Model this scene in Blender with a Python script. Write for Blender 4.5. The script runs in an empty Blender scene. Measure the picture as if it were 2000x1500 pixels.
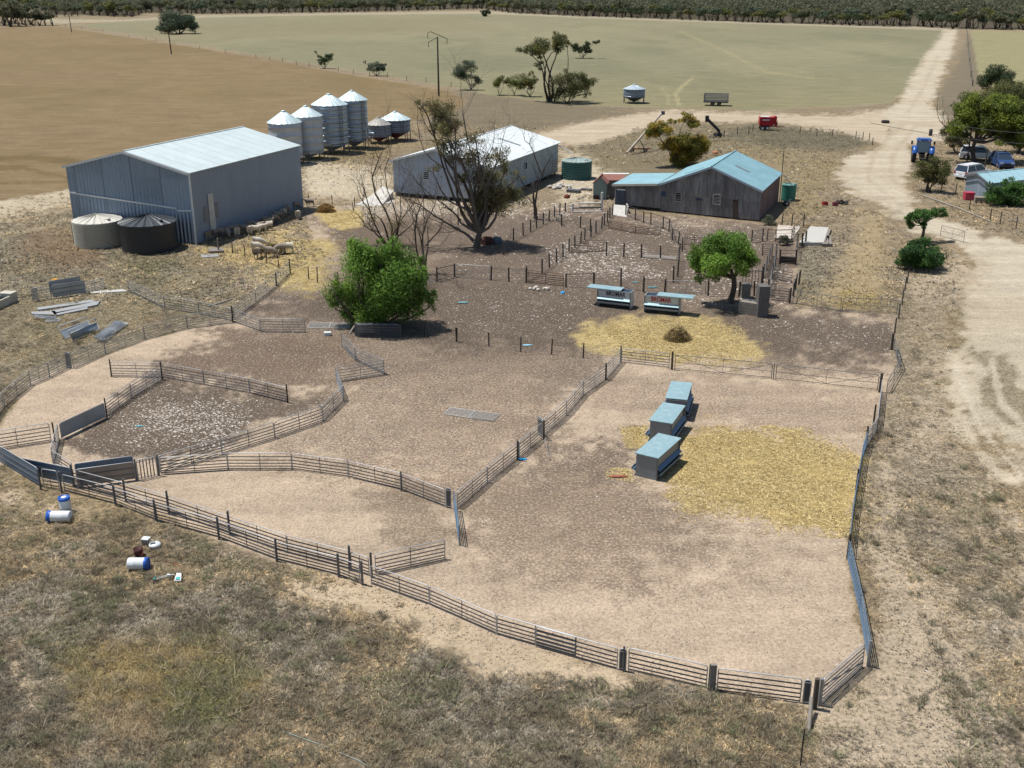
import bpy, bmesh, math, random
import numpy as np
from mathutils import Vector, Matrix

R = math.radians
FPX, HCAM = 2100.0, 22.0
PITCH = math.atan(790 / FPX)
CP, SP = math.cos(PITCH), math.sin(PITCH)
SUN_AZ, SUN_EL = 290.0, 69.0
scene = bpy.context.scene
col = scene.collection
AL = 0.68

def ray(u, v):
    x = (u - 1000) / FPX; y = (v - 750) / FPX
    return (x, CP - y * SP, -SP - y * CP)
def G(u, v, z=0.0):
    """surveyed point of the site seen at photo pixel u,v lying at height z"""
    d = ray(u, v); k = (z - HCAM) / d[2]
    return Vector((d[0] * k, d[1] * k, z))
def PX(x, y, z=0.0):
    z = z - HCAM
    dz = y * CP - z * SP; Y = -(z * CP + y * SP)
    return 1000 + FPX * x / dz, 750 + FPX * Y / dz
def HG(p, v):
    lo, hi = 0.0, 40.0
    for _ in range(40):
        m = (lo + hi) / 2
        if PX(p[0], p[1], m)[1] > v: lo = m
        else: hi = m
    return lo
def AT(u, v, y):
    """point at pixel u,v on the upright plane Y = y"""
    d = ray(u, v); k = y / d[1]
    return Vector((d[0] * k, y, HCAM + d[2] * k))
def srgb(r, g, b, k=AL):
    f = lambda c: ((c / 255 + 0.055) / 1.055) ** 2.4 if c / 255 > 0.04045 else c / 255 / 12.92
    return (f(r) * k, f(g) * k, f(b) * k)

# ---------- materials
_mats = {}
def nodes_of(m):
    m.use_nodes = True
    nt = m.node_tree
    for n in list(nt.nodes): nt.nodes.remove(n)
    out = nt.nodes.new('ShaderNodeOutputMaterial')
    bs = nt.nodes.new('ShaderNodeBsdfPrincipled')
    nt.links.new(bs.outputs[0], out.inputs[0])
    return nt, bs
def N(nt, t, **kw):
    n = nt.nodes.new(t)
    for k, v in kw.items():
        if k in n.bl_rna.properties.keys(): setattr(n, k, v)
        else: n.inputs[k].default_value = v
    return n
def mixc(nt, fac, a, b, mode='MIX'):
    n = nt.nodes.new('ShaderNodeMix'); n.data_type = 'RGBA'; n.blend_type = mode
    for i, s in ((0, fac), (6, a), (7, b)):
        if hasattr(s, 'links'): nt.links.new(s, n.inputs[i])
        else: n.inputs[i].default_value = s if i == 0 else (*s[:3], 1)
    return n.outputs[2]
def math_(nt, op, a, b=None, c=None, clamp=False):
    n = nt.nodes.new('ShaderNodeMath'); n.operation = op; n.use_clamp = clamp
    for i, s in enumerate((a, b, c)):
        if s is None: continue
        if hasattr(s, 'links'): nt.links.new(s, n.inputs[i])
        else: n.inputs[i].default_value = s
    return n.outputs[0]
def ramp(nt, fac, lo, hi):
    n = nt.nodes.new('ShaderNodeMapRange'); n.interpolation_type = 'SMOOTHSTEP'
    nt.links.new(fac, n.inputs[0]); n.inputs[1].default_value = lo; n.inputs[2].default_value = hi
    return n.outputs[0]
def noise(nt, vec, scale, detail=3, rough=.6, out=0):
    n = nt.nodes.new('ShaderNodeTexNoise'); n.inputs['Scale'].default_value = scale
    n.inputs['Detail'].default_value = detail; n.inputs['Roughness'].default_value = rough
    if vec is not None: nt.links.new(vec, n.inputs['Vector'])
    return n.outputs[out]
def objvec(nt, scale=(1, 1, 1), kind='Object'):
    tc = nt.nodes.new('ShaderNodeTexCoord'); mp = nt.nodes.new('ShaderNodeMapping')
    nt.links.new(tc.outputs[kind], mp.inputs[0]); mp.inputs['Scale'].default_value = scale
    return mp.outputs[0]

def mat(name, rgb, rough=.7, metal=0.0, dirt=.25, dirt_rgb=None, scale=2.0, streak=(1, 1, 1), bump=0.0, spec=.3):
    """plain paint/metal/wood with uneven wear"""
    if name in _mats: return _mats[name]
    m = bpy.data.materials.new(name); nt, bs = nodes_of(m)
    v = objvec(nt, streak)
    n1 = noise(nt, v, scale, 5, .65)
    d = dirt_rgb or tuple(c * .45 for c in rgb)
    c = mixc(nt, math_(nt, 'MULTIPLY', ramp(nt, n1, .38, .72), dirt), rgb, d)
    n2 = noise(nt, v, scale * 7, 3, .6)
    c = mixc(nt, math_(nt, 'MULTIPLY', ramp(nt, n2, .45, .75), dirt * .6), c, d)
    nt.links.new(c, bs.inputs['Base Color'])
    bs.inputs['Roughness'].default_value = rough; bs.inputs['Metallic'].default_value = metal
    bs.inputs['Specular IOR Level'].default_value = spec
    if bump:
        b = N(nt, 'ShaderNodeBump', Strength=bump, Distance=.02); nt.links.new(n2, b.inputs['Height'])
        nt.links.new(b.outputs[0], bs.inputs['Normal'])
    _mats[name] = m
    return m

def vcol_mat(name, rough=.8, transl=0.0, tint=(1, 1, 1)):
    if name in _mats: return _mats[name]
    m = bpy.data.materials.new(name); nt, bs = nodes_of(m)
    a = N(nt, 'ShaderNodeAttribute', attribute_name='Col')
    c = mixc(nt, 1.0, a.outputs[0], tint, 'MULTIPLY')
    nt.links.new(c, bs.inputs['Base Color']); bs.inputs['Roughness'].default_value = rough
    bs.inputs['Specular IOR Level'].default_value = .15
    if transl:
        t = N(nt, 'ShaderNodeBsdfTranslucent'); nt.links.new(c, t.inputs[0])
        mx = N(nt, 'ShaderNodeMixShader'); mx.inputs[0].default_value = transl
        out = [n for n in nt.nodes if n.type == 'OUTPUT_MATERIAL'][0]
        nt.links.new(bs.outputs[0], mx.inputs[1]); nt.links.new(t.outputs[0], mx.inputs[2]); nt.links.new(mx.outputs[0], out.inputs[0])
    _mats[name] = m
    return m

# ---------- mesh helpers
def np_mesh(name, V, Fc, colors=None, smooth=False):
    V = np.asarray(V, np.float32).reshape(-1, 3); Fc = np.asarray(Fc, np.int32)
    me = bpy.data.meshes.new(name)
    me.vertices.add(len(V)); me.vertices.foreach_set('co', V.ravel())
    k = Fc.shape[1]
    me.loops.add(Fc.size); me.loops.foreach_set('vertex_index', Fc.ravel())
    me.polygons.add(len(Fc)); me.polygons.foreach_set('loop_start', np.arange(0, Fc.size, k, dtype=np.int32))
    me.polygons.foreach_set('loop_total', np.full(len(Fc), k, np.int32))
    if smooth: me.polygons.foreach_set('use_smooth', np.ones(len(Fc), bool))
    me.update(calc_edges=True)
    if colors is not None:
        c = np.ones((len(V), 4), np.float32); c[:, :3] = colors
        at = me.color_attributes.new('Col', 'FLOAT_COLOR', 'POINT'); at.data.foreach_set('color', c.ravel())
    return me

class MB:
    def __init__(s): s.v = []; s.f = []; s.sm = []; s.mi = []; s.M = Matrix.Identity(4); s.mat_i = 0
    def add(s, vs, fs, smooth=False):
        o = len(s.v); s.v += [tuple(s.M @ Vector(v)) for v in vs]
        for f in fs: s.f.append(tuple(i + o for i in f)); s.sm.append(smooth); s.mi.append(s.mat_i)
        return s
    def box(s, c, d, rot=None):
        x, y, z = [a / 2 for a in d]
        vs = [Vector((i * x, j * y, k * z)) for i in (-1, 1) for j in (-1, 1) for k in (-1, 1)]
        if rot is not None: vs = [rot @ v for v in vs]
        c = Vector(c)
        return s.add([v + c for v in vs], [(0, 1, 3, 2), (4, 6, 7, 5), (0, 4, 5, 1), (2, 3, 7, 6), (0, 2, 6, 4), (1, 5, 7, 3)])
    def beam(s, p, q, w, h):
        p, q = Vector(p), Vector(q); d = q - p; L = d.length
        if L < 1e-5: return s
        r = d.to_track_quat('X', 'Z').to_matrix()
        return s.box((p + q) / 2, (L, w, h), r)
    def tube(s, pts, rs, n=6, cap=True, smooth=True):
        pts = [Vector(p) for p in pts]
        if not hasattr(rs, '__len__'): rs = [rs] * len(pts)
        vs = []; fs = []; prev = None
        for i, p in enumerate(pts):
            d = (pts[min(i + 1, len(pts) - 1)] - pts[max(i - 1, 0)])
            if d.length < 1e-6: d = Vector((0, 0, 1))
            d.normalize()
            if prev is None: a = d.orthogonal().normalized()
            else:
                a = prev - d * prev.dot(d)
                a = a.normalized() if a.length > 1e-4 else d.orthogonal().normalized()
            prev = a; b = d.cross(a)
            for k in range(n):
                t = 2 * math.pi * k / n
                vs.append(p + (a * math.cos(t) + b * math.sin(t)) * rs[i])
        for i in range(len(pts) - 1):
            for k in range(n):
                k2 = (k + 1) % n
                fs.append((i * n + k, i * n + k2, (i + 1) * n + k2, (i + 1) * n + k))
        s.add(vs, fs, smooth)
        if cap: s.add(vs[:n], [tuple(range(n))[::-1]]); s.add(vs[-n:], [tuple(range(n))])
        return s
    def lathe(s, prof, n=32, c=(0, 0, 0), smooth=True, ang=(0, 2 * math.pi)):
        c = Vector(c); vs = []; fs = []
        full = abs(ang[1] - ang[0] - 2 * math.pi) < 1e-6; m = n if full else n + 1
        for r, z in prof:
            for k in range(m):
                t = ang[0] + (ang[1] - ang[0]) * k / n
                vs.append(c + Vector((r * math.cos(t), r * math.sin(t), z)))
        for i in range(len(prof) - 1):
            for k in range(n):
                k2 = (k + 1) % m
                fs.append((i * m + k, i * m + k2, (i + 1) * m + k2, (i + 1) * m + k))
        return s.add(vs, fs, smooth)
    def quad(s, *p): return s.add(p, [tuple(range(len(p)))])
    def prism(s, poly, d):
        """poly: 3-D outline, d: extrusion vector"""
        n = len(poly); d = Vector(d); P0 = [Vector(p) for p in poly]
        return s.add(P0 + [p + d for p in P0], [tuple(range(n))[::-1], tuple(range(n, 2 * n))] + [(i, (i + 1) % n, (i + 1) % n + n, i + n) for i in range(n)])
    def mesh(s, name, mats):
        me = bpy.data.meshes.new(name); me.from_pydata(s.v, [], s.f)
        me.polygons.foreach_set('use_smooth', s.sm); me.polygons.foreach_set('material_index', s.mi)
        for m in (mats if isinstance(mats, (list, tuple)) else [mats]): me.materials.append(m)
        me.update(); return me
    def build(s, name, mats, parent=None, label=None):
        return link(name, s.mesh(name, mats), parent, label)

def link(name, me, parent=None, label=None):
    o = bpy.data.objects.new(name, me); col.objects.link(o)
    if parent is not None: o.parent = parent
    if label: o['label'] = label
    return o
def tag(o, label=None, cat=None, group=None, kind=None):
    if label: o['label'] = label
    if cat: o['category'] = cat
    if group: o['group'] = group
    if kind: o['kind'] = kind
    return o
def thing(name, label, cat, loc=(0, 0, 0), rz=0.0, group=None):
    o = bpy.data.objects.new(name, None); col.objects.link(o)
    o.empty_display_size = .3
    o.location = loc; o.rotation_euler = (0, 0, rz)
    return tag(o, label, cat, group)
def dup(root, loc=None, rz=None, label=None, group=None, scale=None):
    r = root.copy(); col.objects.link(r)
    if loc is not None: r.location = loc
    if rz is not None: r.rotation_euler = (0, 0, rz)
    if scale is not None: r.scale = (scale,) * 3 if not hasattr(scale, '__len__') else scale
    if label: r['label'] = label
    if group: r['group'] = group
    for ch in list(root.children):
        c = ch.copy(); col.objects.link(c); c.parent = r
        for g in list(ch.children):
            d = g.copy(); col.objects.link(d); d.parent = c
    return r

# ---------- camera, light
cam = bpy.data.cameras.new('Camera'); co = bpy.data.objects.new('Camera', cam); col.objects.link(co)
cam.sensor_width = 36; cam.lens = FPX / 2000 * 36; cam.clip_start = .5; cam.clip_end = 12000
co.location = (0, 0, HCAM); co.rotation_euler = (math.pi / 2 - PITCH, 0, 0); scene.camera = co
w = bpy.data.worlds.new('World'); scene.world = w; w.use_nodes = True
nt = w.node_tree; bg = nt.nodes['Background']
sky = nt.nodes.new('ShaderNodeTexSky'); sky.sky_type = 'NISHITA'; sky.sun_disc = False
sky.sun_elevation = R(SUN_EL); sky.sun_rotation = R(SUN_AZ); sky.air_density = 1.2; sky.dust_density = .6; sky.ozone_density = 1.5
nt.links.new(sky.outputs[0], bg.inputs[0]); bg.inputs[1].default_value = .085
sl = bpy.data.lights.new('Sun', 'SUN'); sl.energy = 4.9; sl.angle = R(.55); sl.color = (1, .975, .93)
so = bpy.data.objects.new('Sun', sl); col.objects.link(so)
a, e = R(SUN_AZ), R(SUN_EL)
sd = Vector((math.sin(a) * math.cos(e), math.cos(a) * math.cos(e), math.sin(e)))
so.rotation_euler = sd.to_track_quat('Z', 'Y').to_euler(); so.location = (0, 0, 60)
scene.view_settings.view_transform = 'Standard'; scene.view_settings.look = 'None'
scene.view_settings.exposure = 0.17; scene.view_settings.gamma = 1.0
scene.cycles.max_bounces = 6; scene.cycles.diffuse_bounces = 3; scene.cycles.transparent_max_bounces = 6
# ---------- ground: one terrain grid whose soil colours follow the surveyed zones
_rng = np.random.RandomState(5)
_tab = _rng.rand(256, 256).astype(np.float32)
def vnoise(x, y, s, seed=0):
    x = x / s + seed * 17.3; y = y / s + seed * 9.1
    i = np.floor(x).astype(int); j = np.floor(y).astype(int); fx = x - i; fy = y - j
    fx = fx * fx * (3 - 2 * fx); fy = fy * fy * (3 - 2 * fy)
    t = lambda a, b: _tab[a & 255, b & 255]
    return (t(i, j) * (1 - fx) + t(i + 1, j) * fx) * (1 - fy) + (t(i, j + 1) * (1 - fx) + t(i + 1, j + 1) * fx) * fy
def fbm(x, y, s, seed=0, o=4):
    r = 0; a = .5; tot = 0
    for k in range(o):
        r = r + a * vnoise(x, y, s / 2 ** k, seed + k); tot += a; a *= .55
    return r / tot
def sdist(u, v, poly):
    """signed distance in photo pixels, negative inside"""
    d = np.full(u.shape, 1e9, np.float32); ins = np.zeros(u.shape, bool)
    n = len(poly)
    for i in range(n):
        x0, y0 = poly[i]; x1, y1 = poly[(i + 1) % n]
        ex, ey = x1 - x0, y1 - y0; L = ex * ex + ey * ey + 1e-9
        t = np.clip(((u - x0) * ex + (v - y0) * ey) / L, 0, 1)
        d = np.minimum(d, (u - x0 - t * ex) ** 2 + (v - y0 - t * ey) ** 2)
        if y0 != y1:
            c = ((y0 > v) != (y1 > v)) & (u < ex * (v - y0) / (y1 - y0) + x0)
            ins ^= c
    d = np.sqrt(d); return np.where(ins, -d, d)
def ss(x, a, b):
    t = np.clip((x - a) / (b - a), 0, 1); return t * t * (3 - 2 * t)

CROP = [(-900, 57), (120, 53), (430, 100), (560, 124), (660, 141), (870, 176), (912, 196), (900, 212), (806, 236), (700, 262), (590, 292), (420, 330), (140, 368), (0, 394), (-900, 520)]
PAST = [(150, 50), (300, 38), (500, 31), (700, 27), (940, 25), (1240, 38), (1500, 47), (1858, 58), (1800, 118), (1768, 180), (1742, 200), (1640, 208), (1480, 214), (1290, 210), (1200, 208), (1080, 200), (960, 185), (870, 168), (660, 134), (430, 96)]
PAST2 = [(1896, 60), (2900, 66), (2900, 500), (2150, 300), (1960, 200), (1912, 150)]
ROAD = [(1846, 60), (1868, 60), (1858, 100), (1838, 150), (1822, 196), (1824, 214), (1856, 238), (1846, 268), (1778, 290), (1772, 345), (1782, 388), (1832, 420), (1900, 446), (2000, 470), (2500, 560), (2500, 1250), (2060, 1000), (1990, 960), (1900, 880), (1862, 800), (1856, 700), (1884, 610), (1880, 560), (1898, 522), (1868, 492), (1800, 458), (1752, 428), (1700, 402), (1656, 374), (1628, 350), (1652, 318), (1716, 284), (1738, 258), (1726, 226), (1756, 196), (1776, 160), (1806, 112)]
TRACK = [(1745, 214), (1640, 226), (1480, 224), (1300, 216), (1200, 228), (1080, 252), (1010, 268), (1085, 288), (1160, 278), (1240, 256), (1300, 238), (1400, 236), (1520, 240), (1640, 258), (1730, 284)]
PEN = [(-60, 905), (60, 748), (133, 718), (206, 690), (366, 640), (455, 622), (500, 588), (568, 530), (640, 500), (610, 470), (600, 405), (700, 400), (800, 395), (905, 390), (1000, 420), (1085, 400), (1130, 405), (1205, 405), (1240, 418), (1482, 432), (1560, 470), (1550, 600), (1755, 612), (1740, 690), (1752, 745), (1718, 790), (1690, 872), (1660, 1010), (1654, 1090), (1700, 1300), (1598, 1374), (1385, 1346), (1206, 1309), (970, 1239), (725, 1140), (560, 1100), (427, 1050), (228, 985), (135, 958), (40, 930), (0, 905)]

def build_ground():
    ny, nx = 840, 780
    ys = 19.0 * np.exp(np.linspace(0, math.log(5200 / 19.0), ny))
    ts = np.linspace(-.88, .88, nx)
    Y, T = np.meshgrid(ys, ts, indexing='ij'); X = Y * T
    X = X.ravel().astype(np.float32); Y = Y.ravel().astype(np.float32)
    U, W = PX(X, Y, 0.0)
    nA = fbm(X, Y, 9, 1) - .5; nB = fbm(X, Y, 2.6, 7) - .5; nC = fbm(X, Y, 40, 3) - .5; nD = fbm(X, Y, 1.1, 13, 3) - .5; nE = fbm(X, Y, .5, 17, 2) - .5
    pm = (W + 40) * .0426          # pixels per metre at this row
    C = np.zeros((len(X), 3), np.float32)
    M = np.zeros((len(X), 4), np.float32)  # weed, clod, straw, stone
    def setc(mask, rgb, k=AL):
        c = np.array(srgb(*rgb, k=k), np.float32); C[:] = C * (1 - mask[:, None]) + c * mask[:, None]
    def zone(poly, soft, jit=1.0, jm=1.2):
        d = sdist(U, W, poly) + (nA * 1.6 + nB + nD * .9) * jm * pm * jit + nE * soft * 2.6
        return 1 - ss(d, -soft, soft)
    def m_set(mask, **kw):
        for k, val in kw.items():
            i = 'weed clod straw stone'.split().index(k); M[:, i] = M[:, i] * (1 - mask) + val * mask
    one = np.ones(len(X), np.float32)
    # dry weedy ground everywhere
    setc(one, (174, 155, 128)); m_set(one, weed=.8)
    setc(ss(nC + nA * .5, -.02, .18), (160, 143, 112)); setc(ss(nB + nA, .05, .3) * .5, (184, 158, 120))
    # left hand weeds
    for poly, c, s in (([(-200, 430), (130, 420), (420, 530), (450, 600), (130, 700), (-200, 760)], (158, 146, 118), 30),
                       ([(60, 440), (160, 450), (200, 520), (120, 520), (40, 480)], (150, 124, 98), 20),
                       ([(240, 500), (360, 500), (300, 540), (240, 520)], (122, 118, 84), 10),
                       ([(-200, 1010), (500, 1100), (900, 1260), (1560, 1400), (1560, 1800), (-400, 1800)], (140, 124, 100), 40),
                       ([(110, 1270), (430, 1240), (520, 1330), (420, 1400), (160, 1400)], (172, 144, 88), 30),
                       ([(330, 1330), (470, 1300), (450, 1420), (330, 1420)], (118, 118, 76), 14),
                       ([(180, 1380), (300, 1380), (330, 1450), (200, 1460)], (196, 160, 110), 12),
                       ([(1200, 1330), (1560, 1390), (1560, 1800), (1000, 1800), (900, 1450)], (144, 126, 98), 60),
                       ([(840, 180), (960, 180), (1190, 205), (1280, 225), (1080, 250), (990, 262), (810, 240)], (140, 128, 104), 10),
                       ([(1130, 285), (1310, 244), (1420, 240), (1500, 260), (1560, 300), (1380, 320), (1200, 340), (1100, 300)], (146, 132, 104), 8),
                       ([(1480, 240), (1690, 262), (1708, 284), (1640, 300), (1500, 285), (1400, 262)], (118, 112, 90), 5),
                       ([(1390, 285), (1500, 292), (1660, 300), (1620, 345), (1590, 420), (1530, 420), (1520, 330)], (176, 156, 116), 10),
                       ([(640, 330), (760, 300), (830, 250), (600, 285), (590, 310)], (170, 148, 104), 8),
                       ([(1868, 130), (1890, 70), (1905, 75), (1920, 160), (1900, 260), (1830, 236), (1830, 190)], (142, 130, 108), 6)):
        setc(zone(poly, s) * .85, c)
    # pale stony yards round the sheds
    for poly in ([(-200, 400), (140, 366), (150, 400), (60, 420), (-200, 470)], [(590, 310), (700, 330), (765, 340), (770, 400), (700, 395), (600, 400)],
                 [(1090, 290), (1140, 300), (1200, 345), (1150, 400), (1100, 400)], [(1100, 330), (1180, 350), (1150, 372), (1090, 372)],
                 [(690, 395), (780, 360), (790, 395), (900, 388), (905, 420), (700, 425)]):
        z = zone(poly, 12); setc(z, (204, 188, 160)); m_set(z, weed=.35, stone=.35)
    # fields
    z = zone(CROP, 1.2, .25); setc(z, (135, 116, 82)); m_set(z, weed=.1)
    setc(z * ss(nC + nA * .6, -.15, .22) * .65, (148, 125, 92)); setc(z * ss(nC - nB, 0, .3) * .5, (126, 104, 74)); setc(z * ss(nC, -.2, -.02) * .3, (150, 130, 100))
    for q in ([(-200, 312), (60, 302), (150, 312), (220, 330), (150, 322), (60, 313), (-200, 325)], [(-200, 328), (40, 322), (130, 344), (140, 350), (40, 332), (-200, 342)], [(-200, 362), (140, 352), (140, 357), (-200, 370)]):
        setc(zone(q, 2, .1) * .7, (116, 98, 62))
    z = zone(PAST, 1.5, .3); setc(z, (142, 137, 108)); m_set(z, weed=.12)
    setc(z * ss(fbm(X, Y * .5, 60, 21) - .5, -.05, .2) * .8, (154, 147, 116)); setc(z * ss(fbm(X, Y * .4, 22, 23) - .5, .02, .25) * .6, (127, 126, 98))
    setc(z * ss(W, 120, 210) * .35, (160, 146, 106)); setc(z * ss(-W, -80, -40) * .5, (150, 142, 112))
    z2 = zone([(150, 60), (500, 42), (900, 34), (1000, 60), (400, 80), (430, 96)], 6); setc(z2 * .5 * z, (146, 134, 104))
    z = zone(PAST2, 1.5, .3); setc(z, (158, 150, 112)); m_set(z, weed=.1)
    # pale strip at the edge of the far scrub
    for poly in ([(20, 24), (60, 30), (120, 38), (240, 38), (400, 30), (700, 25), (940, 22), (1240, 34), (1500, 43), (1860, 55), (1866, 60), (1500, 47.5), (1240, 38.5), (940, 27), (700, 29), (400, 34), (220, 43), (110, 46), (40, 34)],):
        z = zone(poly, 1.2, .1); setc(z, (176, 164, 138)); m_set(z, weed=.3)
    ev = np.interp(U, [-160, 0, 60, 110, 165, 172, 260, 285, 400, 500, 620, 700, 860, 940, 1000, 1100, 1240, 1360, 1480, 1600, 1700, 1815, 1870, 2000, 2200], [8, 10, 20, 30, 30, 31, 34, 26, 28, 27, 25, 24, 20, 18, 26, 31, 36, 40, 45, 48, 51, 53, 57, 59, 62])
    z = ss(ev - 1.2 - W, -.8, .8); setc(z * .9, (72, 66, 52)); m_set(z, weed=.3)  # ground beneath the far scrub darkened to stand for shade under the trees
    # roads
    z = zone(TRACK, 5, .5); setc(z * .9, (204, 186, 160)); m_set(z, weed=.12)
    z = zone(ROAD, 6, .8, 1.6) * (1 - ss(W, 600, 700)); setc(z, (206, 192, 168)); m_set(z, weed=.08)
    zb = zone([(1880, 560), (1990, 540), (2600, 620), (2600, 1300), (2100, 1080), (1990, 960), (1900, 870), (1866, 800), (1860, 700)], 34, 1.4, 1.6) * ss(W, 560, 640); setc(zb * .85, (208, 194, 170)); m_set(zb * .8, weed=.25)
    setc(z * ss(nA + nC, .0, .3) * .45, (190, 172, 144)); setc(z * ss(fbm(X, Y * .3, 3, 31) - .5, .05, .3) * .35, (182, 164, 138))
    setc(zone([(1905, 458), (1930, 455), (1942, 464), (1920, 468)], 3, .1) * .8, (120, 98, 80)); setc(zone([(1730, 410), (1760, 408), (1765, 416), (1740, 420)], 3, .1) * .6, (150, 135, 115))
    z = zone([(1780, 520), (1880, 490), (1920, 530), (1860, 620), (1850, 760), (1900, 900), (2000, 1000), (2300, 1200), (2300, 1800), (1560, 1800), (1600, 1380), (1705, 1300), (1680, 1080), (1720, 800), (1760, 600)], 26)
    setc(z, (202, 182, 155)); m_set(z, weed=.5)
    ru = zone([(1850, 690), (1900, 700), (1890, 800), (1950, 900), (2100, 1010), (2100, 1060), (1930, 930), (1850, 830)], 12); setc(ru, (208, 192, 166)); m_set(ru, weed=.1)
    ru = zone([(1895, 690), (1930, 720), (1925, 790), (1990, 850), (2080, 880), (2080, 830), (2000, 790), (1960, 700)], 10) ; setc(ru * .7, (150, 134, 106)); m_set(ru, weed=.7)
    for poly in ([(1740, 560), (1860, 560), (1850, 660), (1800, 800), (1760, 900), (1730, 900), (1735, 760)], [(1700, 900), (1850, 850), (2000, 1050), (2000, 1250), (1880, 1200), (1730, 1060)], [(1880, 1150), (2100, 1250), (2100, 1600), (1880, 1450), (1900, 1300)]):
        z = zone(poly, 40); setc(z * .4, (160, 143, 114)); m_set(z * .8, weed=.95)
    setc(zone([(1900, 1200), (1960, 1215), (1985, 1230), (1930, 1235)], 5, .4), (204, 190, 170))
    # golden dry grass strip by the pens
    z = zone([(1690, 415), (1725, 420), (1735, 480), (1720, 600), (1590, 596), (1600, 560), (1640, 530), (1670, 470)], 26); setc(z * .55, (196, 172, 126)); m_set(z, weed=.6)
    setc(zone([(1650, 560), (1730, 575), (1735, 605), (1640, 600)], 10) * .7, (176, 152, 84))
    setc(zone([(1560, 480), (1640, 480), (1610, 560), (1560, 590)], 14) * .6, (146, 138, 116))
    # sandy runs outside the bottom fence
    for poly in ([(560, 1130), (725, 1138), (970, 1240), (1210, 1310), (1240, 1350), (1050, 1310), (850, 1260), (700, 1190), (560, 1180)], [(-100, 920), (130, 962), (240, 992), (180, 1030), (-100, 990)], [(0, 1250), (60, 1310), (90, 1400), (20, 1330)]):
        z = zone(poly, 16); setc(z, (204, 182, 152)); m_set(z, weed=.3)
    # pens
    z = zone(PEN, 3, .25); setc(z, (210, 187, 160)); m_set(z, weed=0, clod=.3)
    pen = z.copy()
    def pz(poly, c, soft, **kw):
        q = zone(poly, soft, 1.6) * pen; k = kw.pop('k', 1.0); setc(q * k, c); m_set(q, **kw)
    pz([(600, 400), (1560, 400), (1560, 640), (1760, 620), (1750, 700), (1480, 720), (1200, 690), (1180, 740), (1050, 820), (900, 800), (760, 760), (560, 770), (330, 720), (440, 640), (560, 540), (640, 470)], (150, 130, 110), 34, clod=.8, k=.9)
    pz([(470, 600), (640, 555), (900, 530), (1150, 560), (1500, 600), (1760, 600), (1760, 700), (1500, 690), (1160, 672), (1000, 690), (760, 670), (560, 640)], (98, 83, 70), 24, clod=.7, k=.95)
    pz([(845, 420), (1000, 420), (1190, 410), (1330, 430), (1540, 440), (1540, 590), (1340, 600), (1100, 540), (850, 540)], (118, 101, 86), 18, clod=.7)
    pz([(640, 430), (850, 430), (850, 520), (660, 500)], (112, 95, 78), 14, clod=.7)
    pz([(640, 400), (905, 385), (905, 400), (700, 425)], (196, 180, 156), 10, stone=.6)
    pz([(320, 725), (560, 780), (660, 760), (640, 815), (540, 850), (320, 915), (130, 890), (120, 860), (210, 815)], (106, 90, 75), 14, clod=.8, stone=.25)
    pz([(460, 640), (660, 650), (700, 720), (650, 760), (330, 715), (380, 680)], (136, 114, 94), 22, clod=.8)
    pz([(1060, 860), (1240, 830), (1250, 950), (1420, 1060), (1240, 1100), (1000, 1060), (930, 1000)], (136, 117, 98), 50, clod=.95)
    pz([(900, 980), (1100, 900), (1500, 1060), (1640, 1080), (1500, 1120), (1000, 1150)], (188, 164, 138), 50, clod=.6, k=.6)
    pz([(660, 760), (1050, 720), (1080, 800), (1000, 880), (900, 960), (700, 915), (460, 905)], (180, 156, 131), 40, clod=.7, k=.8)
    pz([(450, 920), (600, 925), (780, 960), (870, 1000), (830, 1080), (740, 1000), (560, 950)], (150, 130, 106), 20, clod=.6, k=.6)
    pz([(1200, 715), (1700, 765), (1700, 860), (1560, 860), (1340, 840), (1200, 800), (1120, 860)], (192, 168, 143), 26, clod=.55, k=.7)
    # wheel tracks
    for poly, c, k2 in (([(1322, 206), (1316, 182), (1330, 168), (1352, 150), (1356, 151), (1336, 168), (1322, 183), (1329, 206)], (186, 174, 130), .7), ([(1304, 206), (1302, 186), (1290, 172), (1293, 171), (1307, 185), (1309, 206)], (176, 166, 124), .5), ([(1330, 60), (1420, 100), (1500, 140), (1590, 152), (1590, 154), (1498, 143), (1416, 102), (1328, 62)], (172, 160, 118), .6),
                        ([(1858, 715), (1905, 835), (1992, 935), (2002, 928), (1917, 826), (1872, 712)], (214, 200, 176), .8), ([(1930, 700), (1950, 790), (2010, 850), (2016, 842), (1962, 784), (1942, 698)], (214, 200, 176), .7), ([(1720, 900), (1760, 1100), (1800, 1300), (1818, 1300), (1776, 1100), (1738, 900)], (206, 186, 158), .5), ([(1660, 1330), (1720, 1500), (1745, 1500), (1682, 1325)], (206, 186, 158), .4),
                        ([(1830, 110), (1800, 170), (1770, 220), (1776, 222), (1806, 172), (1835, 112)], (186, 170, 145), .6), ([(1760, 240), (1700, 300), (1690, 350), (1780, 420), (1786, 417), (1700, 350), (1710, 302), (1768, 243)], (184, 166, 140), .55), ([(1790, 240), (1740, 300), (1735, 345), (1812, 420), (1818, 418), (1745, 345), (1750, 302), (1797, 242)], (184, 166, 140), .5),
                        ([(-50, 432), (60, 420), (140, 402), (142, 408), (60, 428), (-50, 441)], (186, 170, 140), .6), ([(-50, 455), (60, 446), (130, 425), (132, 431), (60, 453), (-50, 464)], (186, 170, 140), .5)):
        q = zone(poly, 3, .12); setc(q * k2, c); m_set(q * k2 * .8, weed=.1)
    # straw
    def sz(poly, c=(186, 160, 98), soft=18, k=.9):
        q = zone(poly, soft, 1.0); setc(q * k, c); m_set(q, straw=1, clod=.2, weed=0, stone=0)
    sz([(1345, 850), (1400, 832), (1540, 845), (1650, 885), (1684, 905), (1662, 1000), (1646, 1050), (1500, 1012), (1345, 975), (1300, 950)], soft=14)
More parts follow.
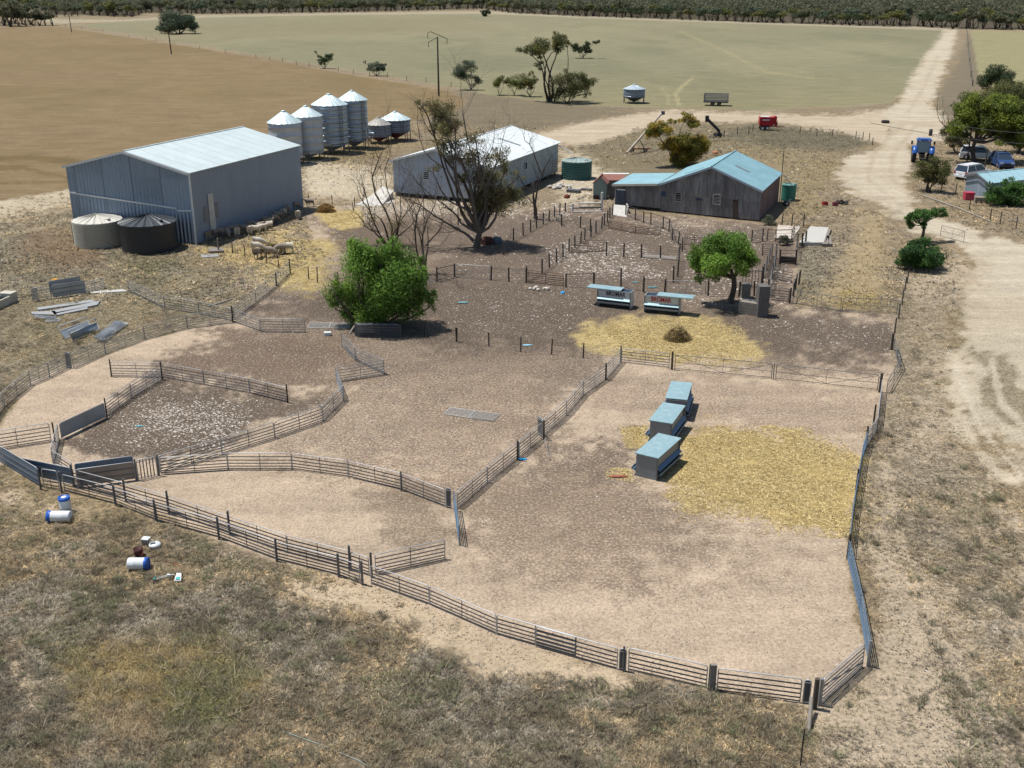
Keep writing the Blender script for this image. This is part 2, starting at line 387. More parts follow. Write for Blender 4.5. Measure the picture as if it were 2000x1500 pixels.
    sz([(1220, 830), (1264, 832), (1262, 880), (1222, 880)], soft=5); sz([(1182, 922), (1215, 914), (1235, 928), (1195, 940)], soft=4)
    sz([(1136, 650), (1200, 632), (1270, 622), (1380, 622), (1440, 645), (1484, 690), (1440, 708), (1330, 702), (1210, 690), (1150, 675)], (206, 184, 128))
    sz([(430, 492), (520, 468), (630, 470), (655, 495), (622, 530), (640, 560), (590, 566), (520, 535), (450, 512)], (196, 176, 118))
    sz([(622, 408), (700, 415), (698, 438), (650, 440)], (206, 182, 124), 6)
    sz([(380, 482), (430, 470), (440, 500), (380, 496)], (182, 162, 104), 6)
    # white litter
    for poly, val in (([(280, 780), (440, 770), (480, 830), (420, 880), (260, 850)], .8), ([(1120, 470), (1240, 480), (1300, 540), (1120, 540), (1080, 510)], .8), ([(880, 380), (1100, 395), (1090, 410), (900, 420)], .5),
                      ([(1200, 402), (1240, 415), (1480, 440), (1470, 480), (1250, 460)], .6), ([(600, 740), (800, 740), (720, 900), (480, 900)], .3), ([(920, 560), (1140, 580), (1160, 620), (900, 610)], .35), ([(560, 400), (700, 395), (640, 480), (440, 480)], .35)):
        m_set(zone(poly, 30) * (1 - M[:, 2]), stone=val)
    Z = (fbm(X, Y, 3, 41) - .5) * .05 * (1 - ss(Y, 60, 200)); Z = np.where(pen > .5, Z * .3, Z)
    V = np.stack([X, Y, Z], 1)
    idx = np.arange(ny * nx).reshape(ny, nx)
    Fq = np.stack([idx[:-1, :-1], idx[:-1, 1:], idx[1:, 1:], idx[1:, :-1]], -1).reshape(-1, 4)
    cu = U[Fq].mean(1); cw = W[Fq].mean(1)
    reg = np.zeros(len(Fq), int)
    for k, poly in ((1, CROP), (2, PAST), (3, PAST2), (4, TRACK), (4, ROAD), (5, PEN)):
        reg[sdist(cu, cw, poly) < 0] = k
    m = ground_material()
    for k, nm, lab in ((0, 'ground', 'dry weedy ground'), (1, 'crop_field', 'ripe tan crop field'), (2, 'pasture', 'pale green pasture beyond the sheds'), (3, 'pasture', 'pale green pasture right of the road'), (4, 'dirt_road', 'pale dirt road and track'), (5, 'stock_yard_ground', 'trampled soil of the sheep yards')):
        f = Fq[reg == k]; used = np.unique(f); mp = np.full(len(V), -1, np.int64); mp[used] = np.arange(len(used))
        Vk = V[used]; fk = mp[f]; Ck = C[used]; Mk = M[used]
        if k == 0:   # outer skirt so the land goes on beyond the surveyed wedge
            n0 = len(Vk); yb = 19.0; e = .88
            sk = [(-9000, -9000), (9000, -9000), (9000, yb), (yb * e, yb), (-yb * e, yb), (-9000, yb), (5200 * -e, 5200), (-9000, 5200), (5200 * e, 5200), (9000, 5200)]
            Vk = np.vstack([Vk, np.array([(x, y, 0) for x, y in sk], np.float32)])
            q = [(0, 1, 2, 3), (0, 3, 4, 5), (5, 4, 6, 7), (3, 2, 9, 8)]
            fk = np.vstack([fk, np.array(q) + n0])
            Ck = np.vstack([Ck, np.tile(np.array(srgb(150, 132, 104), np.float32), (len(sk), 1))]); Mk = np.vstack([Mk, np.tile(np.array([.5, 0, 0, 0], np.float32), (len(sk), 1))])
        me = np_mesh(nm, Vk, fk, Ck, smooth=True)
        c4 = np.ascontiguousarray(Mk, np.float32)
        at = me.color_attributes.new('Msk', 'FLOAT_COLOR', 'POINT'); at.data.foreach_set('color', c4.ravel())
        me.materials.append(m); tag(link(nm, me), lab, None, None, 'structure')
    return

def ground_material():
    m = bpy.data.materials.new('soil'); nt, bs = nodes_of(m)
    tc = nt.nodes.new('ShaderNodeTexCoord'); v = tc.outputs['Object']
    c = N(nt, 'ShaderNodeAttribute', attribute_name='Col').outputs[0]
    ma = N(nt, 'ShaderNodeAttribute', attribute_name='Msk')
    sp = nt.nodes.new('ShaderNodeSeparateColor'); nt.links.new(ma.outputs[0], sp.inputs[0])
    weed, clod, straw, stone = sp.outputs[0], sp.outputs[1], sp.outputs[2], ma.outputs['Alpha']
    n_l = noise(nt, v, .35, 5, .62); n_m = noise(nt, v, 1.7, 5, .68); n_f = noise(nt, v, 6.5, 4, .75); n_x = noise(nt, v, 17, 2, .7)
    # overall variation
    c = mixc(nt, math_(nt, 'MULTIPLY', ramp(nt, n_l, .35, .7), .12), c, (.06, .045, .03), 'MIX')
    mpx = nt.nodes.new('ShaderNodeMapping'); nt.links.new(v, mpx.inputs[0]); mpx.inputs['Scale'].default_value = (.25, 1, 1)
    n_s = noise(nt, mpx.outputs[0], .45, 6, .72)
    g = math_(nt, 'ADD', math_(nt, 'ADD', math_(nt, 'MULTIPLY', n_f, 1.3), math_(nt, 'ADD', math_(nt, 'MULTIPLY', n_s, 1.05), math_(nt, 'MULTIPLY', n_m, .7))), -.47)
    gc = nt.nodes.new('ShaderNodeCombineColor'); [nt.links.new(g, gc.inputs[i]) for i in range(3)]
    c = mixc(nt, 1.0, c, gc.outputs[0], 'MULTIPLY')
    # weeds: dark olive-grey tussocks over the pale soil
    wv = math_(nt, 'ADD', math_(nt, 'MULTIPLY', n_m, .6), math_(nt, 'MULTIPLY', n_f, .4))
    th = math_(nt, 'SUBTRACT', .67, math_(nt, 'MULTIPLY', weed, .2))
    wm = math_(nt, 'MULTIPLY', ramp(nt, math_(nt, 'SUBTRACT', wv, th), -.03, .07), math_(nt, 'MULTIPLY', weed, 1.1, clamp=True), clamp=True)
    wc = mixc(nt, ramp(nt, noise(nt, v, 2.6, 3, .6, 0), .35, .65), (.105, .088, .055), (.2, .15, .09))
    c = mixc(nt, math_(nt, 'MULTIPLY', wm, .62), c, wc)
    # trampled clods
    vo = nt.nodes.new('ShaderNodeTexVoronoi'); vo.inputs['Scale'].default_value = 7.5; nt.links.new(v, vo.inputs['Vector'])
    cl = math_(nt, 'MULTIPLY', ramp(nt, math_(nt, 'ADD', math_(nt, 'MULTIPLY', n_f, .75), math_(nt, 'MULTIPLY', n_x, .35)), .5, .68), clod)
    c = mixc(nt, math_(nt, 'MULTIPLY', cl, .7), c, (.085, .065, .048))
    n_c = noise(nt, v, 7.5, 2, .6); n_p = noise(nt, v, .9, 3, .6)
    c = mixc(nt, math_(nt, 'MULTIPLY', math_(nt, 'MULTIPLY', ramp(nt, math_(nt, 'ADD', n_c, math_(nt, 'MULTIPLY', math_(nt, 'SUBTRACT', n_p, .5), .25)), .47, .57), clod), .8), c, (.115, .09, .07))
    c = mixc(nt, math_(nt, 'MULTIPLY', math_(nt, 'MULTIPLY', ramp(nt, math_(nt, 'SUBTRACT', 1.0, n_c), .54, .64), clod), .4), c, (.6, .52, .42))
    n_w = noise(nt, v, 6, 3, .7)
    c = mixc(nt, math_(nt, 'MULTIPLY', math_(nt, 'MULTIPLY', ramp(nt, n_w, .49, .59), weed), .75), c, (.10, .085, .055))
    c = mixc(nt, math_(nt, 'MULTIPLY', math_(nt, 'MULTIPLY', ramp(nt, math_(nt, 'SUBTRACT', 1.0, n_w), .54, .68), weed), .4), c, (.5, .42, .3))
    # straw
    sv = noise(nt, v, 11, 3, .75); s2 = noise(nt, v, 2.5, 4, .7)
    c = mixc(nt, math_(nt, 'MULTIPLY', math_(nt, 'MULTIPLY', ramp(nt, sv, .42, .68), straw), .85), c, (.62, .47, .2))
    c = mixc(nt, math_(nt, 'MULTIPLY', math_(nt, 'MULTIPLY', ramp(nt, s2, .45, .62), straw), .55), c, (.2, .14, .055))
    # white pebbles, bone and wool scraps
    v2 = nt.nodes.new('ShaderNodeTexVoronoi'); v2.inputs['Scale'].default_value = 4.2; v2.inputs['Randomness'].default_value = 1; nt.links.new(v, v2.inputs['Vector'])
    sm = math_(nt, 'LESS_THAN', v2.outputs['Distance'], math_(nt, 'MULTIPLY', stone, .3))
    sm = math_(nt, 'MULTIPLY', sm, ramp(nt, math_(nt, 'ADD', n_m, math_(nt, 'MULTIPLY', stone, .25)), .5, .66))
    c = mixc(nt, math_(nt, 'MULTIPLY', sm, .85), c, (.56, .5, .43))
    nt.links.new(c, bs.inputs['Base Color'])
    bs.inputs['Roughness'].default_value = .95; bs.inputs['Specular IOR Level'].default_value = .1
    hs = math_(nt, 'ADD', math_(nt, 'MULTIPLY', n_m, .5), math_(nt, 'ADD', n_f, math_(nt, 'MULTIPLY', wm, .8)))
    b = N(nt, 'ShaderNodeBump', Strength=.7, Distance=.12); nt.links.new(hs, b.inputs['Height']); nt.links.new(b.outputs[0], bs.inputs['Normal'])
    return m
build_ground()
# ---------- yard panels, gates, wire fences
GALV = mat('galvanised_steel', (.30, .315, .33), .48, .55, .3, (.16, .15, .14), 3.0)
GALV_T = mat('sunlit_frame_steel', (.44, .45, .46), .45, .35, .25, (.25, .22, .2), 3.0)  # brighter frame tone: sun on the top pipe is put into the colour
RAIL_D = mat('shaded_rail_steel', (.13, .135, .145), .6, .3, .3, (.08, .07, .06), 3.0)  # darker rail tone: shade on the lower rails is put into the colour
BLUE_P = mat('blue_grey_rail', (.13, .20, .28), .5, .3, .3, (.08, .1, .12), 3.0)
GALV_D = mat('dull_steel', (.15, .155, .165), .6, .4, .35, (.10, .08, .065), 3.0)
RUST = mat('rusty_steel', (.14, .075, .05), .85, .1, .5, (.07, .035, .025), 4.0)
SHEET = mat('galvanised_sheet', (.33, .37, .41), .5, .45, .35, (.2, .17, .13), 1.2, (1, 1, .4))
SHEET_BL = mat('blue_zinc_sheet', (.14, .22, .33), .5, .3, .35, (.2, .2, .18), 1.2, (1, 1, .4))
SHEET_BR = mat('brown_grey_sheet', (.30, .26, .22), .6, .2, .4, (.16, .14, .12), 1.2, (1, 1, .4))  # brown-grey sheet with a darker mottle
POSTW = mat('old_timber', (.085, .068, .055), .95, 0, .5, (.03, .024, .02), 5.0, (1, 1, .2), .4)
POSTG = mat('grey_timber', (.24, .21, .18), .95, 0, .5, (.1, .085, .07), 5.0, (1, 1, .2), .4)
STAR = mat('black_steel_post', (.035, .033, .032), .7, .2, .3, (.09, .05, .03), 4.0)
WIREM = mat('fence_wire', (.13, .125, .12), .6, .4, .2)

def ph(v):   # panel height fitted to the rows of the photograph
    return float(np.interp(v, [650, 900, 1200, 1350], [.92, .86, .80, .88]))

def panel(a, b, label, group, kind='rail', h=None, rails=6, ups=1, m=None, cat='hurdle', name='yard_hurdle', gap=.02, brace=False, sm_=None):
    A, B = G(*a), G(*b); d = B - A; L = d.length; m = m or GALV
    h = h or ph((a[1] + b[1]) / 2); mr = m
    if m is GALV and (a[1] + b[1]) / 2 > 770: m, mr = GALV_T, RAIL_D  # near panels take the sunlit frame and shaded rail tones
    t = thing(name, label, cat, A, math.atan2(d.y, d.x), group)
    x0, x1, r = gap, L - gap, .021; z0 = .06; c = .10
    f = MB(); pts = []
    def arc(cx, cz, a0, a1):
        for k in range(4):
            q = R(a0 + (a1 - a0) * k / 3); pts.append((cx + c * math.cos(q), 0, cz + c * math.sin(q)))
    pts.append((x0, 0, 0)); arc(x0 + c, h - c, 180, 90); arc(x1 - c, h - c, 90, 0); pts.append((x1, 0, 0))
    f.tube(pts, r, 6); f.build('frame', m, t)
    if kind == 'rail':
        n = rails - 1
        for k in range(n):
            z = z0 + (h - z0) * (k / n) ** 1.18
            MB().box(((x0 + x1) / 2, 0, z), (x1 - x0, .024, .042)).build('rail', mr, t)
        for k in range(ups):
            x = x0 + (x1 - x0) * (k + 1) / (ups + 1)
            MB().box((x, -.017, h / 2), (.03, .012, h)).build('upright', mr, t)
        if brace: MB().beam((x0, -.02, h * .75), (x1, -.02, .2), .02, .03).build('brace', mr, t)
    elif kind == 'sheet':
        MB().box(((x0 + x1) / 2, 0, h * .5 + .02), (x1 - x0 - .02, .012, h - .1)).build('sheet', sm_ or SHEET, t)
        for z in (h * .36, h * .68): MB().box(((x0 + x1) / 2, -.02, z), (x1 - x0, .02, .035)).build('rail', GALV_D, t)
    elif kind == 'bars':
        n = 5
        for k in range(n):
            x = x0 + (x1 - x0) * (k + 1) / (n + 1)
            MB().box((x, 0, h / 2), (.05, .02, h - .04)).build('bar', mr, t)
        MB().box(((x0 + x1) / 2, -.02, h - .1), (x1 - x0, .02, .03)).build('rail', m, t)
        MB().box(((x0 + x1) / 2, -.02, .08), (x1 - x0, .02, .03)).build('rail', m, t)
    elif kind == 'wire':    # light pipe gate with mesh and cross braces
        for z in (.08, h * .5): MB().tube([(x0, 0, z), (x1, 0, z)], .014, 5).build('rail', m, t)
        w = MB()
        for k in range(1, 9): w.beam((x0, 0, h * k / 9), (x1, 0, h * k / 9), .004, .004)
        for k in range(1, int(L / .3)): w.beam((x0 + k * .3, 0, 0.05), (x0 + k * .3, 0, h), .004, .004)
        w.build('wire_mesh', WIREM, t)
        MB().tube([(x0 + .05, 0, h - .05), (L / 2, 0, .1)], .012, 5).build('brace', m, t)
        MB().tube([(x1 - .05, 0, h - .05), (L / 2, 0, .1)], .012, 5).build('brace', m, t)
        MB().tube([(L / 2, 0, .05), (L / 2, 0, h)], .012, 5).build('upright', m, t)
    return t

def post(u, v, label, h=1.15, r=.06, m=None, group=None, round_=True, lean=(0, 0), name='gate_post', cat='post'):
    p = G(u, v); f = MB()
    if round_: f.tube([(0, 0, -.1), (lean[0] * .5, lean[1] * .5, h * .5), (lean[0], lean[1], h)], [r * 1.05, r, r * .92], 10)
    else: f.box((0, 0, h / 2), (r * 1.6, r * 1.6, h + .1))
    o = link(name, f.mesh(name, m or GALV_D)); o.location = p
    return tag(o, label, cat, group)

ORD = 'first second third fourth fifth sixth seventh eighth ninth tenth eleventh twelfth thirteenth fourteenth'.split()
def run(pts, desc, group, where, **kw):
    """a line of separate panels; label counts them from a findable end"""
    n = len(pts) - 1
    for i in range(n):
        k = dict(kw); p = pts[i + 1]
        if len(p) > 2: k.update(p[2])
        if n == 1: lab = f'{desc} {where[0]}'
        else: lab = f'{ORD[i]} {desc} {where[0]}'
        if 'label' in k: lab = k.pop('label')
        panel(pts[i][:2], p[:2], lab, group, **k)

gO = 'steel panels fencing the sheep yards'
# bottom fence, from the race end to the right hand corner
run([(725, 1140), (839, 1181), (970, 1239), (1124, 1283)], 'six-rail panel from the draft gate', gO, ['along the bottom fence'])
run([(1046, 1263), (1206, 1308)], 'doubled-up six-rail panel', gO, ['overlapping its neighbour in the bottom fence'])
run([(1208, 1308), (1223, 1310)], 'narrow upright-bar filler panel', gO, ['beside the left bottom gate'], kind='bars')
panel((1226, 1309), (1380, 1345), 'long six-rail gate, left of the pair in the bottom fence', 'gates in the bottom fence', h=.9, name='yard_gate', cat='gate', ups=0)
panel((1399, 1350), (1563, 1372), 'long six-rail gate ending near the bottom right corner', 'gates in the bottom fence', h=.9, name='yard_gate', cat='gate', ups=0)
panel((1566, 1373), (1581, 1376), 'narrow upright-bar filler panel at the bottom right corner post', gO, kind='bars', h=.92)
for u, v, l in ((1384, 1347, 'left post of the pair between the two bottom gates'), (1395, 1349, 'right post of the pair between the two bottom gates'), (1217, 1311, 'thin steel post beside the narrow filler panel')):
    post(u, v, l, 1.0, .035, GALV_D, 'steel posts of the bottom gates')
MB_ = MB(); MB_.box((0, 0, .5), (.17, .12, 1.02)); o = MB_.build('gate_post', POSTG); o.location = G(1389.5, 1348); tag(o, 'weathered timber post between the two bottom gates', 'post')
post(1590, 1384, 'thick round corner post at the bottom right of the yards', 1.15, .085, POSTW)
post(1600, 1377, 'steel hinge post of the slanting corner gate', 1.02, .06, GALV)
panel((1603, 1375), (1684, 1302), 'slanting seven-rail corner gate with a diagonal brace', 'gates in the bottom fence', h=.95, rails=7, ups=0, brace=True, name='yard_gate', cat='gate')
post(1694, 1302, 'steel post at the outer end of the slanting corner gate', 1.05, .045, GALV)
# loose slanting log prop and the star post under the corner
f = MB(); a0, b0 = G(1578, 1444), AT(1585, 1362, G(1583, 1390).y)
f.tube([a0, (a0 + b0) / 2, b0], [.06, .065, .06], 8); f.build('timber_prop', POSTG); tag(bpy.data.objects['timber_prop'], 'grey round timber strut leaning against the corner post', 'strut')
post(1563, 1496, 'thin black star post with a white cap in the bottom right weeds', 1.35, .022, STAR, name='star_post')
# right hand fence
R1 = [(1697, 1301), (1678, 1195), (1655, 1092)]
run(R1, 'blue-grey panel up from the bottom right corner', gO, ['in the right fence'], h=.85, m=BLUE_P)
run([(1655, 1092), (1664, 1012), (1674, 952), (1683, 898), (1692, 872)], 'panel in the right fence', gO, ['counted upward beside the big straw patch'], h=.85, m=BLUE_P)
run([(1692, 872), (1711, 845)], 'short skewed panel', gO, ['kinking out of the right fence'], h=.85)
run([(1711, 845), (1716, 802), (1720, 768)], 'panel in the right fence', gO, ['below the tall timber post'], h=.85)
for i, (u, v) in enumerate(((1655, 1090), (1672, 958), (1691, 872), (1706, 828))):
    post(u, v, f'{ORD[i]} dark post up the right hand fence', 1.1, .05, POSTW, 'dark posts of the right fence')
# bar across the top of the bottom pen
panel((1213, 708), (1307, 719), 'six-rail galvanised gate at the head of the troughs pen', 'gates across the yards', name='yard_gate', cat='gate', h=.92)
post(1312, 722, 'thick dark post right of the six-rail gate above the troughs', 1.15, .07, POSTW)
panel((1317, 722), (1507, 740), 'long wire mesh gate, left one above the three troughs', 'gates across the yards', 'wire', h=.95, m=GALV_D, name='wire_gate', cat='gate')
panel((1514, 741), (1714, 763), 'long wire mesh gate, right one above the three troughs', 'gates across the yards', 'wire', h=.95, m=GALV_D, name='wire_gate', cat='gate')
post(1510, 741, 'slim steel post between the two long wire gates', 1.0, .03, GALV_D)
post(1718, 766, 'stout black post at the right end of the long wire gates', 1.15, .08, POSTW)
post(1741, 683, 'stout black post on a concrete pad by the right fence', 1.1, .08, POSTW)
run([(1745, 684), (1758, 722), (1731, 768)], 'tangled light wire panel', gO, ['bulging outside the right fence'], kind='wire', h=.8, m=GALV_D)
# diagonal down the middle
run([(1212, 708), (1184, 740), (1139, 772), (1106, 811), (1062, 850)], 'panel down from the six-rail gate', gO, ['in the middle diagonal fence'])
panel((1050, 847), (1061, 855), 'narrow pale filler panel halfway down the middle diagonal', gO, 'bars', h=1.0)
run([(1058, 856), (1014, 893), (952, 943), (893, 994)], 'panel below the narrow filler', gO, ['in the middle diagonal fence'])
for u, v, l in ((1183, 742, 'upper'), (1062, 858, 'middle'), (1011, 899, 'lower')): post(u, v, f'{l} of three dark posts in the middle diagonal fence', 1.05, .05, POSTW, 'dark posts of the middle diagonal')
# row from the middle diagonal back left
panel((871, 991), (882, 993), 'narrow bar filler where the diagonal meets the curved row', gO, 'bars', h=.98)
run([(870, 990), (785, 957), (681, 932), (571, 917), (446, 917), (314, 926)], 'panel counted leftward from the blue end gate', gO, ['in the curved middle row'])
post(784, 959, 'dark post in the curved middle row', 1.0, .035, GALV_D)
panel((887, 996), (897, 1066), 'blue-grey panel seen end-on below the narrow filler', gO, h=.98, m=BLUE_P)
run([(312, 923), (434, 887), (537, 855), (631, 822), (671, 781)], 'panel from the barred gate', gO, ['round the white-littered pen'])
run([(671, 783), (657, 745)], 'bluish short panel', gO, ['at the zigzag beyond the littered pen'])
run([(657, 746), (751, 731), (694, 705), (668, 676)], 'zigzag panel', gO, ['below the bright green bushy tree'])
# left loop
run([(455, 629), (366, 641), (283, 662), (206, 690), (143, 719)], 'panel leftward from the yard junction', gO, ['in the upper left arc'])
panel((131, 718), (141, 720), 'narrow filler with a white top plate in the upper left arc', gO, 'bars', h=1.0)
run([(131, 719), (97, 736), (60, 752), (9, 794), (-20, 836)], 'panel below the narrow white-topped filler', gO, ['in the upper left arc'])
run([(252, 570), (322, 603), (389, 614), (454, 627)], 'panel from its loose weedy end', gO, ['in the spur outside the yards'])
run([(455, 628), (509, 647)], 'six-rail panel', gO, ['right of the yard junction'])
run([(510, 648), (597, 649)], 'pale end panel', gO, ['beside the flat panel on the ground'])
run([(457, 624), (500, 590), (540, 558), (567, 533)], 'panel climbing from the yard junction', gO, ['toward the straw yard'], h=.95)
post(540, 558, 'wide grey timber post in the panels climbing to the straw yard', 1.05, .07, POSTG)
post(567, 534, 'dark end post of the panels climbing to the straw yard', 1.2, .05, POSTW)
post(455, 629, 'dark steel post at the yard junction', 1.15, .05, STAR)
# inner wing
run([(218, 735), (317, 737), (399, 752), (488, 768), (562, 786)], 'pale panel from its left free end', gO, ['in the long inner wing'])
run([(317, 741), (257, 777), (209, 813)], 'panel below the inner wing', gO, ['dropping to the grey sheeted panel'])
panel((207, 816), (120, 858), 'dark grey sheeted panel left of the white-littered pen', gO, 'sheet')
panel((-32, 882), (101, 861), 'long six-rail gate cut by the left photo edge', 'gates across the yards', name='yard_gate', cat='gate', h=.98)
run([(116, 858), (104, 905)], 'panel seen end-on', gO, ['beside the long gate at the left edge'])
run([(104, 910), (144, 935)], 'pale slanting panel', gO, ['above the sheeted race'])
for u, v, l in ((108, 864, 'black post at the latch end of the long left gate'), (317, 741, 'black post at the bend of the inner wing'), (562, 787, 'black end post of the inner wing'), (218, 736, 'black post at the left free end of the inner wing'), (209, 815, 'black post right of the grey sheeted panel')):
    post(u, v, l, 1.1, .04, STAR)
# sheeted race and little barred gate
panel((152, 953), (266, 937), 'brown sheeted front panel of the crush race', gO, 'sheet', h=.93, sm_=SHEET_BR)
panel((150, 941), (264, 925), 'blue sheeted back panel of the crush race', gO, 'sheet', h=.93, sm_=SHEET_BL)
panel((270, 937), (309, 929), 'small gate of upright bars at the race mouth', 'gates across the yards', 'bars', h=1.0, name='yard_gate', cat='gate')
post(311, 929, 'steel post right of the small barred gate', 1.1, .045, GALV_D); post(268, 938, 'steel post left of the small barred gate', 1.1, .045, GALV_D)
# double line of the long race along the bottom left
run([(-14, 893), (9, 908), (78, 950)], 'blue sheeted panel', gO, ['of the outer race at the left edge'], kind='sheet', h=.95, sm_=SHEET_BL)
run([(86, 953), (117, 958)], 'short gate of level bars', gO, ['in the outer race by the drums'], h=.98)
run([(126, 959), (227, 985), (307, 1017), (428, 1050), (541, 1093), (662, 1124), (704, 1140)], 'panel rightward from the short gate', gO, ['in the outer race line'])
run([(46, 928), (143, 948)], 'blue sheeted panel', gO, ['of the inner race at the left edge'], kind='sheet', h=.9, sm_=SHEET_BL)
run([(146, 949), (246, 976), (331, 1001), (449, 1042), (562, 1080), (684, 1112)], 'panel rightward from the sheeted one', gO, ['in the inner race line'])
run([(686, 1113), (722, 1125)], 'small link panel', gO, ['between the race lines at the draft gate'])
for i, (u, v) in enumerate(((80, 956), (121, 962), (226, 988), (305, 1018), (428, 1053), (541, 1096), (662, 1127), (708, 1142))):
    post(u, v, f'{ORD[i]} steel post from the left along the outer race', 1.05, .05, GALV_D, 'steel posts of the outer race')
for i, (u, v) in enumerate(((144, 950), (246, 979), (330, 1003), (449, 1044), (684, 1114), (726, 1128))):
    post(u, v, f'{ORD[i]} steel post from the left along the inner race', 1.12, .05, GALV_D, 'steel posts of the inner race')
panel((733, 1121), (870, 1091), 'draft gate swung open into the bottom pen', 'gates across the yards', name='yard_gate', cat='gate', h=.86)

def flat_panel(c4, label, group=None, name='fallen_hurdle', z=.05, m=None):
    """c4: four photo corners of a panel lying on the ground"""
    P4 = [G(*p, z) for p in c4]; o = sum(P4, Vector()) / 4
    t = thing(name, label, 'hurdle', (o.x, o.y, 0), 0, group)
    q = [p - Vector((o.x, o.y, 0)) for p in P4]
    f = MB(); f.tube([*q, q[0]], .022, 6); f.build('frame', m or GALV, t)
    for k in range(1, 6):
        MB().beam(q[0].lerp(q[3], k / 6), q[1].lerp(q[2], k / 6), .035, .022).build('rail', m or GALV, t)
    MB().beam(q[0].lerp(q[1], .5), q[3].lerp(q[2], .5), .03, .03).build('upright', m or GALV, t)
    return t
PALE = mat('pale_steel', (.52, .52, .5), .6, .2, .3, (.3, .27, .22), 4.0)
flat_panel([(880, 796), (976, 809), (963, 823), (867, 808)], 'galvanised panel lying flat in the open middle pen', m=PALE)
flat_panel([(607, 629), (686, 632), (684, 642), (601, 640)], 'pale panel lying flat left of the bushy green tree', m=PALE)

# ---------- post and wire fences: one thing per fence, posts are its parts
def fence(pts, label, wires=4, h=1.0, r=.045, m=None, mesh=False, top_rail=None, group=None, cat='fence', name='wire_fence', hs=None, rail_m=None, wr=.006, wire=True):
    Q = [G(*p[:2]) for p in pts]; o = Q[0].copy()
    t = thing(name, label, cat, o, 0, group); rnd = random.Random(len(pts) * 7 + int(pts[0][0]))
    tops = []
    for i, q in enumerate(Q):
        hh = (hs[i] if hs else h) * rnd.uniform(.95, 1.07); l = Vector((rnd.uniform(-.05, .05), rnd.uniform(-.04, .04), 0)); b = q - o
        MB().tube([b + Vector((0, 0, -.1)), b + l + Vector((0, 0, hh))], [r, r * .9], 6).build('post', m or STAR, t)
        tops.append((b, l, hh))
    if not wire: return t
    w = MB()
    for (b, l, hh), (b2, l2, h2) in zip(tops, tops[1:]):
        for k in range(wires):
            s = .92 - .8 * k / max(1, wires - 1) if wires > 1 else .9
            w.beam(b + l * s + Vector((0, 0, hh * s)), b2 + l2 * s + Vector((0, 0, h2 * s)), wr, wr)
        if mesh:
            L = (b2 - b).length
            for k in range(1, int(L / .3)):
                p = b.lerp(b2, k * .3 / L); w.beam(p, p + Vector((0, 0, hh * .8)), .004, .004)
    w.build('wire', WIREM, t)
    if top_rail:
        for (b, l, hh), (b2, l2, h2) in zip(tops, tops[1:]):
            MB().tube([b + l * .9 + Vector((0, 0, hh * top_rail)), b2 + l2 * .9 + Vector((0, 0, h2 * top_rail))], .03, 6).build('rail', rail_m or POSTG, t)
    return t
gY = 'old timber post fences of the inner yards'
k_ = dict(r=.068, m=POSTW, h=1.15, group=gY, wires=6, mesh=True, wr=.014, name='timber_post_fence')
fence([(1028, 550), (1059, 534), (1073, 522), (1087, 512), (1100, 502), (1111, 491), (1123, 485), (1134, 476), (1142, 470), (1154, 463), (1164, 456), (1175, 447), (1180, 440), (1186, 434), (1191, 426), (1196, 420)], 'dark timber post fence running diagonally to the wool shed door', **k_)
fence([(1184, 499), (1218, 502), (1253, 504), (1290, 505), (1326, 510)], 'timber post fence across the white-littered inner pen', **k_)
fence([(1222, 421), (1241, 429), (1257, 435), (1271, 439), (1295, 447), (1306, 452), (1313, 469), (1325, 478), (1332, 491)], 'dark post fence sloping right from the wool shed ramp', top_rail=.93, rail_m=STAR, **{**k_, 'r': .06})
fence([(1326, 510), (1323, 540), (1315, 552)], 'short fence of tall dark posts between the inner pens', **{**k_, 'h': 1.4})
fence([(984, 498), (1003, 470), (1022, 460), (1036, 452), (1048, 445), (1061, 438), (1072, 432), (1083, 425), (1093, 420)], 'post fence from the big gum tree toward the dead tree', **k_)
fence([(1083, 425), (1097, 441), (1133, 445), (1153, 452)], 'post fence right of the dead white-limbed tree', **k_)
fence([(854, 550), (888, 541)], 'leaning rail fence left of the pale framed gate', top_rail=.9, rail_m=POSTW, **k_)
panel((890, 542), (957, 547), 'pale framed mesh gate in the middle yard fence', 'gates across the yards', 'wire', h=1.1, m=PALE, name='wire_gate', cat='gate')
fence([(959, 547), (994, 550), (1028, 552)], 'pale-railed fence right of the pale framed gate', top_rail=.86, **k_)
panel((1031, 552), (1101, 560), 'rusty red seven-rail gate in the middle yard fence', 'gates across the yards', rails=7, m=RUST, h=.98, name='yard_gate', cat='gate')
fence([(1105, 561), (1160, 562)], 'single sagging timber rail right of the rusty gate', top_rail=.92, rail_m=POSTW, **k_)
fence([(1160, 562), (1213, 561), (1256, 570)], 'wire fence behind the left lettered feeder', hs=[1.1, 1.5, 1.2], **{**k_, 'h': 1.1})
fence([(1257, 571), (1298, 572)], 'pale-railed mesh fence above the right lettered feeder', top_rail=.9, **k_)
panel((1301, 572), (1378, 574), 'galvanised mesh gate behind the right lettered feeder', 'gates across the yards', 'wire', h=.95, m=GALV, name='wire_gate', cat='gate')
fence([(1383, 578), (1443, 580), (1473, 577)], 'wire fence behind the round green tree', **k_)
panel((1115, 494), (1180, 490), 'two rusty panels stacked flat against the diagonal fence', None, rails=7, m=RUST, h=.95)
run([(1188, 446), (1241, 456), (1290, 461)], 'rusty low panel', 'rusty low panels under the wool shed ramp', ['below the wool shed ramp'], m=RUST, h=.75)
panel((1336, 478), (1376, 482), 'rusty braced gate left of the round green tree', 'gates across the yards', rails=6, m=RUST, h=.95, brace=True, name='yard_gate', cat='gate')
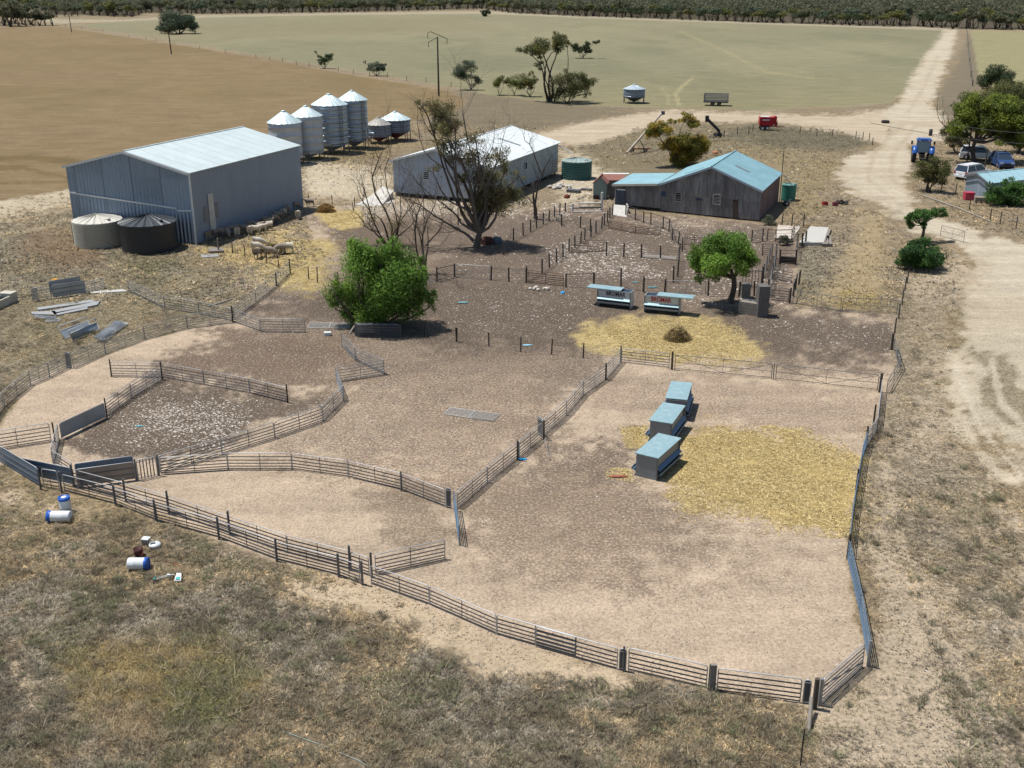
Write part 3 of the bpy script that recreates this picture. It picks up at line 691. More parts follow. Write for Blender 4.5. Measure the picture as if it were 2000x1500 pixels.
fence([(1468, 474), (1489, 471)], 'two posts holding a rusty ladder-like gate below the wool shed', h=1.2, r=.06, m=POSTW, wires=7, wr=.03, group=gY, name='timber_post_fence')
fence([(660, 555), (620, 552), (603, 545), (545, 523), (521, 515), (503, 507), (479, 502), (454, 495)], 'post and wire fence below the straw yard', h=1.0, hs=[1, 1.2, 1, 1, 1, 1, 1, 1], r=.05, m=STAR, wires=3)
fence([(892, 668), (955, 677), (1017, 687), (1077, 692), (1139, 699), (1212, 706)], 'sagging post and mesh fence across the middle yard', h=.98, r=.05, m=POSTW, wires=6, mesh=True)
fence([(829, 659), (892, 668)], 'mesh fence in the shade of the bushy tree', h=.95, r=.045, m=STAR, wires=6, mesh=True)
fence([(1771, 553), (1767, 568), (1762, 596), (1755, 622), (1747, 650)], 'post and wire fence running up the right of the yards', h=1.1, r=.05, m=POSTW, wires=4)
panel((1548, 592), (1642, 608), 'left half of the braced mesh gate right of the concrete blocks', 'gates across the yards', 'wire', h=1.0, m=GALV_D, name='wire_gate', cat='gate')
panel((1644, 608), (1752, 613), 'right half of the braced mesh gate right of the concrete blocks', 'gates across the yards', 'wire', h=1.0, m=GALV_D, name='wire_gate', cat='gate')
panel((1502, 586), (1540, 590), 'grey rail gate between the concrete blocks and braced gate', 'gates across the yards', h=1.0, m=GALV_D, name='yard_gate', cat='gate')
panel((1511, 545), (1546, 552), 'rail gate high on the right yard rim', 'gates across the yards', h=1.0, m=GALV_D, name='yard_gate', cat='gate')
fence([(1542, 592), (1549, 578), (1553, 566), (1560, 556)], 'four stout posts with a slanting rail at the right yard rim', h=1.2, r=.08, m=POSTW, wires=3, top_rail=.95, group=gY, name='timber_post_fence')
fence([(1500, 578), (1508, 545), (1513, 520), (1515, 505)], 'dark posts of the narrow rusty race behind the concrete blocks', h=1.3, r=.07, m=POSTW, wires=6, wr=.025, group=gY, name='timber_post_fence')
fence([(1490, 543), (1497, 528), (1502, 512), (1507, 500), (1489, 500)], 'rusty rails of the narrow race behind the concrete blocks', h=1.1, r=.05, m=RUST, wires=6, wr=.03, group=gY, name='timber_post_fence')
fence([(1523, 516), (1554, 517), (1557, 483), (1566, 482), (1573, 478)], 'black posts and boards round the dip pen below the slabs', h=1.2, r=.08, m=POSTW, wires=5, wr=.03, group=gY, name='timber_post_fence')
fence([(1498, 470), (1515, 472), (1546, 471), (1550, 462), (1569, 443)], 'railing along the near side of the concrete yard floor', h=1.05, r=.05, m=POSTW, wires=4, wr=.02, top_rail=.95, rail_m=RUST, group=gY, name='timber_post_fence')
fence([(1527, 441), (1546, 443), (1569, 443)], 'three dark posts behind the concrete yard floor', h=1.2, r=.06, m=POSTW, wires=2, group=gY, name='timber_post_fence')
# distant and boundary fences
fence([(128, 52), (160, 56), (200, 61), (252, 73), (285, 77), (305, 81), (340, 86), (390, 96), (440, 103), (500, 113), (527, 118), (552, 122), (579, 127), (604, 131), (661, 139), (690, 144), (722, 149), (757, 151), (794, 158), (832, 161), (881, 170), (925, 172)], 'long boundary fence between the tan crop and green pasture', h=1.1, r=.07, m=POSTW, wires=3, wr=.01)
fence([(1414, 268), (1440, 262), (1462, 262), (1470, 256), (1517, 250), (1562, 262), (1595, 266), (1625, 268), (1671, 271), (1685, 273), (1697, 275), (1704, 284)], 'wire fence round the dark grassy island by the road', h=1.1, r=.06, m=POSTW, wires=3)
fence([(1394, 272), (1414, 268), (1422, 283), (1440, 279), (1330, 300)][:2], 'two short posts behind the yellow wattle', h=1.0, r=.05, m=POSTW, wires=2)
fence([(1888, 60), (1890, 90), (1893, 120), (1896, 150), (1899, 168)], 'roadside wire fence running to the far scrub', h=1.2, r=.09, m=STAR, wires=4, wr=.03)
fence([(1838, 376), (1866, 380), (1893, 410), (1934, 430), (1953, 438), (1984, 447), (2030, 462)], 'pale wire fence below the small corrugated house', h=1.2, r=.05, m=POSTW, wires=3)
panel((1836, 462), (1882, 474), 'light wire gate standing open on the road by the small tree', 'gates across the yards', 'wire', h=1.05, m=GALV_D, name='wire_gate', cat='gate')
fence([(604, 400), (649, 399), (690, 413)], 'wire gate fence at the far end of the big grey shed', h=1.0, r=.05, m=POSTW, wires=3)
fence([(693, 405), (709, 400), (711, 385), (745, 368)], 'posts beside the pale ramp of the white shed', h=1.1, r=.05, m=POSTW, wires=2)
# ---------- sheds, tanks, silos
def ppm(p): return FPX / (p[1] * CP - (p[2] - HCAM) * SP)
def WP(u, v, A, B):
    """point at pixel u,v on the upright plane through A and B"""
    n = Vector((-(B.y - A.y), B.x - A.x, 0)); d = Vector(ray(u, v)); o = Vector((0, 0, HCAM))
    return o + d * (n.dot(A - o) / n.dot(d))
def corr(name, rgb, axis, pitch=.2, rough=.45, metal=.5, dirt=.25, dirt_rgb=None, bump=.6, lap=0, patch=0, lapz=0, contrast=.25):
    m = bpy.data.materials.new(name); nt, bs = nodes_of(m)
    tc = nt.nodes.new('ShaderNodeTexCoord'); v = tc.outputs['Object']
    sx = nt.nodes.new('ShaderNodeSeparateXYZ'); nt.links.new(v, sx.inputs[0]); ax = sx.outputs[axis]
    s = math_(nt, 'SINE', math_(nt, 'MULTIPLY', ax, 2 * math.pi / pitch))
    mp = nt.nodes.new('ShaderNodeMapping'); nt.links.new(v, mp.inputs[0]); mp.inputs['Scale'].default_value = (1, 1, .25)
    n1 = noise(nt, mp.outputs[0], .8, 6, .65); n2 = noise(nt, mp.outputs[0], 5, 4, .6)
    c = mixc(nt, math_(nt, 'MULTIPLY', ramp(nt, n1, .35, .7), dirt), rgb, dirt_rgb or tuple(q * .6 for q in rgb))
    c = mixc(nt, math_(nt, 'MULTIPLY', ramp(nt, n2, .4, .75), dirt * .8), c, dirt_rgb or tuple(q * .55 for q in rgb))
    if lap:   # separate sheets differ a little from one another
        fl = math_(nt, 'FLOOR', math_(nt, 'DIVIDE', ax, lap)); fz = math_(nt, 'FLOOR', math_(nt, 'DIVIDE', sx.outputs[2], 1.9 if not lapz else lapz))
        wn = nt.nodes.new('ShaderNodeTexWhiteNoise'); cb = nt.nodes.new('ShaderNodeCombineXYZ'); nt.links.new(fl, cb.inputs[0]); nt.links.new(fz, cb.inputs[1])
        nt.links.new(cb.outputs[0], wn.inputs[0])
        g = math_(nt, 'ADD', math_(nt, 'MULTIPLY', wn.outputs[0], contrast), 1 - contrast * .5)
        gc = nt.nodes.new('ShaderNodeCombineColor'); [nt.links.new(g, gc.inputs[i]) for i in range(3)]
        c = mixc(nt, 1.0, c, gc.outputs[0], 'MULTIPLY')
        e = math_(nt, 'LESS_THAN', math_(nt, 'FRACT', math_(nt, 'DIVIDE', ax, lap)), .045)
        c = mixc(nt, math_(nt, 'MULTIPLY', e, .5), c, tuple(q * .3 for q in rgb))
    nt.links.new(c, bs.inputs['Base Color']); bs.inputs['Roughness'].default_value = rough; bs.inputs['Metallic'].default_value = metal
    b = N(nt, 'ShaderNodeBump', Strength=bump, Distance=pitch * .2); nt.links.new(s, b.inputs['Height']); nt.links.new(b.outputs[0], bs.inputs['Normal'])
    return m

class Shed:
    """walls and roof over a four-cornered plan: O front right corner, Wd across the gable (to the left), Ld along the ridge"""
    def __init__(s, name, label, cat, O, Wd, Ld, hr, hl, hp, mats, base_z=0.0, over=.15, apex=.5, roof_t=.06):
        s.O, s.Wd, s.Ld = Vector(O), Vector(Wd), Vector(Ld); s.hr, s.hl, s.hp = hr, hl, hp
        s.rz = math.atan2(-Wd.y, -Wd.x)           # local +x points from left to right along the gable
        s.t = thing(name, label, cat, (s.O.x, s.O.y, 0), s.rz); s.I = Matrix.Rotation(-s.rz, 4, 'Z')
        loc = lambda a, b, z: s.l(s.O + s.Wd * a + s.Ld * b, z)
        s.loc = loc; wf, ws, rf = mats; th = .05
        def wall(pts, m, n):
            o = MB(); c = sum(pts, Vector()) / len(pts)
            o.prism(pts, n * -th).build('wall', m, s.t)
        inw = (loc(.5, .5, 0) - loc(.5, 0, 0)).normalized(); inr = (loc(.5, .5, 0) - loc(0, .5, 0)).normalized()
        z0 = base_z
        wall([loc(0, 0, z0), loc(1, 0, z0), loc(1, 0, hl), loc(apex, 0, hp), loc(0, 0, hr)], wf, -inw)
        wall([loc(0, 1, z0), loc(1, 1, z0), loc(1, 1, hl), loc(apex, 1, hp), loc(0, 1, hr)], wf, inw)
        e = .004
        wall([loc(0, e, z0), loc(0, 1 - e, z0), loc(0, 1 - e, hr), loc(0, e, hr)], ws, -inr)
        wall([loc(1, e, z0), loc(1, 1 - e, z0), loc(1, 1 - e, hl), loc(1, e, hl)], ws, inr)
        W = s.Wd.length; L = s.Ld.length; oa = over / W; ob = over / L
        sr = (hp - hr) / (apex); slf = (hp - hl) / (1 - apex); r = MB(); g = .03
        for a0, z_0, a1, z_1 in ((-oa, hr - sr * oa, apex, hp), (apex, hp, 1 + oa, hl - slf * oa)):
            q = [loc(a0, -ob, z_0 + g), loc(a1, -ob, z_1 + g), loc(a1, 1 + ob, z_1 + g), loc(a0, 1 + ob, z_0 + g)]
            r.prism(q, (0, 0, roof_t))
        s.roof = r.build('roof', rf, s.t)
        c = MB(); c.tube([loc(apex, -ob, hp + roof_t + .03), loc(apex, 1 + ob, hp + roof_t + .03)], .09, 6); c.build('ridge_cap', mats[2], s.roof)
        tr = MB()
        for a0, z_0, a1, z_1 in ((-oa, hr - sr * oa, apex, hp), (apex, hp, 1 + oa, hl - slf * oa)):
            tr.beam(loc(a0, -ob - .012 / 1, z_0), loc(a1, -ob - .012, z_1), .05, .2)
        s.trim = tr
    def l(s, p, z=None):
        q = s.I @ (Vector((p[0], p[1], 0)) - Vector((s.O.x, s.O.y, 0))); q.z = p[2] if z is None else z; return q
    def lp(s, p): return s.l(p, p[2])
    def front(s, u, v): return s.lp(WP(u, v, s.O, s.O + s.Wd))
    def side(s, u, v): return s.lp(WP(u, v, s.O, s.O + s.Ld))

def gable(base_r, v_eave_r, eave_l, ridge_f, ridge_b, Llen=None):
    O = G(*base_r); hr = HG(O, v_eave_r); Lp = G(*eave_l, hr); Wd = Vector((Lp.x - O.x, Lp.y - O.y, 0))
    A = WP(*ridge_f, O, O + Wd); hp = A.z; ap = (Vector((A.x, A.y, 0)) - O).dot(Wd) / Wd.length_squared
    B = G(*ridge_b, hp); Ld = Vector((B.x - A.x, B.y - A.y, 0))
    if Llen: Ld = Ld.normalized() * Llen
    return O, Wd, Ld, hr, hp, ap

# big grey shed
O, Wd, Ld, hr, hp, ap = gable((383, 477), 339, (128, 325), (243, 297), (478, 247))
Ld = (Ld * .4 + (G(583, 287, hr) - Vector((O.x, O.y, hr))) * .6); Ld.z = 0
print('big shed', O, Wd.length, Ld.length, hr, hp, ap)
big_f = corr('blue_grey_ribbed_steel', (.27, .36, .49), 0, .38, .38, .35, .3, (.18, .25, .37), 1.0, lap=3.0, contrast=.2)  # sky-lit shade on the gable is mixed into this blue
big_s = corr('grey_wall_sheet', (.25, .29, .35), 1, .3, .7, .1, .35, (.18, .21, .26), .15)  # base lowered and blued to read as a wall in shade
big_r = corr('pale_zinc_roof', (.54, .61, .60), 1, .25, .5, .2, .5, (.44, .49, .47), .35, lap=1.5, contrast=.06)
WHT = mat('white_trim', (.66, .68, .68), .5, .1, .2)
S = Shed('machinery_shed', 'big grey steel machinery shed with a pale gable roof', 'shed', O, Wd, Ld, hr, hr, hp, (big_f, big_s, big_r), apex=ap, over=.12)
S.trim.build('barge_trim', WHT, S.t)
f = MB(); f.beam(S.loc(-.012, -.01, 0), S.loc(-.012, -.01, hr), .12, .12); f.build('corner_trim', WHT, S.t)
o_ = Vector((0, -.05, 0))
f = MB(); f.beam(S.front(137, 376) + o_, S.front(346, 407) + o_, .06, .14); f.beam(S.front(347, 411) + o_, S.front(374, 412) + o_, .06, .14); f.build('flashing', WHT, S.t)
ix = Vector((.05, 0, 0)); PALEG = mat('pale_grey_sheet', (.52, .52, .50), .6, .1, .3)
f = MB(); f.prism([S.side(404, 379) + ix, S.side(413.5, 377) + ix, S.side(422, 452) + ix, S.side(411, 455) + ix], (.04, 0, 0)); f.build('door', PALEG, S.t, 'tall pale narrow door strip')
SHD = mat('dull_grey_sheet', (.22, .225, .23), .7, .1, .3)
for q in ([(397, 404), (404, 403), (406, 432), (398, 434)], [(417, 396), (425, 394), (427, 424), (418, 427)]):
    f = MB(); f.prism([S.side(*p) + ix * .3 for p in q], (.03, 0, 0)); f.build('recess_plate', SHD, S.t)  # darker flat plates stand for two dark recesses in the wall

# white shed on low piers
O, Wd, Ld, hr, hp, ap = gable((957, 399), 327, (767, 313), (853, 291), (1002.5, 247))
Ld = (Ld + (G(1086, 279, hr) - Vector((O.x, O.y, hr)))) * .5; Ld.z = 0
print('white shed', O, Wd.length, Ld.length, hr, hp, ap)
wf = corr('white_weatherboard', (.34, .41, .51), 0, 3.0, .6, .05, .5, (.3, .3, .31), .05, lap=1.2, contrast=.1)
ws = corr('pale_ribbed_wall', (.32, .39, .44), 1, .5, .55, .15, .45, (.26, .29, .31), .7, lap=.9, contrast=.12)
wr = corr('bright_white_roof', (.68, .71, .70), 1, .35, .55, .1, .4, (.6, .62, .58), .4, lap=1.1, contrast=.07)
S = Shed('shearing_quarters', 'long white shed with a white gable roof behind the bare trees', 'shed', O, Wd, Ld, hr, hr, hp, (wf, ws, wr), base_z=.4, apex=ap, over=.3)
S.trim.build('barge_trim', WHT, S.t)
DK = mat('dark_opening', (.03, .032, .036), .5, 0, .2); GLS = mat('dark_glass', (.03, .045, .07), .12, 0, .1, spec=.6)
for a_, b in [(.02, b) for b in np.linspace(.02, .98, 9)] + [(a_, .01) for a_ in np.linspace(.15, .98, 7)]:
    MB().box(S.loc(a_, b, .2), (.2, .2, .4)).build('pier', mat('pier_concrete', (.3, .28, .26)), S.t)
MB().prism([S.loc(.02, .02, .02), S.loc(.98, .02, .02), S.loc(.98, .02, .4), S.loc(.02, .02, .4)], (0, .05, 0)).build('underfloor_shade', DK, S.t)  # dark sheet stands for the shade beneath the raised floor
def window(S, q, side, bars=4, m=GLS, fm=WHT, name='window'):
    P = [(S.side if side else S.front)(*p) for p in q]; off = Vector((.05, 0, 0)) if side else Vector((0, -.05, 0))
    w = MB(); w.prism([p + off * .6 for p in P], off * .6); w_ = w.build(name, m, S.t)
    fr = MB()
    for i in range(4): fr.beam(P[i] + off * 1.4, P[(i + 1) % 4] + off * 1.4, .06, .06)
    for k in range(1, bars): fr.beam(P[0].lerp(P[3], k / bars) + off * 1.3, P[1].lerp(P[2], k / bars) + off * 1.3, .04, .04)
    fr.build('frame', fm, w_)
window(S, [(827, 335), (839, 336), (839, 351), (827, 350)], 0)
window(S, [(1024, 317), (1029, 315), (1029, 330), (1024, 332)], 1, 1); window(S, [(985, 333), (990, 331), (990, 345), (985, 347)], 1, 1)
f = MB(); q = [G(*p, HG(S.O, 327)) for p in ((984, 265), (988, 264.5), (1017, 275), (1013, 276))]
za = lambda a_: hr + (hp - hr) * a_ / ap + .1
A0, A1 = S.loc(ap * .72, .62, za(ap * .72)), S.loc(ap * .28, .62, za(ap * .28)); f.beam(A0, A1, .45, .03); f.build('skylight', mat('grey_skylight', (.16, .18, .19), .4), S.roof)
f = MB(); f.tube([S.loc(0, .99, hr - .3), S.loc(-.08, .99, hr - .6), S.loc(-.16, 1.0, 2.6)], .06, 8); f.build('downpipe', WHT, S.t)
# pale ramp at the left
t = thing('loading_ramp', 'white stone ramp sloping up to the left end of the white shed', 'ramp', G(735, 392), 0)
q = [G(695, 402), G(768, 398), G(768, 372), G(742, 372)]; o = G(735, 392)
MB().prism([p - o + Vector((0, 0, z)) for p, z in zip(q, (-.02, -.02, -.02, -.02))], (0, 0, .1)).build('footing', mat('ramp_stone', (.5, .47, .42), .9), t)
f = MB(); a_ = [p - o for p in (G(700, 402), G(745, 402), G(768, 388), G(748, 378))]
f.add([a_[0], a_[1], a_[2] + Vector((0, 0, .8)), a_[3] + Vector((0, 0, .8)), a_[2], a_[3]], [(0, 1, 2, 3), (1, 4, 2), (0, 3, 5), (2, 4, 5, 3), (0, 5, 4, 1)])
f.build('slope', mat('ramp_rubble', (.56, .53, .47), .95, 0, .5, (.2, .17, .14), 3.0, bump=.6), t)

# grey weathered wool shed
O = G(1482, 433); hr = HG(O, 372); M_ = G(1289.5, 413); Wd = M_ - O; hl = HG(M_, 359)
A = WP(1391, 326, O, M_); hp = A.z; ap = (Vector((A.x, A.y, 0)) - O).dot(Wd) / Wd.length_squared
B = G(1434, 297, hp); Ld = Vector((B.x - A.x, B.y - A.y, 0)); Ld2 = G(1526, 338, hr) - Vector((O.x, O.y, hr)); Ld = (Ld + Ld2) / 2; Ld.z = 0
print('wool shed', O, Wd.length, Ld.length, hr, hl, hp, ap)
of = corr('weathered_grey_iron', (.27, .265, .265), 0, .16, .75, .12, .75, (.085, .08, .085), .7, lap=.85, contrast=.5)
os_ = corr('dark_rust_iron', (.2, .13, .13), 1, .16, .8, .1, .7, (.1, .05, .05), .6, lap=.9, contrast=.3)  # darker reddish iron on the side walls
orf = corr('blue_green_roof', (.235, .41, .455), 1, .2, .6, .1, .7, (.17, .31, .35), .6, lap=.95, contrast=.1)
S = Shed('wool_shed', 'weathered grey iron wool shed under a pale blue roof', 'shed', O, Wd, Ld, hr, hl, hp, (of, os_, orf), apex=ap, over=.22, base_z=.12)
S.trim.build('barge_trim', mat('blue_grey_trim', (.3, .36, .42), .6), S.t)
SUPS = S
# lean-to
E1 = WP(1200, 404, O, M_); E1.z = 0; aL = (E1 - O).dot(Wd) / Wd.length_squared; h3 = HG(E1, 360) - .05; LB = .62
loc = S.loc
f = MB(); f.prism([loc(1.002, .001, .3), loc(aL, .001, .3), loc(aL, .001, h3), loc(1.002, .001, hl - .08)], (0, .05, 0)); f.build('wall', of, S.t)
f = MB(); f.prism([loc(aL, .003, .3), loc(aL, LB, .3), loc(aL, LB, h3), loc(aL, .003, h3)], (.05, 0, 0)); f.build('wall', os_, S.t)
f = MB(); f.prism([loc(1.03, -.03, hl - .03), loc(aL + .02, -.03, h3 + .06), loc(aL + .02, LB + .02, h3 + .06), loc(1.03, LB + .02, hl - .03)], (0, 0, .05)); rl = f.build('lean_to_roof', orf, S.t)
f = MB(); f.beam(loc(1.03, -.04, hl - .05), loc(aL + .02, -.04, h3 + .02), .05, .22); f.build('fascia', mat('cream_fascia', (.5, .48, .42), .7), rl)
f = MB(); f.prism([S.front(1204, 370) + o_, S.front(1221, 371) + o_, S.front(1222, 406) + o_, S.front(1202, 403) + o_], (0, -.05, 0)); d_ = f.build('door', mat('blue_black_door', (.07, .085, .11), .6, .1, .3), S.t)
MB().beam(S.front(1206, 369.5) + o_ * 2, S.front(1222, 370.5) + o_ * 2, .06, .12).build('lintel', WHT, d_)
for q in ([(1319.5, 375), (1331, 376), (1331, 394), (1319, 392)],): window(S, q, 0, 4, DK, mat('weathered_slat', (.36, .35, .34), .8), 'louvre_window')
window(S, [(1394, 379), (1407, 380), (1407, 400), (1393, 398)], 0, 7, DK, mat('weathered_slat', (.36, .35, .34), .8), 'louvre_window')
for q in ([(1375, 334), (1382, 333), (1382, 337), (1376, 338)], [(1398, 335), (1406, 337), (1406, 342), (1399, 341)], [(1359, 380), (1371, 380), (1371, 392), (1359, 391)], [(1291, 374), (1301, 374), (1301, 384), (1291, 383)]):
    f = MB(); f.prism([S.front(*p) + o_ * .3 for p in q], (0, -.03, 0)); f.build('hatch', mat('navy_hatch', (.05, .065, .11), .7), S.t)
f = MB(); f.prism([S.front(1432, 390) + o_ * .3, S.front(1442, 391) + o_ * .3, S.front(1441, 428) + o_ * .3, S.front(1431, 427) + o_ * .3], (0, -.04, 0)); f.build('plank_door', mat('brown_plank_door', (.07, .052, .045), .9, 0, .5), S.t)
# overhanging upper cladding of separate lengths
up = MB(); rnd = random.Random(4)
for k in range(11):
    a0 = .94 - k * .083; a1 = a0 - .08; zb = hr * .62 + rnd.uniform(-.18, .2)
    zt = lambda a_: (hr + (hp - hr) * a_ / ap if a_ < ap else hl + (hp - hl) * (1 - a_) / (1 - ap)) - .12
    up.prism([loc(a0, 0, zb) + o_ * 1.2, loc(a1, 0, zb) + o_ * 1.2, loc(a1, 0, zt(a1)) + o_ * 1.2, loc(a0, 0, zt(a0)) + o_ * 1.2], (0, .03, 0))
up.build('upper_cladding', of, S.t)
zr = lambda a_: hr + (hp - hr) * a_ / ap + .1
f = MB(); f.beam(loc(ap * .72, .42, zr(ap * .72)), loc(ap * .42, .42, zr(ap * .42)), .5, .03); f.build('skylight', mat('grey_skylight', (.16, .18, .19)), S.roof)
f = MB(); f.beam(loc(.62, .16, hl + (hp - hl) * .38 / (1 - ap) + .1), loc(.80, .16, hl + (hp - hl) * .2 / (1 - ap) + .1), .3, .03); f.build('skylight', mat('grey_skylight', (.16, .18, .19)), S.roof)
f = MB(); f.tube([loc(-.03, 1.0, hr - .1), loc(-.07, 1.0, hr - .5), loc(-.13, .98, hr - 1.1)], .05, 8); f.build('downpipe', GALV, S.t)
f = MB(); f.tube([loc(-.02, .97, 0), loc(-.02, .97, hr + 2.4)], .045, 6); f.build('aerial_mast', STAR, S.t)
# concrete ramp in front of the lean-to
t = thing('entry_ramp', 'pale concrete ramp at the left door of the wool shed', 'ramp', G(1212, 415), 0); o = G(1212, 415)
q = [p - o for p in (G(1198, 408), G(1224, 410), G(1224, 424), G(1196, 420))]
MB().add([q[0] + Vector((0, 0, .45)), q[1] + Vector((0, 0, .45)), q[2], q[3], q[0], q[1]], [(0, 1, 2, 3)[::-1], (0, 3, 4), (1, 5, 2), (0, 4, 5, 1)]).build('slope', mat('pale_concrete', (.48, .46, .42), .9, 0, .3), t)
MB().box(G(1225, 414) - o + Vector((0, 0, .35)), (.12, 1.6, .7)).build('side_wall', mat('pale_concrete', (.48, .46, .42)), t)

# small corrugated house at the right edge
O = G(1928, 395); L0 = G(1883, 379); Wd = L0 - O; hr = HG(O, 359); hl = HG(L0, 343)
A = WP(1911, 340, O, L0); hp = max(A.z, hr + .5); ap = (Vector((A.x, A.y, 0)) - O).dot(Wd) / Wd.length_squared
B = G(1998, 331, hp); Ld = Vector((B.x - A.x, B.y - A.y, 0)); Ld = Ld.normalized() * 8.5
print('house', Wd.length, hr, hl, hp, ap, Ld)
hw = corr('blue_grey_house_iron', (.32, .40, .46), 0, .16, .6, .25, .4, (.22, .28, .33), .6, lap=.8, contrast=.15)
hw2 = corr('blue_grey_house_iron_side', (.42, .48, .52), 1, .16, .6, .25, .4, (.3, .35, .38), .6)
hrf = corr('sky_blue_roof', (.28, .44, .48), 1, .2, .55, .1, .3, (.32, .5, .56), .5, lap=1.0, contrast=.06)
S = Shed('corrugated_hut', 'small blue-grey corrugated hut cut by the right photo edge', 'hut', O, Wd, Ld, (hr + hl) / 2, (hr + hl) / 2, hp, (hw, hw2, hrf), apex=ap, over=.18)
S.trim.build('barge_trim', mat('dark_barge', (.12, .13, .15)), S.t)
CREAM = mat('cream_concrete', (.5, .46, .38), .85, 0, .35)

# two odd little sheds left of the wool shed
def hut(bl, br, apex_v, eave_v, depth, wm, rm, name, label):
    O = G(*br); Lp = G(*bl); Wd = Lp - O; he = HG(O, eave_v); A = WP((bl[0] + br[0]) / 2, apex_v, O, Lp); Ld = Vector((-Wd.y, Wd.x, 0)).normalized() * -depth
    if Ld.y < 0: Ld = -Ld
    return Shed(name, label, 'hut', O, Wd, Ld, he, he, A.z, (wm, wm, rm), over=.12, apex=.5)
gh = corr('faded_green_boards', (.22, .29, .27), 0, .12, .8, 0, .4, (.15, .19, .17), .3)
S = hut((1158, 389), (1184, 390), 346, 359, 1.5, gh, mat('rusty_red_roof', (.27, .12, .09), .8, .1, .4), 'outhouse', 'tiny faded green outhouse with a rusty red roof')
f = MB(); f.prism([S.front(1160, 381) + o_, S.front(1170, 382) + o_, S.front(1170, 390) + o_, S.front(1160, 389) + o_], (0, -.03, 0)); f.build('hatch', mat('dark_red_hatch', (.07, .02, .02)), S.t)
t = thing('stone_silo', 'round grey block tank under a red and white skillion roof', 'tank', G(1199, 380), 0); rr = 22 / ppm(G(1199, 380)); z_ = HG(G(1199, 380), 349)
MB().lathe([(rr, 0), (rr, z_ * .33), (rr * .985, z_ * .34), (rr, z_ * .35), (rr, z_ * .66), (rr * .985, z_ * .67), (rr, z_ * .68), (rr, z_)], 28).build('wall', mat('grey_block', (.25, .24, .23), .9, 0, .4), t)
f = MB(); f.prism([(-rr * 1.1, -rr * 1.1, z_ + .02), (rr * .9, -rr * 1.1, z_ + .02), (rr * .9, rr * .1, z_ + .45), (-rr * 1.1, rr * .1, z_ + .45)], (0, 0, .05)); f.build('roof', mat('rusty_red_roof', (.27, .12, .09)), t, 'rusty red near slope')
f = MB(); f.prism([(-rr * 1.1, rr * .1, z_ + .45), (rr * 1.3, rr * .1, z_ + .45), (rr * 1.4, rr * 1.3, z_ + .3), (-rr * .9, rr * 1.3, z_ + .3)], (0, 0, .05)); f.build('roof', mat('white_roof_sheet', (.62, .66, .64)), t, 'white far slope')

# ---------- round tanks and silos
def ribbed(name, rgb, pitch, rough=.5, metal=.1, dirt=.2, bump=.8, dirt_rgb=None):
    return corr(name, rgb, 2, pitch, rough, metal, dirt, dirt_rgb, bump)
def tank(u, v, rp, ve, label, mw, mr, name='water_tank', cone=.28, ribs=0, segs=18):
    p = G(u, v); r = rp / ppm(p + Vector((0, 0, 1))); h = HG(p, ve)
    t = thing(name, label, 'tank', p)
    pr = [(r, 0)]
    if ribs:
        for k in range(ribs):
            z = h * k / ribs; dz = h / ribs
            pr += [(r, z + dz * .1), (r * 1.045, z + dz * .35), (r * 1.045, z + dz * .65), (r, z + dz * .9)]
    pr += [(r, h)]
    MB().lathe(pr, 48).build('wall', mw, t)
    f = MB(); n = segs * 4; vs = [(0, 0, h + r * cone)]; fs = []
    for k in range(n):
        a_ = 2 * math.pi * k / n; up_ = (k % 4 in (0,)) * r * .045
        for q in (1.04, .12):
            vs.append((r * q * math.cos(a_), r * q * math.sin(a_), h + .03 + r * cone * (1 - q) + up_))
    for k in range(n):
        i, j = 1 + 2 * k, 1 + 2 * ((k + 1) % n); fs += [(i, j, j + 1, i + 1), (i + 1, j + 1, 0)]
    f.add(vs, fs); f.lathe([(r * 1.04, h - .02), (r * 1.04, h + .07)], 48); rf = f.build('roof', mr, t)
    MB().lathe([(.3, 0), (.3, .1), (0, .12)], 16, c=(r * .55, -r * .35, h + r * cone * .38)).build('hatch', mr, rf)
    return t, r, h
tank(196, 476, 45, 430, 'cream ribbed rainwater tank against the big grey shed', mat('cream_poly', (.45, .41, .33), .55, 0, .15), mat('cream_poly_lid', (.55, .52, .45), .55, 0, .2), ribs=14, cone=.26)
tank(294, 485, 53, 433, 'large black rainwater tank against the big grey shed', mat('black_poly', (.016, .019, .025), .45, 0, .1, spec=.5), mat('black_poly_lid', (.05, .058, .065), .45, 0, .25), cone=.26)
tank(1126, 348, 28.5, 314, 'dark green corrugated tank beside the white shed', mat('dark_green_iron', (.045, .12, .11), .5, .1, .3), mat('pale_green_lid', (.30, .37, .34), .6, 0, .3), ribs=9, cone=.22)
tank(1539, 391, 14, 361, 'teal green tank tucked behind the wool shed', mat('teal_poly', (.04, .18, .14), .5), mat('teal_lid', (.13, .29, .25), .5), cone=.2)

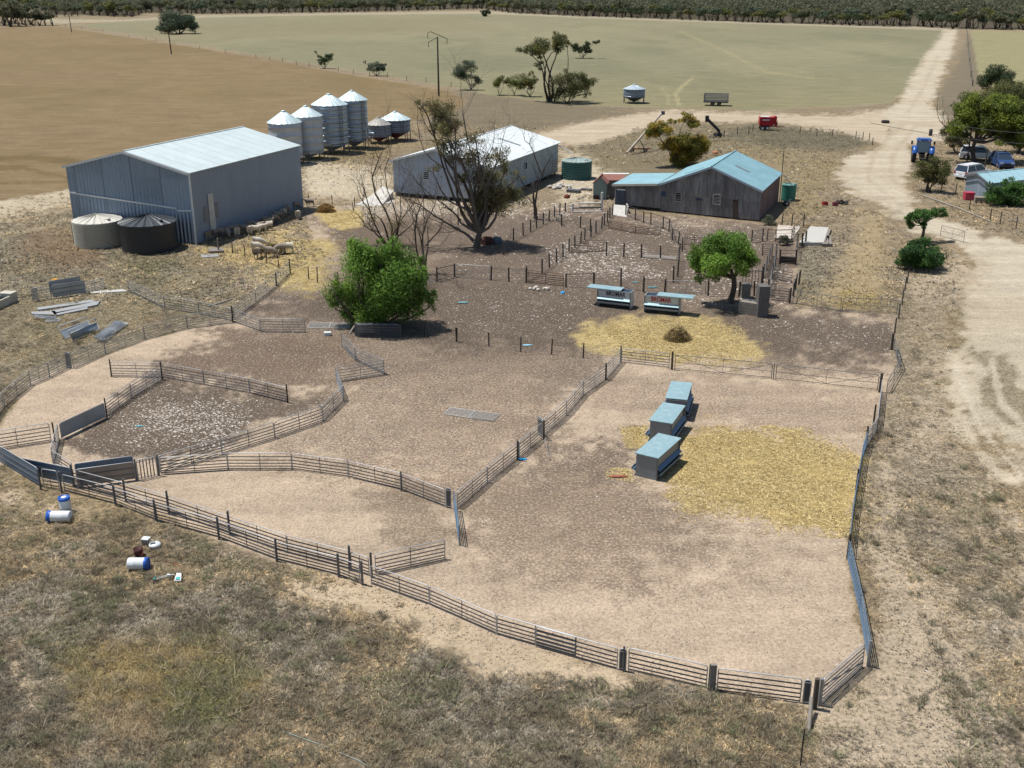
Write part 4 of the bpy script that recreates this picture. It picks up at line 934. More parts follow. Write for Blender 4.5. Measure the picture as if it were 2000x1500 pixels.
def silo(u, vb, rp, ve, va, v_cyl, label, mw, mr, rings=0, ladder=None, mh=None, group=None, hop=True, name='grain_silo', band=6):
    """u: centre, vb: leg feet row, ve/va: eave and apex rows, v_cyl: row of the cylinder's lower edge"""
    p = G(u, vb); k = ppm(p + Vector((0, 0, 3))); r = rp / k; h = HG(p, ve) ; ha = HG(p, va); h0 = max(.5, HG(p, v_cyl))
    t = thing(name, label, 'silo' if h > 4.5 else 'grain bin', p, 0, group)
    pr = [(r, h0)]
    n = rings or 3
    for q in range(n):
        z = h0 + (h - h0) * (q + .5) / n; pr += [(r, z - .03), (r * 1.012, z), (r, z + .03)]
    pr += [(r, h)]
    MB().lathe(pr, 40).build('wall', mw, t)
    f = MB(); m = 20; vs = []; fs = []
    for q in range(m * 2):
        a_ = math.pi * q / m; e_ = .035 if q % 2 == 0 else 0
        vs += [(r * 1.05 * math.cos(a_), r * 1.05 * math.sin(a_), h - .05 + e_), (.13 * r * math.cos(a_), .13 * r * math.sin(a_), ha - .08 + e_)]
    for q in range(m * 2):
        i, j = 2 * q, 2 * ((q + 1) % (m * 2)); fs.append((i, j, j + 1, i + 1))
    f.add(vs, fs); rf = f.build('roof', mr, t)
    MB().lathe([(.14 * r, ha - .1), (.15 * r, ha + .06), (0, ha + .12)], 16).build('cap', mr, rf)
    hm = mh or mw
    zl = max(.12, h0 * .28)
    if hop: MB().lathe([(r * .995, h0 + .01), (r * .16, zl), (r * .16, zl - .08)], 32).build('hopper', hm, t)
    for q in range(8):
        a_ = math.pi * q / 4 + .2; x, y = r * .99 * math.cos(a_), r * .99 * math.sin(a_)
        MB().tube([(x, y, 0), (x, y, h0 + .3)], .06, 5).build('leg', hm if mh else GALV_D, t)
    if ladder is not None:
        L = MB()
        for la in ladder:
            c, s_ = math.cos(R(la)), math.sin(R(la)); tx, ty = -s_ * .22, c * .22; bx, by = c * (r + .1), s_ * (r + .1)
            L.beam((bx + tx, by + ty, h0 * .6), (bx + tx, by + ty, h), .05, .05); L.beam((bx - tx, by - ty, h0 * .6), (bx - tx, by - ty, h), .05, .05)
            z = h0 * .6
            while z < h: L.beam((bx + tx, by + ty, z), (bx - tx, by - ty, z), .035, .035); z += .4
        L.build('ladder', GALV_D, t)
    return t
gS = 'grain silos between the grey and white sheds'
sw = mat('pale_zinc_silo', (.42, .45, .48), .5, .35, .2, scale=.8); sr = mat('pale_zinc_cone', (.56, .66, .66), .45, .3, .2)
sb = corr('ribbed_bright_silo', (.34, .40, .46), 2, .34, .38, .55, .3, (.28, .31, .34), .5); bd = corr('blue_zinc_bin', (.24, .29, .36), 2, .3, .45, .4, .3, (.17, .2, .25), .8)
HRED = mat('dark_red_hopper', (.13, .035, .035), .6, 0, .3)
silo(561, 319, 32, 238, 217, 305, 'shortest of the four tall silos, nearest the big grey shed', sw, sr, 4, None, None, gS)
silo(603.5, 310, 30, 225, 207, 297, 'second tall silo from the big grey shed, plain pale zinc', sw, sr, 5, [187], None, gS)
silo(648.5, 298, 34, 203, 184, 281, 'widest tall silo with ribbed bright walls and two ladders', sb, sr, 6, [190, 315], None, gS)
silo(692.5, 289, 28.5, 194, 177, 272, 'tallest ribbed silo at the back of the row', sb, sr, 6, [320], None, gS)
silo(741, 279, 24, 242, 229, 265, 'small dull grey bin on a red hopper beside the silos', bd, mat('dull_rust_cone', (.36, .36, .33), .6, .2, .5, (.2, .12, .09)), 2, None, HRED, 'field bins on hoppers', name='field_bin')
silo(773.5, 274, 29, 232, 218, 256, 'wide blue-roofed bin with red hopper, rightmost by the silos', bd, sr, 3, [300], HRED, 'field bins on hoppers', name='field_bin')
silo(1238, 201, 21, 173, 165, 189, 'lone blue-grey field bin standing out in the green pasture', bd, mat('dull_zinc_cone', (.40, .46, .50), .5, .3, .2), 4, None, mat('dark_steel_hopper', (.08, .09, .11), .6, .3), 'field bins on hoppers', name='field_bin')
# ---------- trees: tapered limbs plus thousands of small leaves in clumps
LEAF = vcol_mat('leaves', .6, .35)
BARK = mat('grey_brown_bark', (.105, .085, .068), .95, 0, .5, (.04, .032, .026), 3.0, (1, 1, .3), .6)
BARKD = mat('dark_bark', (.10, .08, .066), .95, 0, .5, (.025, .02, .017), 3.0, (1, 1, .3), .6)
BARKW = mat('bleached_wood', (.34, .31, .28), .9, 0, .4, (.14, .12, .1), 3.0, (1, 1, .3), .4)

def leaf_mesh(name, cs, ss_, n_per, size, cols, seed=0, flat=.7, drop=0.0, aspect=1.0, spread=1.0, tri=False):
    """cs: clump centres (k,3), ss_: clump radii (k,); leaves are small quads scattered through every clump"""
    rg = np.random.RandomState(seed); k = len(cs)
    cnt = np.maximum(3, (n_per * (ss_ / ss_.mean()) ** 2 * rg.uniform(.7, 1.3, k)).astype(int))
    idx = np.repeat(np.arange(k), cnt); n = len(idx)
    d = rg.normal(size=(n, 3)); d /= np.linalg.norm(d, axis=1, keepdims=True) + 1e-9
    rad = rg.uniform(0, 1, n) ** .45
    P = cs[idx] + d * (rad * ss_[idx] * spread)[:, None] * np.array([1, 1, flat]); P[:, 2] -= drop * rg.uniform(0, 1, n) ** 2 * ss_[idx]
    a = rg.normal(size=(n, 3)); a /= np.linalg.norm(a, axis=1, keepdims=True)
    nn = d * .6 + rg.normal(size=(n, 3)) * .6 + np.array([0, 0, .5]); b = np.cross(a, nn); b /= np.linalg.norm(b, axis=1, keepdims=True) + 1e-9
    sz = size * rg.uniform(.55, 1.35, n)
    a = a * (sz * aspect)[:, None]; b = b * (sz / aspect)[:, None]
    if tri: V = np.stack([P - a, P + b * .9, P + a], 1).reshape(-1, 3); q = 3
    else: V = np.stack([P - a, P - b * .6, P + a, P + b * .6], 1).reshape(-1, 3); q = 4
    F_ = np.arange(n * q).reshape(-1, q)
    cols = np.array(cols, np.float32); cc = rg.randint(0, len(cols), k)
    c = cols[cc[idx]] * .6 + cols[rg.randint(0, len(cols), n)] * .4
    c = c * 1.85 * rg.uniform(.65, 1.35, (n, 1)) * (.82 + .36 * rg.rand(k))[idx][:, None]
    me = np_mesh(name, V, F_, np.repeat(c, q, 0)); me.materials.append(LEAF)
    return me

def bend(p, q, rg, n=5, amp=.12, sag=0.0):
    p, q = np.array(p, float), np.array(q, float); L = np.linalg.norm(q - p); out = []
    o1, o2 = rg.normal(size=3) * amp * L, rg.normal(size=3) * amp * L * .6
    for i in range(n + 1):
        t = i / n; out.append(p + (q - p) * t + o1 * math.sin(math.pi * t) + o2 * math.sin(2 * math.pi * t) + np.array([0, 0, sag * L * math.sin(math.pi * t)]))
    return out

def tree(name, label, cat, base, blobs, tr=.25, cols=None, leaf=.11, n_per=60, clumps=14, seed=1, bark=None, group=None, stems=None, fork=.3, twigs=3, flat=.75, drop=0.0, aspect=1.4,
         dead=None, csize=.34, depth=.9, foliage_name='crown', trunk_col=True, limb_r=.4):
    """base (u,v); blobs: (u, v, rx_px, ry_px[, leafiness]) ellipses of the crown as surveyed; dead: (u0,v0,u1,v1) bare limbs"""
    rg = np.random.RandomState(seed); B = G(*base); k = ppm(B); t = thing(name, label, cat, B, 0, group)
    b0 = np.array([B.x, B.y, 0.0]); T = MB(); bark = bark or BARK
    C = []; Rr = []; BL = []
    for j, bl in enumerate(blobs):
        u, v, rx, ry = bl[:4]; lf = bl[4] if len(bl) > 4 else 1.0
        yo = rg.uniform(-1, 1) * rx / k * depth * .6
        c = np.array(AT(u, v, B.y + yo)) - b0; q_ = 1.28 if group else 1.0; rx, ry = rx / k * q_, ry / k / .96 * q_; BL.append((c, rx, ry))
        m = max(4, int(clumps * 1.15 * lf * (rx * ry / (BL[0][1] * BL[0][2] + 1e-6)) ** .6)); 
        for i in range(m):
            d = rg.normal(size=3); d /= np.linalg.norm(d); s = rg.uniform(.25, .95)
            C.append(c + d * s * np.array([rx, rx * depth, ry])); Rr.append((rx * .35 + ry * .65) * (csize + .12) * rg.uniform(.7, 1.3) * (1 if lf >= .5 else .75))
        # twigs from the blob centre out to its clumps
        for i in range(m):
            if twigs and i % max(1, int(4 - twigs)) == 0:
                q = C[-1 - i]; pts = bend(c - np.array([0, 0, ry * .35]), q, rg, 3, .1); r0 = max(.012, tr * .10)
                T.tube(pts, list(np.linspace(r0, r0 * .35, 4)), 4, False)
    # main limbs
    H_ = max(b[0][2] for b in BL); fk = np.array([0, 0, H_ * fork]) + rg.normal(size=3) * np.array([.1, .1, 0]) * H_ * .3
    st = stems or 1
    if st == 1: T.tube(bend((0, 0, -.1), fk, rg, 4, .06), list(np.linspace(tr * 1.25, tr * .85, 5)), 8, True)
    for j, (c, rx, ry) in enumerate(BL):
        q = c - np.array([0, 0, ry * .3]); s0 = fk if st == 1 else np.array([rg.normal() * tr, rg.normal() * tr, -.05])
        r0 = tr * (.75 if st == 1 else .7) * (limb_r + (1 - limb_r) * min(1, rx / BL[0][1])); r0 = max(r0, .02)
        pts = bend(s0, q, rg, 6, .07, .03); T.tube(pts, list(np.linspace(r0, r0 * .3, 7)), 6, False)
        pts2 = bend(q, c + np.array([rg.normal() * rx * .3, rg.normal() * rx * .3, ry * .5]), rg, 3, .1); T.tube(pts2, list(np.linspace(r0 * .32, r0 * .12, 4)), 4, False)
    T.build('trunk', bark, t)
    if dead: dead_limbs(t, B, b0, dead, bark, rg, tr)
    if C:
        me = leaf_mesh(foliage_name, np.array(C), np.array(Rr), n_per, leaf, cols, seed, flat, drop, aspect)
        link(foliage_name, me, t)
    return t

def grow(T, p, d, L, r, depth_, rg, spread=.5, gnarl=.25, up=.1, taper=.6, kids=(2, 3), tips=None, minr=.012):
    """recursive bare branching"""
    n = 4; pts = [p]; q = np.array(p); dd = np.array(d, float)
    for i in range(n):
        dd = dd + rg.normal(size=3) * gnarl * .5 + np.array([0, 0, up]); dd /= np.linalg.norm(dd); q = q + dd * L / n; pts.append(q)
    T.tube(pts, list(np.linspace(r, max(minr * .6, r * taper), n + 1)), 6 if r > .06 else 4, False)
    if depth_ == 0 or r < minr:
        if tips is not None: tips.append(q)
        return
    for i in range(rg.randint(kids[0], kids[1] + 1)):
        s = pts[rg.randint(2, n + 1)] if i else q; nd = dd + rg.normal(size=3) * spread; nd /= np.linalg.norm(nd)
        grow(T, s, nd, L * rg.uniform(.6, .85), max(minr * .8, r * taper * rg.uniform(.7, 1)), depth_ - 1, rg, spread, gnarl, up, taper, kids, tips, minr)

def dead_limbs(t, B, b0, dead, bark, rg, tr):
    T = MB()
    for (u0, v0, u1, v1, r, dep) in dead:
        p = np.array(AT(u0, v0, B.y + rg.uniform(-.6, .6))) - b0; q = np.array(AT(u1, v1, B.y + rg.uniform(-1.5, 1.5))) - b0
        pts = bend(p, q, rg, 5, .06); T.tube(pts, list(np.linspace(r, r * .4, 6)), 6, False)
        d = (q - p); L = np.linalg.norm(d); d = d / L
        for i in (2, 3, 4, 5):
            for _ in range(2):
                nd = d + rg.normal(size=3) * .55; nd /= np.linalg.norm(nd); grow(T, pts[i], nd, L * .28, r * .32, dep, rg, .5, .3, .08, .6, (2, 3), None, .008)
    T.build('bare_limbs', bark, t)

GREEN = [(.07, .135, .022), (.11, .19, .03), (.045, .09, .018), (.15, .22, .04), (.08, .11, .028)]
OLIVE = [(.05, .062, .024), (.085, .085, .03), (.04, .05, .022), (.12, .11, .035)]
GREYG = [(.055, .07, .045), (.08, .095, .06), (.04, .055, .035)]
WATT = [(.17, .13, .02), (.11, .11, .025), (.23, .16, .025), (.06, .07, .022)]
YG = [(.10, .13, .022), (.14, .16, .025), (.06, .08, .02), (.05, .06, .02)]
DKG = [(.035, .045, .022), (.05, .06, .028), (.028, .036, .02)]

OLIVEP = [(.085, .085, .037), (.12, .11, .045), (.068, .07, .032), (.15, .125, .055), (.11, .085, .05)]
BARKG = mat('gum_bark', (.15, .125, .105), .95, 0, .6, (.05, .04, .033), 3.0, (1, 1, .3), .6)
# bright pepper tree
tree('pepper_tree', 'bright green weeping bushy tree shading stacked panels', 'tree', (738, 640),
     [(745, 545, 88, 62), (700, 500, 42, 30), (775, 505, 48, 32), (672, 568, 36, 36), (820, 575, 36, 34), (720, 590, 52, 36), (780, 600, 40, 28), (740, 492, 40, 24), (688, 600, 26, 32), (812, 535, 30, 30), (652, 545, 14, 20, .6), (655, 598, 16, 20, .6), (842, 590, 18, 17, .6), (826, 510, 14, 15, .6), (698, 474, 20, 12, .6), (768, 472, 20, 11, .6), (740, 470, 14, 9, .6), (850, 572, 12, 13, .5)],
     .3, GREEN, .08, 250, 22, 3, BARKD, stems=3, flat=1.1, drop=.9, aspect=1.6, csize=.3, depth=.85, twigs=2)
# round headed tree
tree('round_headed_tree', 'round-headed green tree on a bare trunk by the concrete blocks', 'tree', (1427, 592),
     [(1415, 500, 56, 40), (1380, 490, 32, 30), (1450, 490, 34, 30), (1415, 474, 42, 22), (1368, 520, 22, 26), (1462, 510, 22, 26), (1400, 528, 28, 20)],
     .2, GREEN, .075, 280, 22, 5, BARKD, flat=.95, drop=.2, csize=.3, fork=.42, aspect=1.4, twigs=2)
# the big half-bare gum
tree('gum_tree', 'huge half-bare gum with many dark limbs before the white shed', 'tree', (930, 482),
     [(960, 385, 50, 34, 1.5), (1000, 380, 30, 20, 1), (925, 400, 26, 26, 1), (850, 215, 34, 24, 1.2), (825, 205, 20, 12, .9), (872, 250, 32, 26, 1.0), (900, 300, 32, 26, .8), (940, 320, 34, 26, .6), (975, 305, 28, 20, .8), (930, 270, 24, 20, .7), (905, 350, 24, 20, .5), (865, 285, 24, 18, .7), (845, 330, 22, 18, .5), (870, 400, 20, 16, .4), (1010, 345, 18, 16, .5), (960, 345, 34, 24, .8), (925, 340, 26, 22, .5), (985, 330, 22, 22, .5), (890, 245, 26, 20, .5), (868, 225, 22, 18, .6)],
     0.27, OLIVEP, .08, 120, 20, 8, BARKG, flat=.8, csize=.36, fork=.1, aspect=1.5, twigs=3, limb_r=.5,
     dead=[(925, 470, 820, 400, 0.136, 2), (900, 430, 805, 345, 0.074, 2), (930, 440, 870, 270, 0.124, 2), (930, 440, 905, 225, 0.099, 2), (880, 300, 820, 215, 0.056, 2), (935, 430, 955, 300, 0.081, 2), (940, 400, 985, 260, 0.056, 2), (935, 450, 965, 400, 0.099, 1), (870, 330, 815, 240, 0.050, 2), (940, 330, 965, 250, 0.037, 2), (925, 475, 860, 425, 0.074, 1)])
# bare trees left of it
tree('bare_tree', 'thin brown bare tree left of the gum, behind the bushy tree', 'tree', (760, 480), [(730, 410, 22, 24, .5), (775, 440, 34, 26, .6), (810, 425, 16, 20, .4), (720, 430, 18, 24, .5)], .16, [(.12, .09, .035), (.09, .075, .03), (.15, .11, .05)], .07, 26, 14, 12, BARKD, stems=3, twigs=3, csize=.36,
     dead=[(765, 480, 740, 310, .1, 2), (758, 480, 712, 370, .09, 2), (770, 470, 762, 300, .07, 2), (750, 480, 700, 420, .07, 2), (775, 470, 812, 390, .07, 2), (760, 470, 790, 360, .06, 2)])
tree('bare_tree', 'slim bleached bare tree just right of the bushy tree', 'tree', (826, 534), [(835, 440, 16, 20, .2)], .14, [(.12, .09, .05)], .05, 8, 6, 14, BARKD, stems=2, twigs=3,
     dead=[(826, 532, 822, 400, .1, 2), (830, 530, 850, 400, .09, 2), (826, 500, 805, 420, .06, 2), (832, 480, 862, 420, .06, 2), (824, 470, 830, 380, .05, 2)])
tree('dead_tree', 'dead white-limbed tree at the corner of the white shed', 'tree', (1047, 428), [(1042, 360, 8, 8, .1)], .17, [(.12, .1, .07)], .04, 4, 4, 16, BARKD, twigs=0, fork=.5,
     dead=[(1045, 400, 1062, 330, .1, 2), (1060, 345, 1025, 275, .07, 2), (1060, 345, 1082, 300, .06, 2), (1050, 375, 1010, 340, .06, 2), (1043, 400, 1030, 385, .07, 1)])
# small trees on the right
tree('small_tree', 'small leaning dark green tree over the road bend', 'tree', (1799, 470), [(1800, 420, 24, 12), (1783, 425, 16, 14), (1828, 415, 16, 12), (1840, 420, 12, 8), (1778, 438, 9, 10), (1806, 438, 18, 8, .6)], .13, [(.035, .075, .02), (.055, .11, .025), (.03, .06, .02)], .085, 90, 12, 21, BARKD, fork=.55, csize=.36)
tree('round_shrub', 'dense dark green shrub under the small leaning tree', 'shrub', (1800, 524), [(1798, 500, 44, 24), (1778, 500, 28, 20), (1828, 500, 26, 20), (1800, 485, 30, 16), (1800, 514, 42, 14)], .1, [(.03, .065, .02), (.05, .10, .022), (.025, .05, .02)], .085, 200, 22, 22, BARKD, stems=4, csize=.34, depth=.9)
tree('oleander_shrub', 'dense green shrub in front of the small hut', 'shrub', (1965, 400), [(1965, 378, 34, 20), (1945, 376, 22, 20), (1990, 374, 26, 22), (1965, 388, 40, 14), (1970, 358, 18, 10, .6)], .1, [(.035, .075, .02), (.06, .115, .025), (.03, .055, .02)], .09, 170, 20, 23, BARKD, stems=4, csize=.34)
tree('scrub_tree', 'olive scrubby tree between the blue tractor and white wagon', 'tree', (1812, 376), [(1815, 330, 28, 22), (1800, 318, 16, 14), (1840, 332, 20, 20), (1835, 348, 18, 14), (1815, 348, 20, 12), (1850, 318, 12, 8, .6)], .13, [(.075, .075, .025), (.10, .10, .035), (.05, .055, .022)], .085, 110, 16, 24, BARKD, stems=3, fork=.2, csize=.34)
tree('spreading_gum', 'big yellow-green tree spreading over the parked cars', 'tree', (1903, 318), [(1925, 222, 52, 26), (1880, 228, 34, 24), (1968, 225, 42, 30), (1900, 205, 36, 20), (1950, 200, 36, 16), (2010, 240, 40, 34), (1868, 250, 26, 18, .7), (1960, 262, 34, 18), (1990, 270, 30, 16), (1880, 265, 24, 14, .6), (1925, 245, 40, 18), (1985, 245, 40, 22)], .26, YG, .12, 230, 26, 25, BARKD, fork=.35, csize=.33,
     dead=[(1900, 300, 1835, 235, .1, 2), (1895, 290, 1850, 270, .07, 2), (1903, 300, 1870, 240, .08, 2)])
tree('dark_evergreen', 'dark brown-green tree behind the big yellow-green tree', 'tree', (1960, 250), [(1945, 185, 54, 24), (1990, 182, 50, 28), (1900, 198, 34, 20), (2020, 190, 44, 30), (1965, 215, 60, 26)], .3, OLIVE, .13, 170, 24, 26, BARKD, csize=.34)
tree('dark_evergreen', 'dark dome-topped tree highest in the right hand clump', 'tree', (1950, 222), [(1948, 152, 30, 20), (1930, 160, 18, 18), (1968, 162, 20, 16), (1945, 142, 22, 10)], .25, [(.03, .042, .022), (.045, .06, .026)], .12, 170, 18, 27, BARKD, csize=.34)
tree('spreading_gum', 'low olive scrubby tree beneath the left side of the big yellow-green tree', 'tree', (1868, 300), [(1862, 268, 26, 16), (1850, 252, 18, 12), (1878, 282, 18, 12)], .12, OLIVEP, .1, 120, 16, 51, BARKD, stems=3)
tree('spreading_gum', 'dark leafy tree at the right edge behind the parked cars', 'tree', (1990, 300), [(1985, 262, 36, 22), (2015, 270, 34, 26), (1960, 275, 20, 12), (2000, 240, 36, 20)], .2, DKG + YG, .12, 170, 20, 52, BARKD)
# yellow wattle
tree('wattle_tree', 'golden flowering wattle with open crown behind the wool shed', 'tree', (1328, 324), [(1345, 287, 34, 24), (1318, 280, 22, 20), (1288, 250, 26, 13), (1272, 262, 18, 10), (1338, 232, 18, 12, .8), (1358, 240, 15, 10, .8), (1310, 240, 14, 8, .5), (1332, 305, 30, 14), (1365, 290, 18, 18)], .16, WATT, .1, 260, 26, 28, BARKD, stems=3, csize=.42)
# trees beyond
gT = 'scattered trees at the pasture edge'
tree('mallee_gum', 'tall umbrella-crowned gum highest among the pasture edge trees', 'tree', (1077, 198), [(1058, 88, 24, 12), (1090, 78, 20, 11), (1022, 96, 14, 8), (1050, 102, 14, 8), (1107, 84, 9, 6), (1088, 92, 14, 8), (1058, 130, 12, 8, .6)], .35, OLIVE, .14, 110, 14, 31, BARKD, gT, stems=5, twigs=3, csize=.36)
tree('broad_bush', 'broad low dark tree at the foot of the umbrella gum', 'tree', (1108, 202), [(1120, 165, 34, 18), (1095, 158, 20, 14), (1145, 160, 18, 16), (1120, 145, 24, 8), (1085, 178, 16, 14), (1148, 178, 14, 10)], .2, [(.05, .055, .022), (.075, .08, .028), (.06, .05, .03)], .14, 120, 16, 32, BARKD, gT, stems=4)
tree('young_gum', 'yellow-green slim tree left of the umbrella gum', 'tree', (1035, 188), [(1030, 156, 15, 12), (1022, 168, 9, 8), (1042, 150, 8, 8), (1038, 168, 8, 8)], .12, OLIVE, .12, 90, 12, 33, BARKD, gT, stems=3)
tree('young_gum', 'paler of two slim yellow-green trees far left of the umbrella gum', 'tree', (1004, 186), [(1003, 158, 11, 11), (1010, 165, 8, 8), (996, 162, 6, 6)], .1, [(.10, .11, .03), (.07, .08, .025)], .11, 80, 12, 34, BARKD, gT, stems=3)
tree('young_gum', 'leftmost slim yellow-green tree by the umbrella gum', 'tree', (978, 186), [(975, 160, 12, 9), (985, 156, 8, 6), (968, 165, 7, 7)], .1, [(.10, .10, .03), (.06, .07, .025)], .11, 80, 12, 35, BARKD, gT, stems=3)
tree('grey_olive_tree', 'grey-green two-stemmed tree right of the near power pole', 'tree', (920, 176), [(905, 140, 17, 14), (918, 128, 12, 10), (930, 158, 11, 10), (898, 128, 9, 8), (893, 145, 8, 8)], .16, GREYG, .12, 110, 14, 36, BARKD, gT, stems=2)
tree('grey_olive_tree', 'small dark tree alone in the pasture behind the umbrella gum', 'tree', (1138, 114), [(1133, 96, 12, 8), (1150, 88, 8, 6), (1165, 82, 6, 5), (1122, 88, 6, 6), (1148, 100, 8, 5)], .16, DKG, .16, 90, 12, 37, BARKD, gT, stems=3)
tree('windswept_tree', 'small dark windswept tree left of the near power pole', 'tree', (736, 148), [(735, 130, 12, 8), (724, 135, 7, 5), (748, 128, 7, 4), (746, 136, 7, 4), (712, 122, 6, 3, .3)], .14, GREYG, .12, 90, 12, 38, BARKD, gT, stems=2)
tree('windswept_tree', 'green forked tree leftmost on the boundary fence', 'tree', (634, 134), [(632, 118, 9, 7), (643, 110, 8, 6), (622, 108, 5, 5, .6), (617, 102, 4, 4, .3)], .14, [(.05, .085, .03), (.04, .06, .03)], .12, 100, 12, 39, BARKD, gT, stems=2)
tree('paddock_gum', 'wide grey-olive tree alone in the far left pasture', 'tree', (350, 66), [(348, 44, 30, 14), (325, 46, 20, 12), (368, 48, 20, 12), (345, 34, 24, 9), (382, 54, 9, 6), (312, 52, 10, 7)], .4, GREYG, .3, 150, 22, 40, BARK, gT, stems=5)
tree('far_bush', 'lone small dark bush at the far pasture edge', 'shrub', (948, 32), [(948, 26, 8, 5), (944, 23, 5, 4), (953, 24, 5, 4)], .25, DKG, .35, 60, 10, 41, BARKD, gT, stems=2)
tree('dry_bush', 'grey twiggy bush inside the concrete-floored yard', 'shrub', (1532, 478), [(1532, 468, 12, 9), (1540, 472, 10, 7)], .05, [(.07, .07, .055), (.09, .085, .06)], .05, 90, 12, 43, BARKD, stems=4)
tree('dry_bush', 'wispy grey-green bush at the wool shed right corner', 'shrub', (1500, 440), [(1500, 430, 12, 8), (1512, 436, 10, 6)], .05, [(.09, .10, .06), (.07, .08, .05)], .05, 70, 12, 44, BARKD, stems=4)

# ---------- far scrub: every front tree its own object, the mass behind as stuff
def mallee_proto(seed, cols):
    rg = np.random.RandomState(seed); T = MB(); C = []; Rr = []
    H_ = rg.uniform(6, 8.5); Wd_ = rg.uniform(3, 4.6)
    for i in range(rg.randint(4, 7)):
        a_ = rg.uniform(0, 6.28); q = np.array([math.cos(a_) * Wd_ * rg.uniform(.3, .85), math.sin(a_) * Wd_ * rg.uniform(.3, .85), H_ * rg.uniform(.6, .85)])
        T.tube(bend((rg.normal() * .2, rg.normal() * .2, -.1), q, rg, 4, .07), list(np.linspace(.16, .06, 5)), 5, False)
        for _ in range(6):
            d = rg.normal(size=3); d /= np.linalg.norm(d); C.append(q + d * np.array([1.5, 1.5, .9])); Rr.append(rg.uniform(.9, 1.5))
    tm = T.mesh('trunk', BARK); lm = leaf_mesh('crown', np.array(C), np.array(Rr), 34, .34, cols, seed, .7, 0, 1.3)
    return tm, lm
SCR = [(.062, .068, .042), (.08, .082, .048), (.05, .056, .036), (.095, .088, .05)]
protos = [mallee_proto(60 + i, [SCR, SCR, DKG, OLIVE, SCR, GREYG][i]) for i in range(6)]
rg = random.Random(77)
def far_tree(u, v, label, group, s=1.0, name='mallee_tree'):
    tm, lm = protos[rg.randrange(6)]; p = G(u, v)
    t = thing(name, label, 'tree', p, rg.uniform(0, 6.28), group); t.scale = (s * rg.uniform(.9, 1.3), s * rg.uniform(.9, 1.3), s)
    link('trunk', tm, t); link('crown', lm, t)
EDGE = [(-160, 8), (0, 10), (60, 20), (110, 30), (125, 33), (165, 30), (172, 31), (260, 34), (285, 26), (400, 28), (500, 27), (620, 25), (700, 24), (860, 20), (940, 18), (1000, 26), (1100, 31), (1240, 36), (1360, 40), (1480, 45), (1600, 48), (1700, 51), (1815, 53), (1870, 57), (2000, 59), (2200, 62)]
def edge_v(u): return float(np.interp(u, [p[0] for p in EDGE], [p[1] for p in EDGE]))
u = -120.0
while u < 2120:
    v = edge_v(u); far_tree(u + rg.uniform(-3, 3), v - rg.uniform(.2, 1.2), 'grey-olive mallee in the front row of the far scrub', 'front row of the far scrub', rg.uniform(.7, 1.15))
    u += 17 * (v + 40) / 90 * rg.uniform(.8, 1.25)
u = -120.0
while u < 2120:
    v = edge_v(u) - 3.2; far_tree(u, v + rg.uniform(-.8, .8), 'grey-olive mallee just behind the front row of scrub', 'second row of the far scrub', rg.uniform(.85, 1.3)); u += 21 * (v + 40) / 90 * rg.uniform(.8, 1.3)
for (u, v, s) in ((8, 50, 1.2), (22, 52, 1.3), (38, 51, 1.0), (52, 51, .9), (66, 50.5, .85), (78, 50, .8), (88, 50, .75), (104, 50, .9), (-10, 50, 1.2), (-30, 50, 1.3), (30, 46, 1.2), (10, 42, 1.3), (-12, 44, 1.3), (46, 48, 1.1), (20, 47, 1.2), (60, 48, 1.0), (-20, 47, 1.2)):
    far_tree(u, v, 'dark scrub tree in the clump at the top left of the crop', 'scrub clump at the top left', s * 1.15)
def mass():
    rs = np.random.RandomState(5); P = []; S_ = []
    n = 15000
    D = 1 / (rs.uniform(1 / 3900.0, 1 / 700.0, n)); X = D * rs.uniform(-.56, .56, n)
    U, W = PX(X, D, 0.0); ev = np.interp(U, [p[0] for p in EDGE], [p[1] for p in EDGE])
    # grassy clearings inside the scrub
    clear = (np.abs(W + 3 - 12 - (U - 1850) * .01) < 2.2) & (U > 1830) & (U < 2060)
    ok = (W < ev - 2.2) & ~clear; X, D = X[ok], D[ok]
    hs = rs.uniform(5, 9.5, len(X)); m = 4
    C = np.repeat(np.stack([X, D, hs * .62], 1), m, 0); C += rs.normal(size=C.shape) * np.array([2.4, 2.4, 1.4]); 
    rr = np.repeat(hs * .22, m)
    return C, rr
C_, R_ = mass()
me = leaf_mesh('scrub_canopy', C_, R_, 6, .75, SCR, 9, .6, 0, 1.3)
tag(link('far_scrub', me), 'continuous grey-olive mallee scrub to the horizon', None, None, 'stuff')
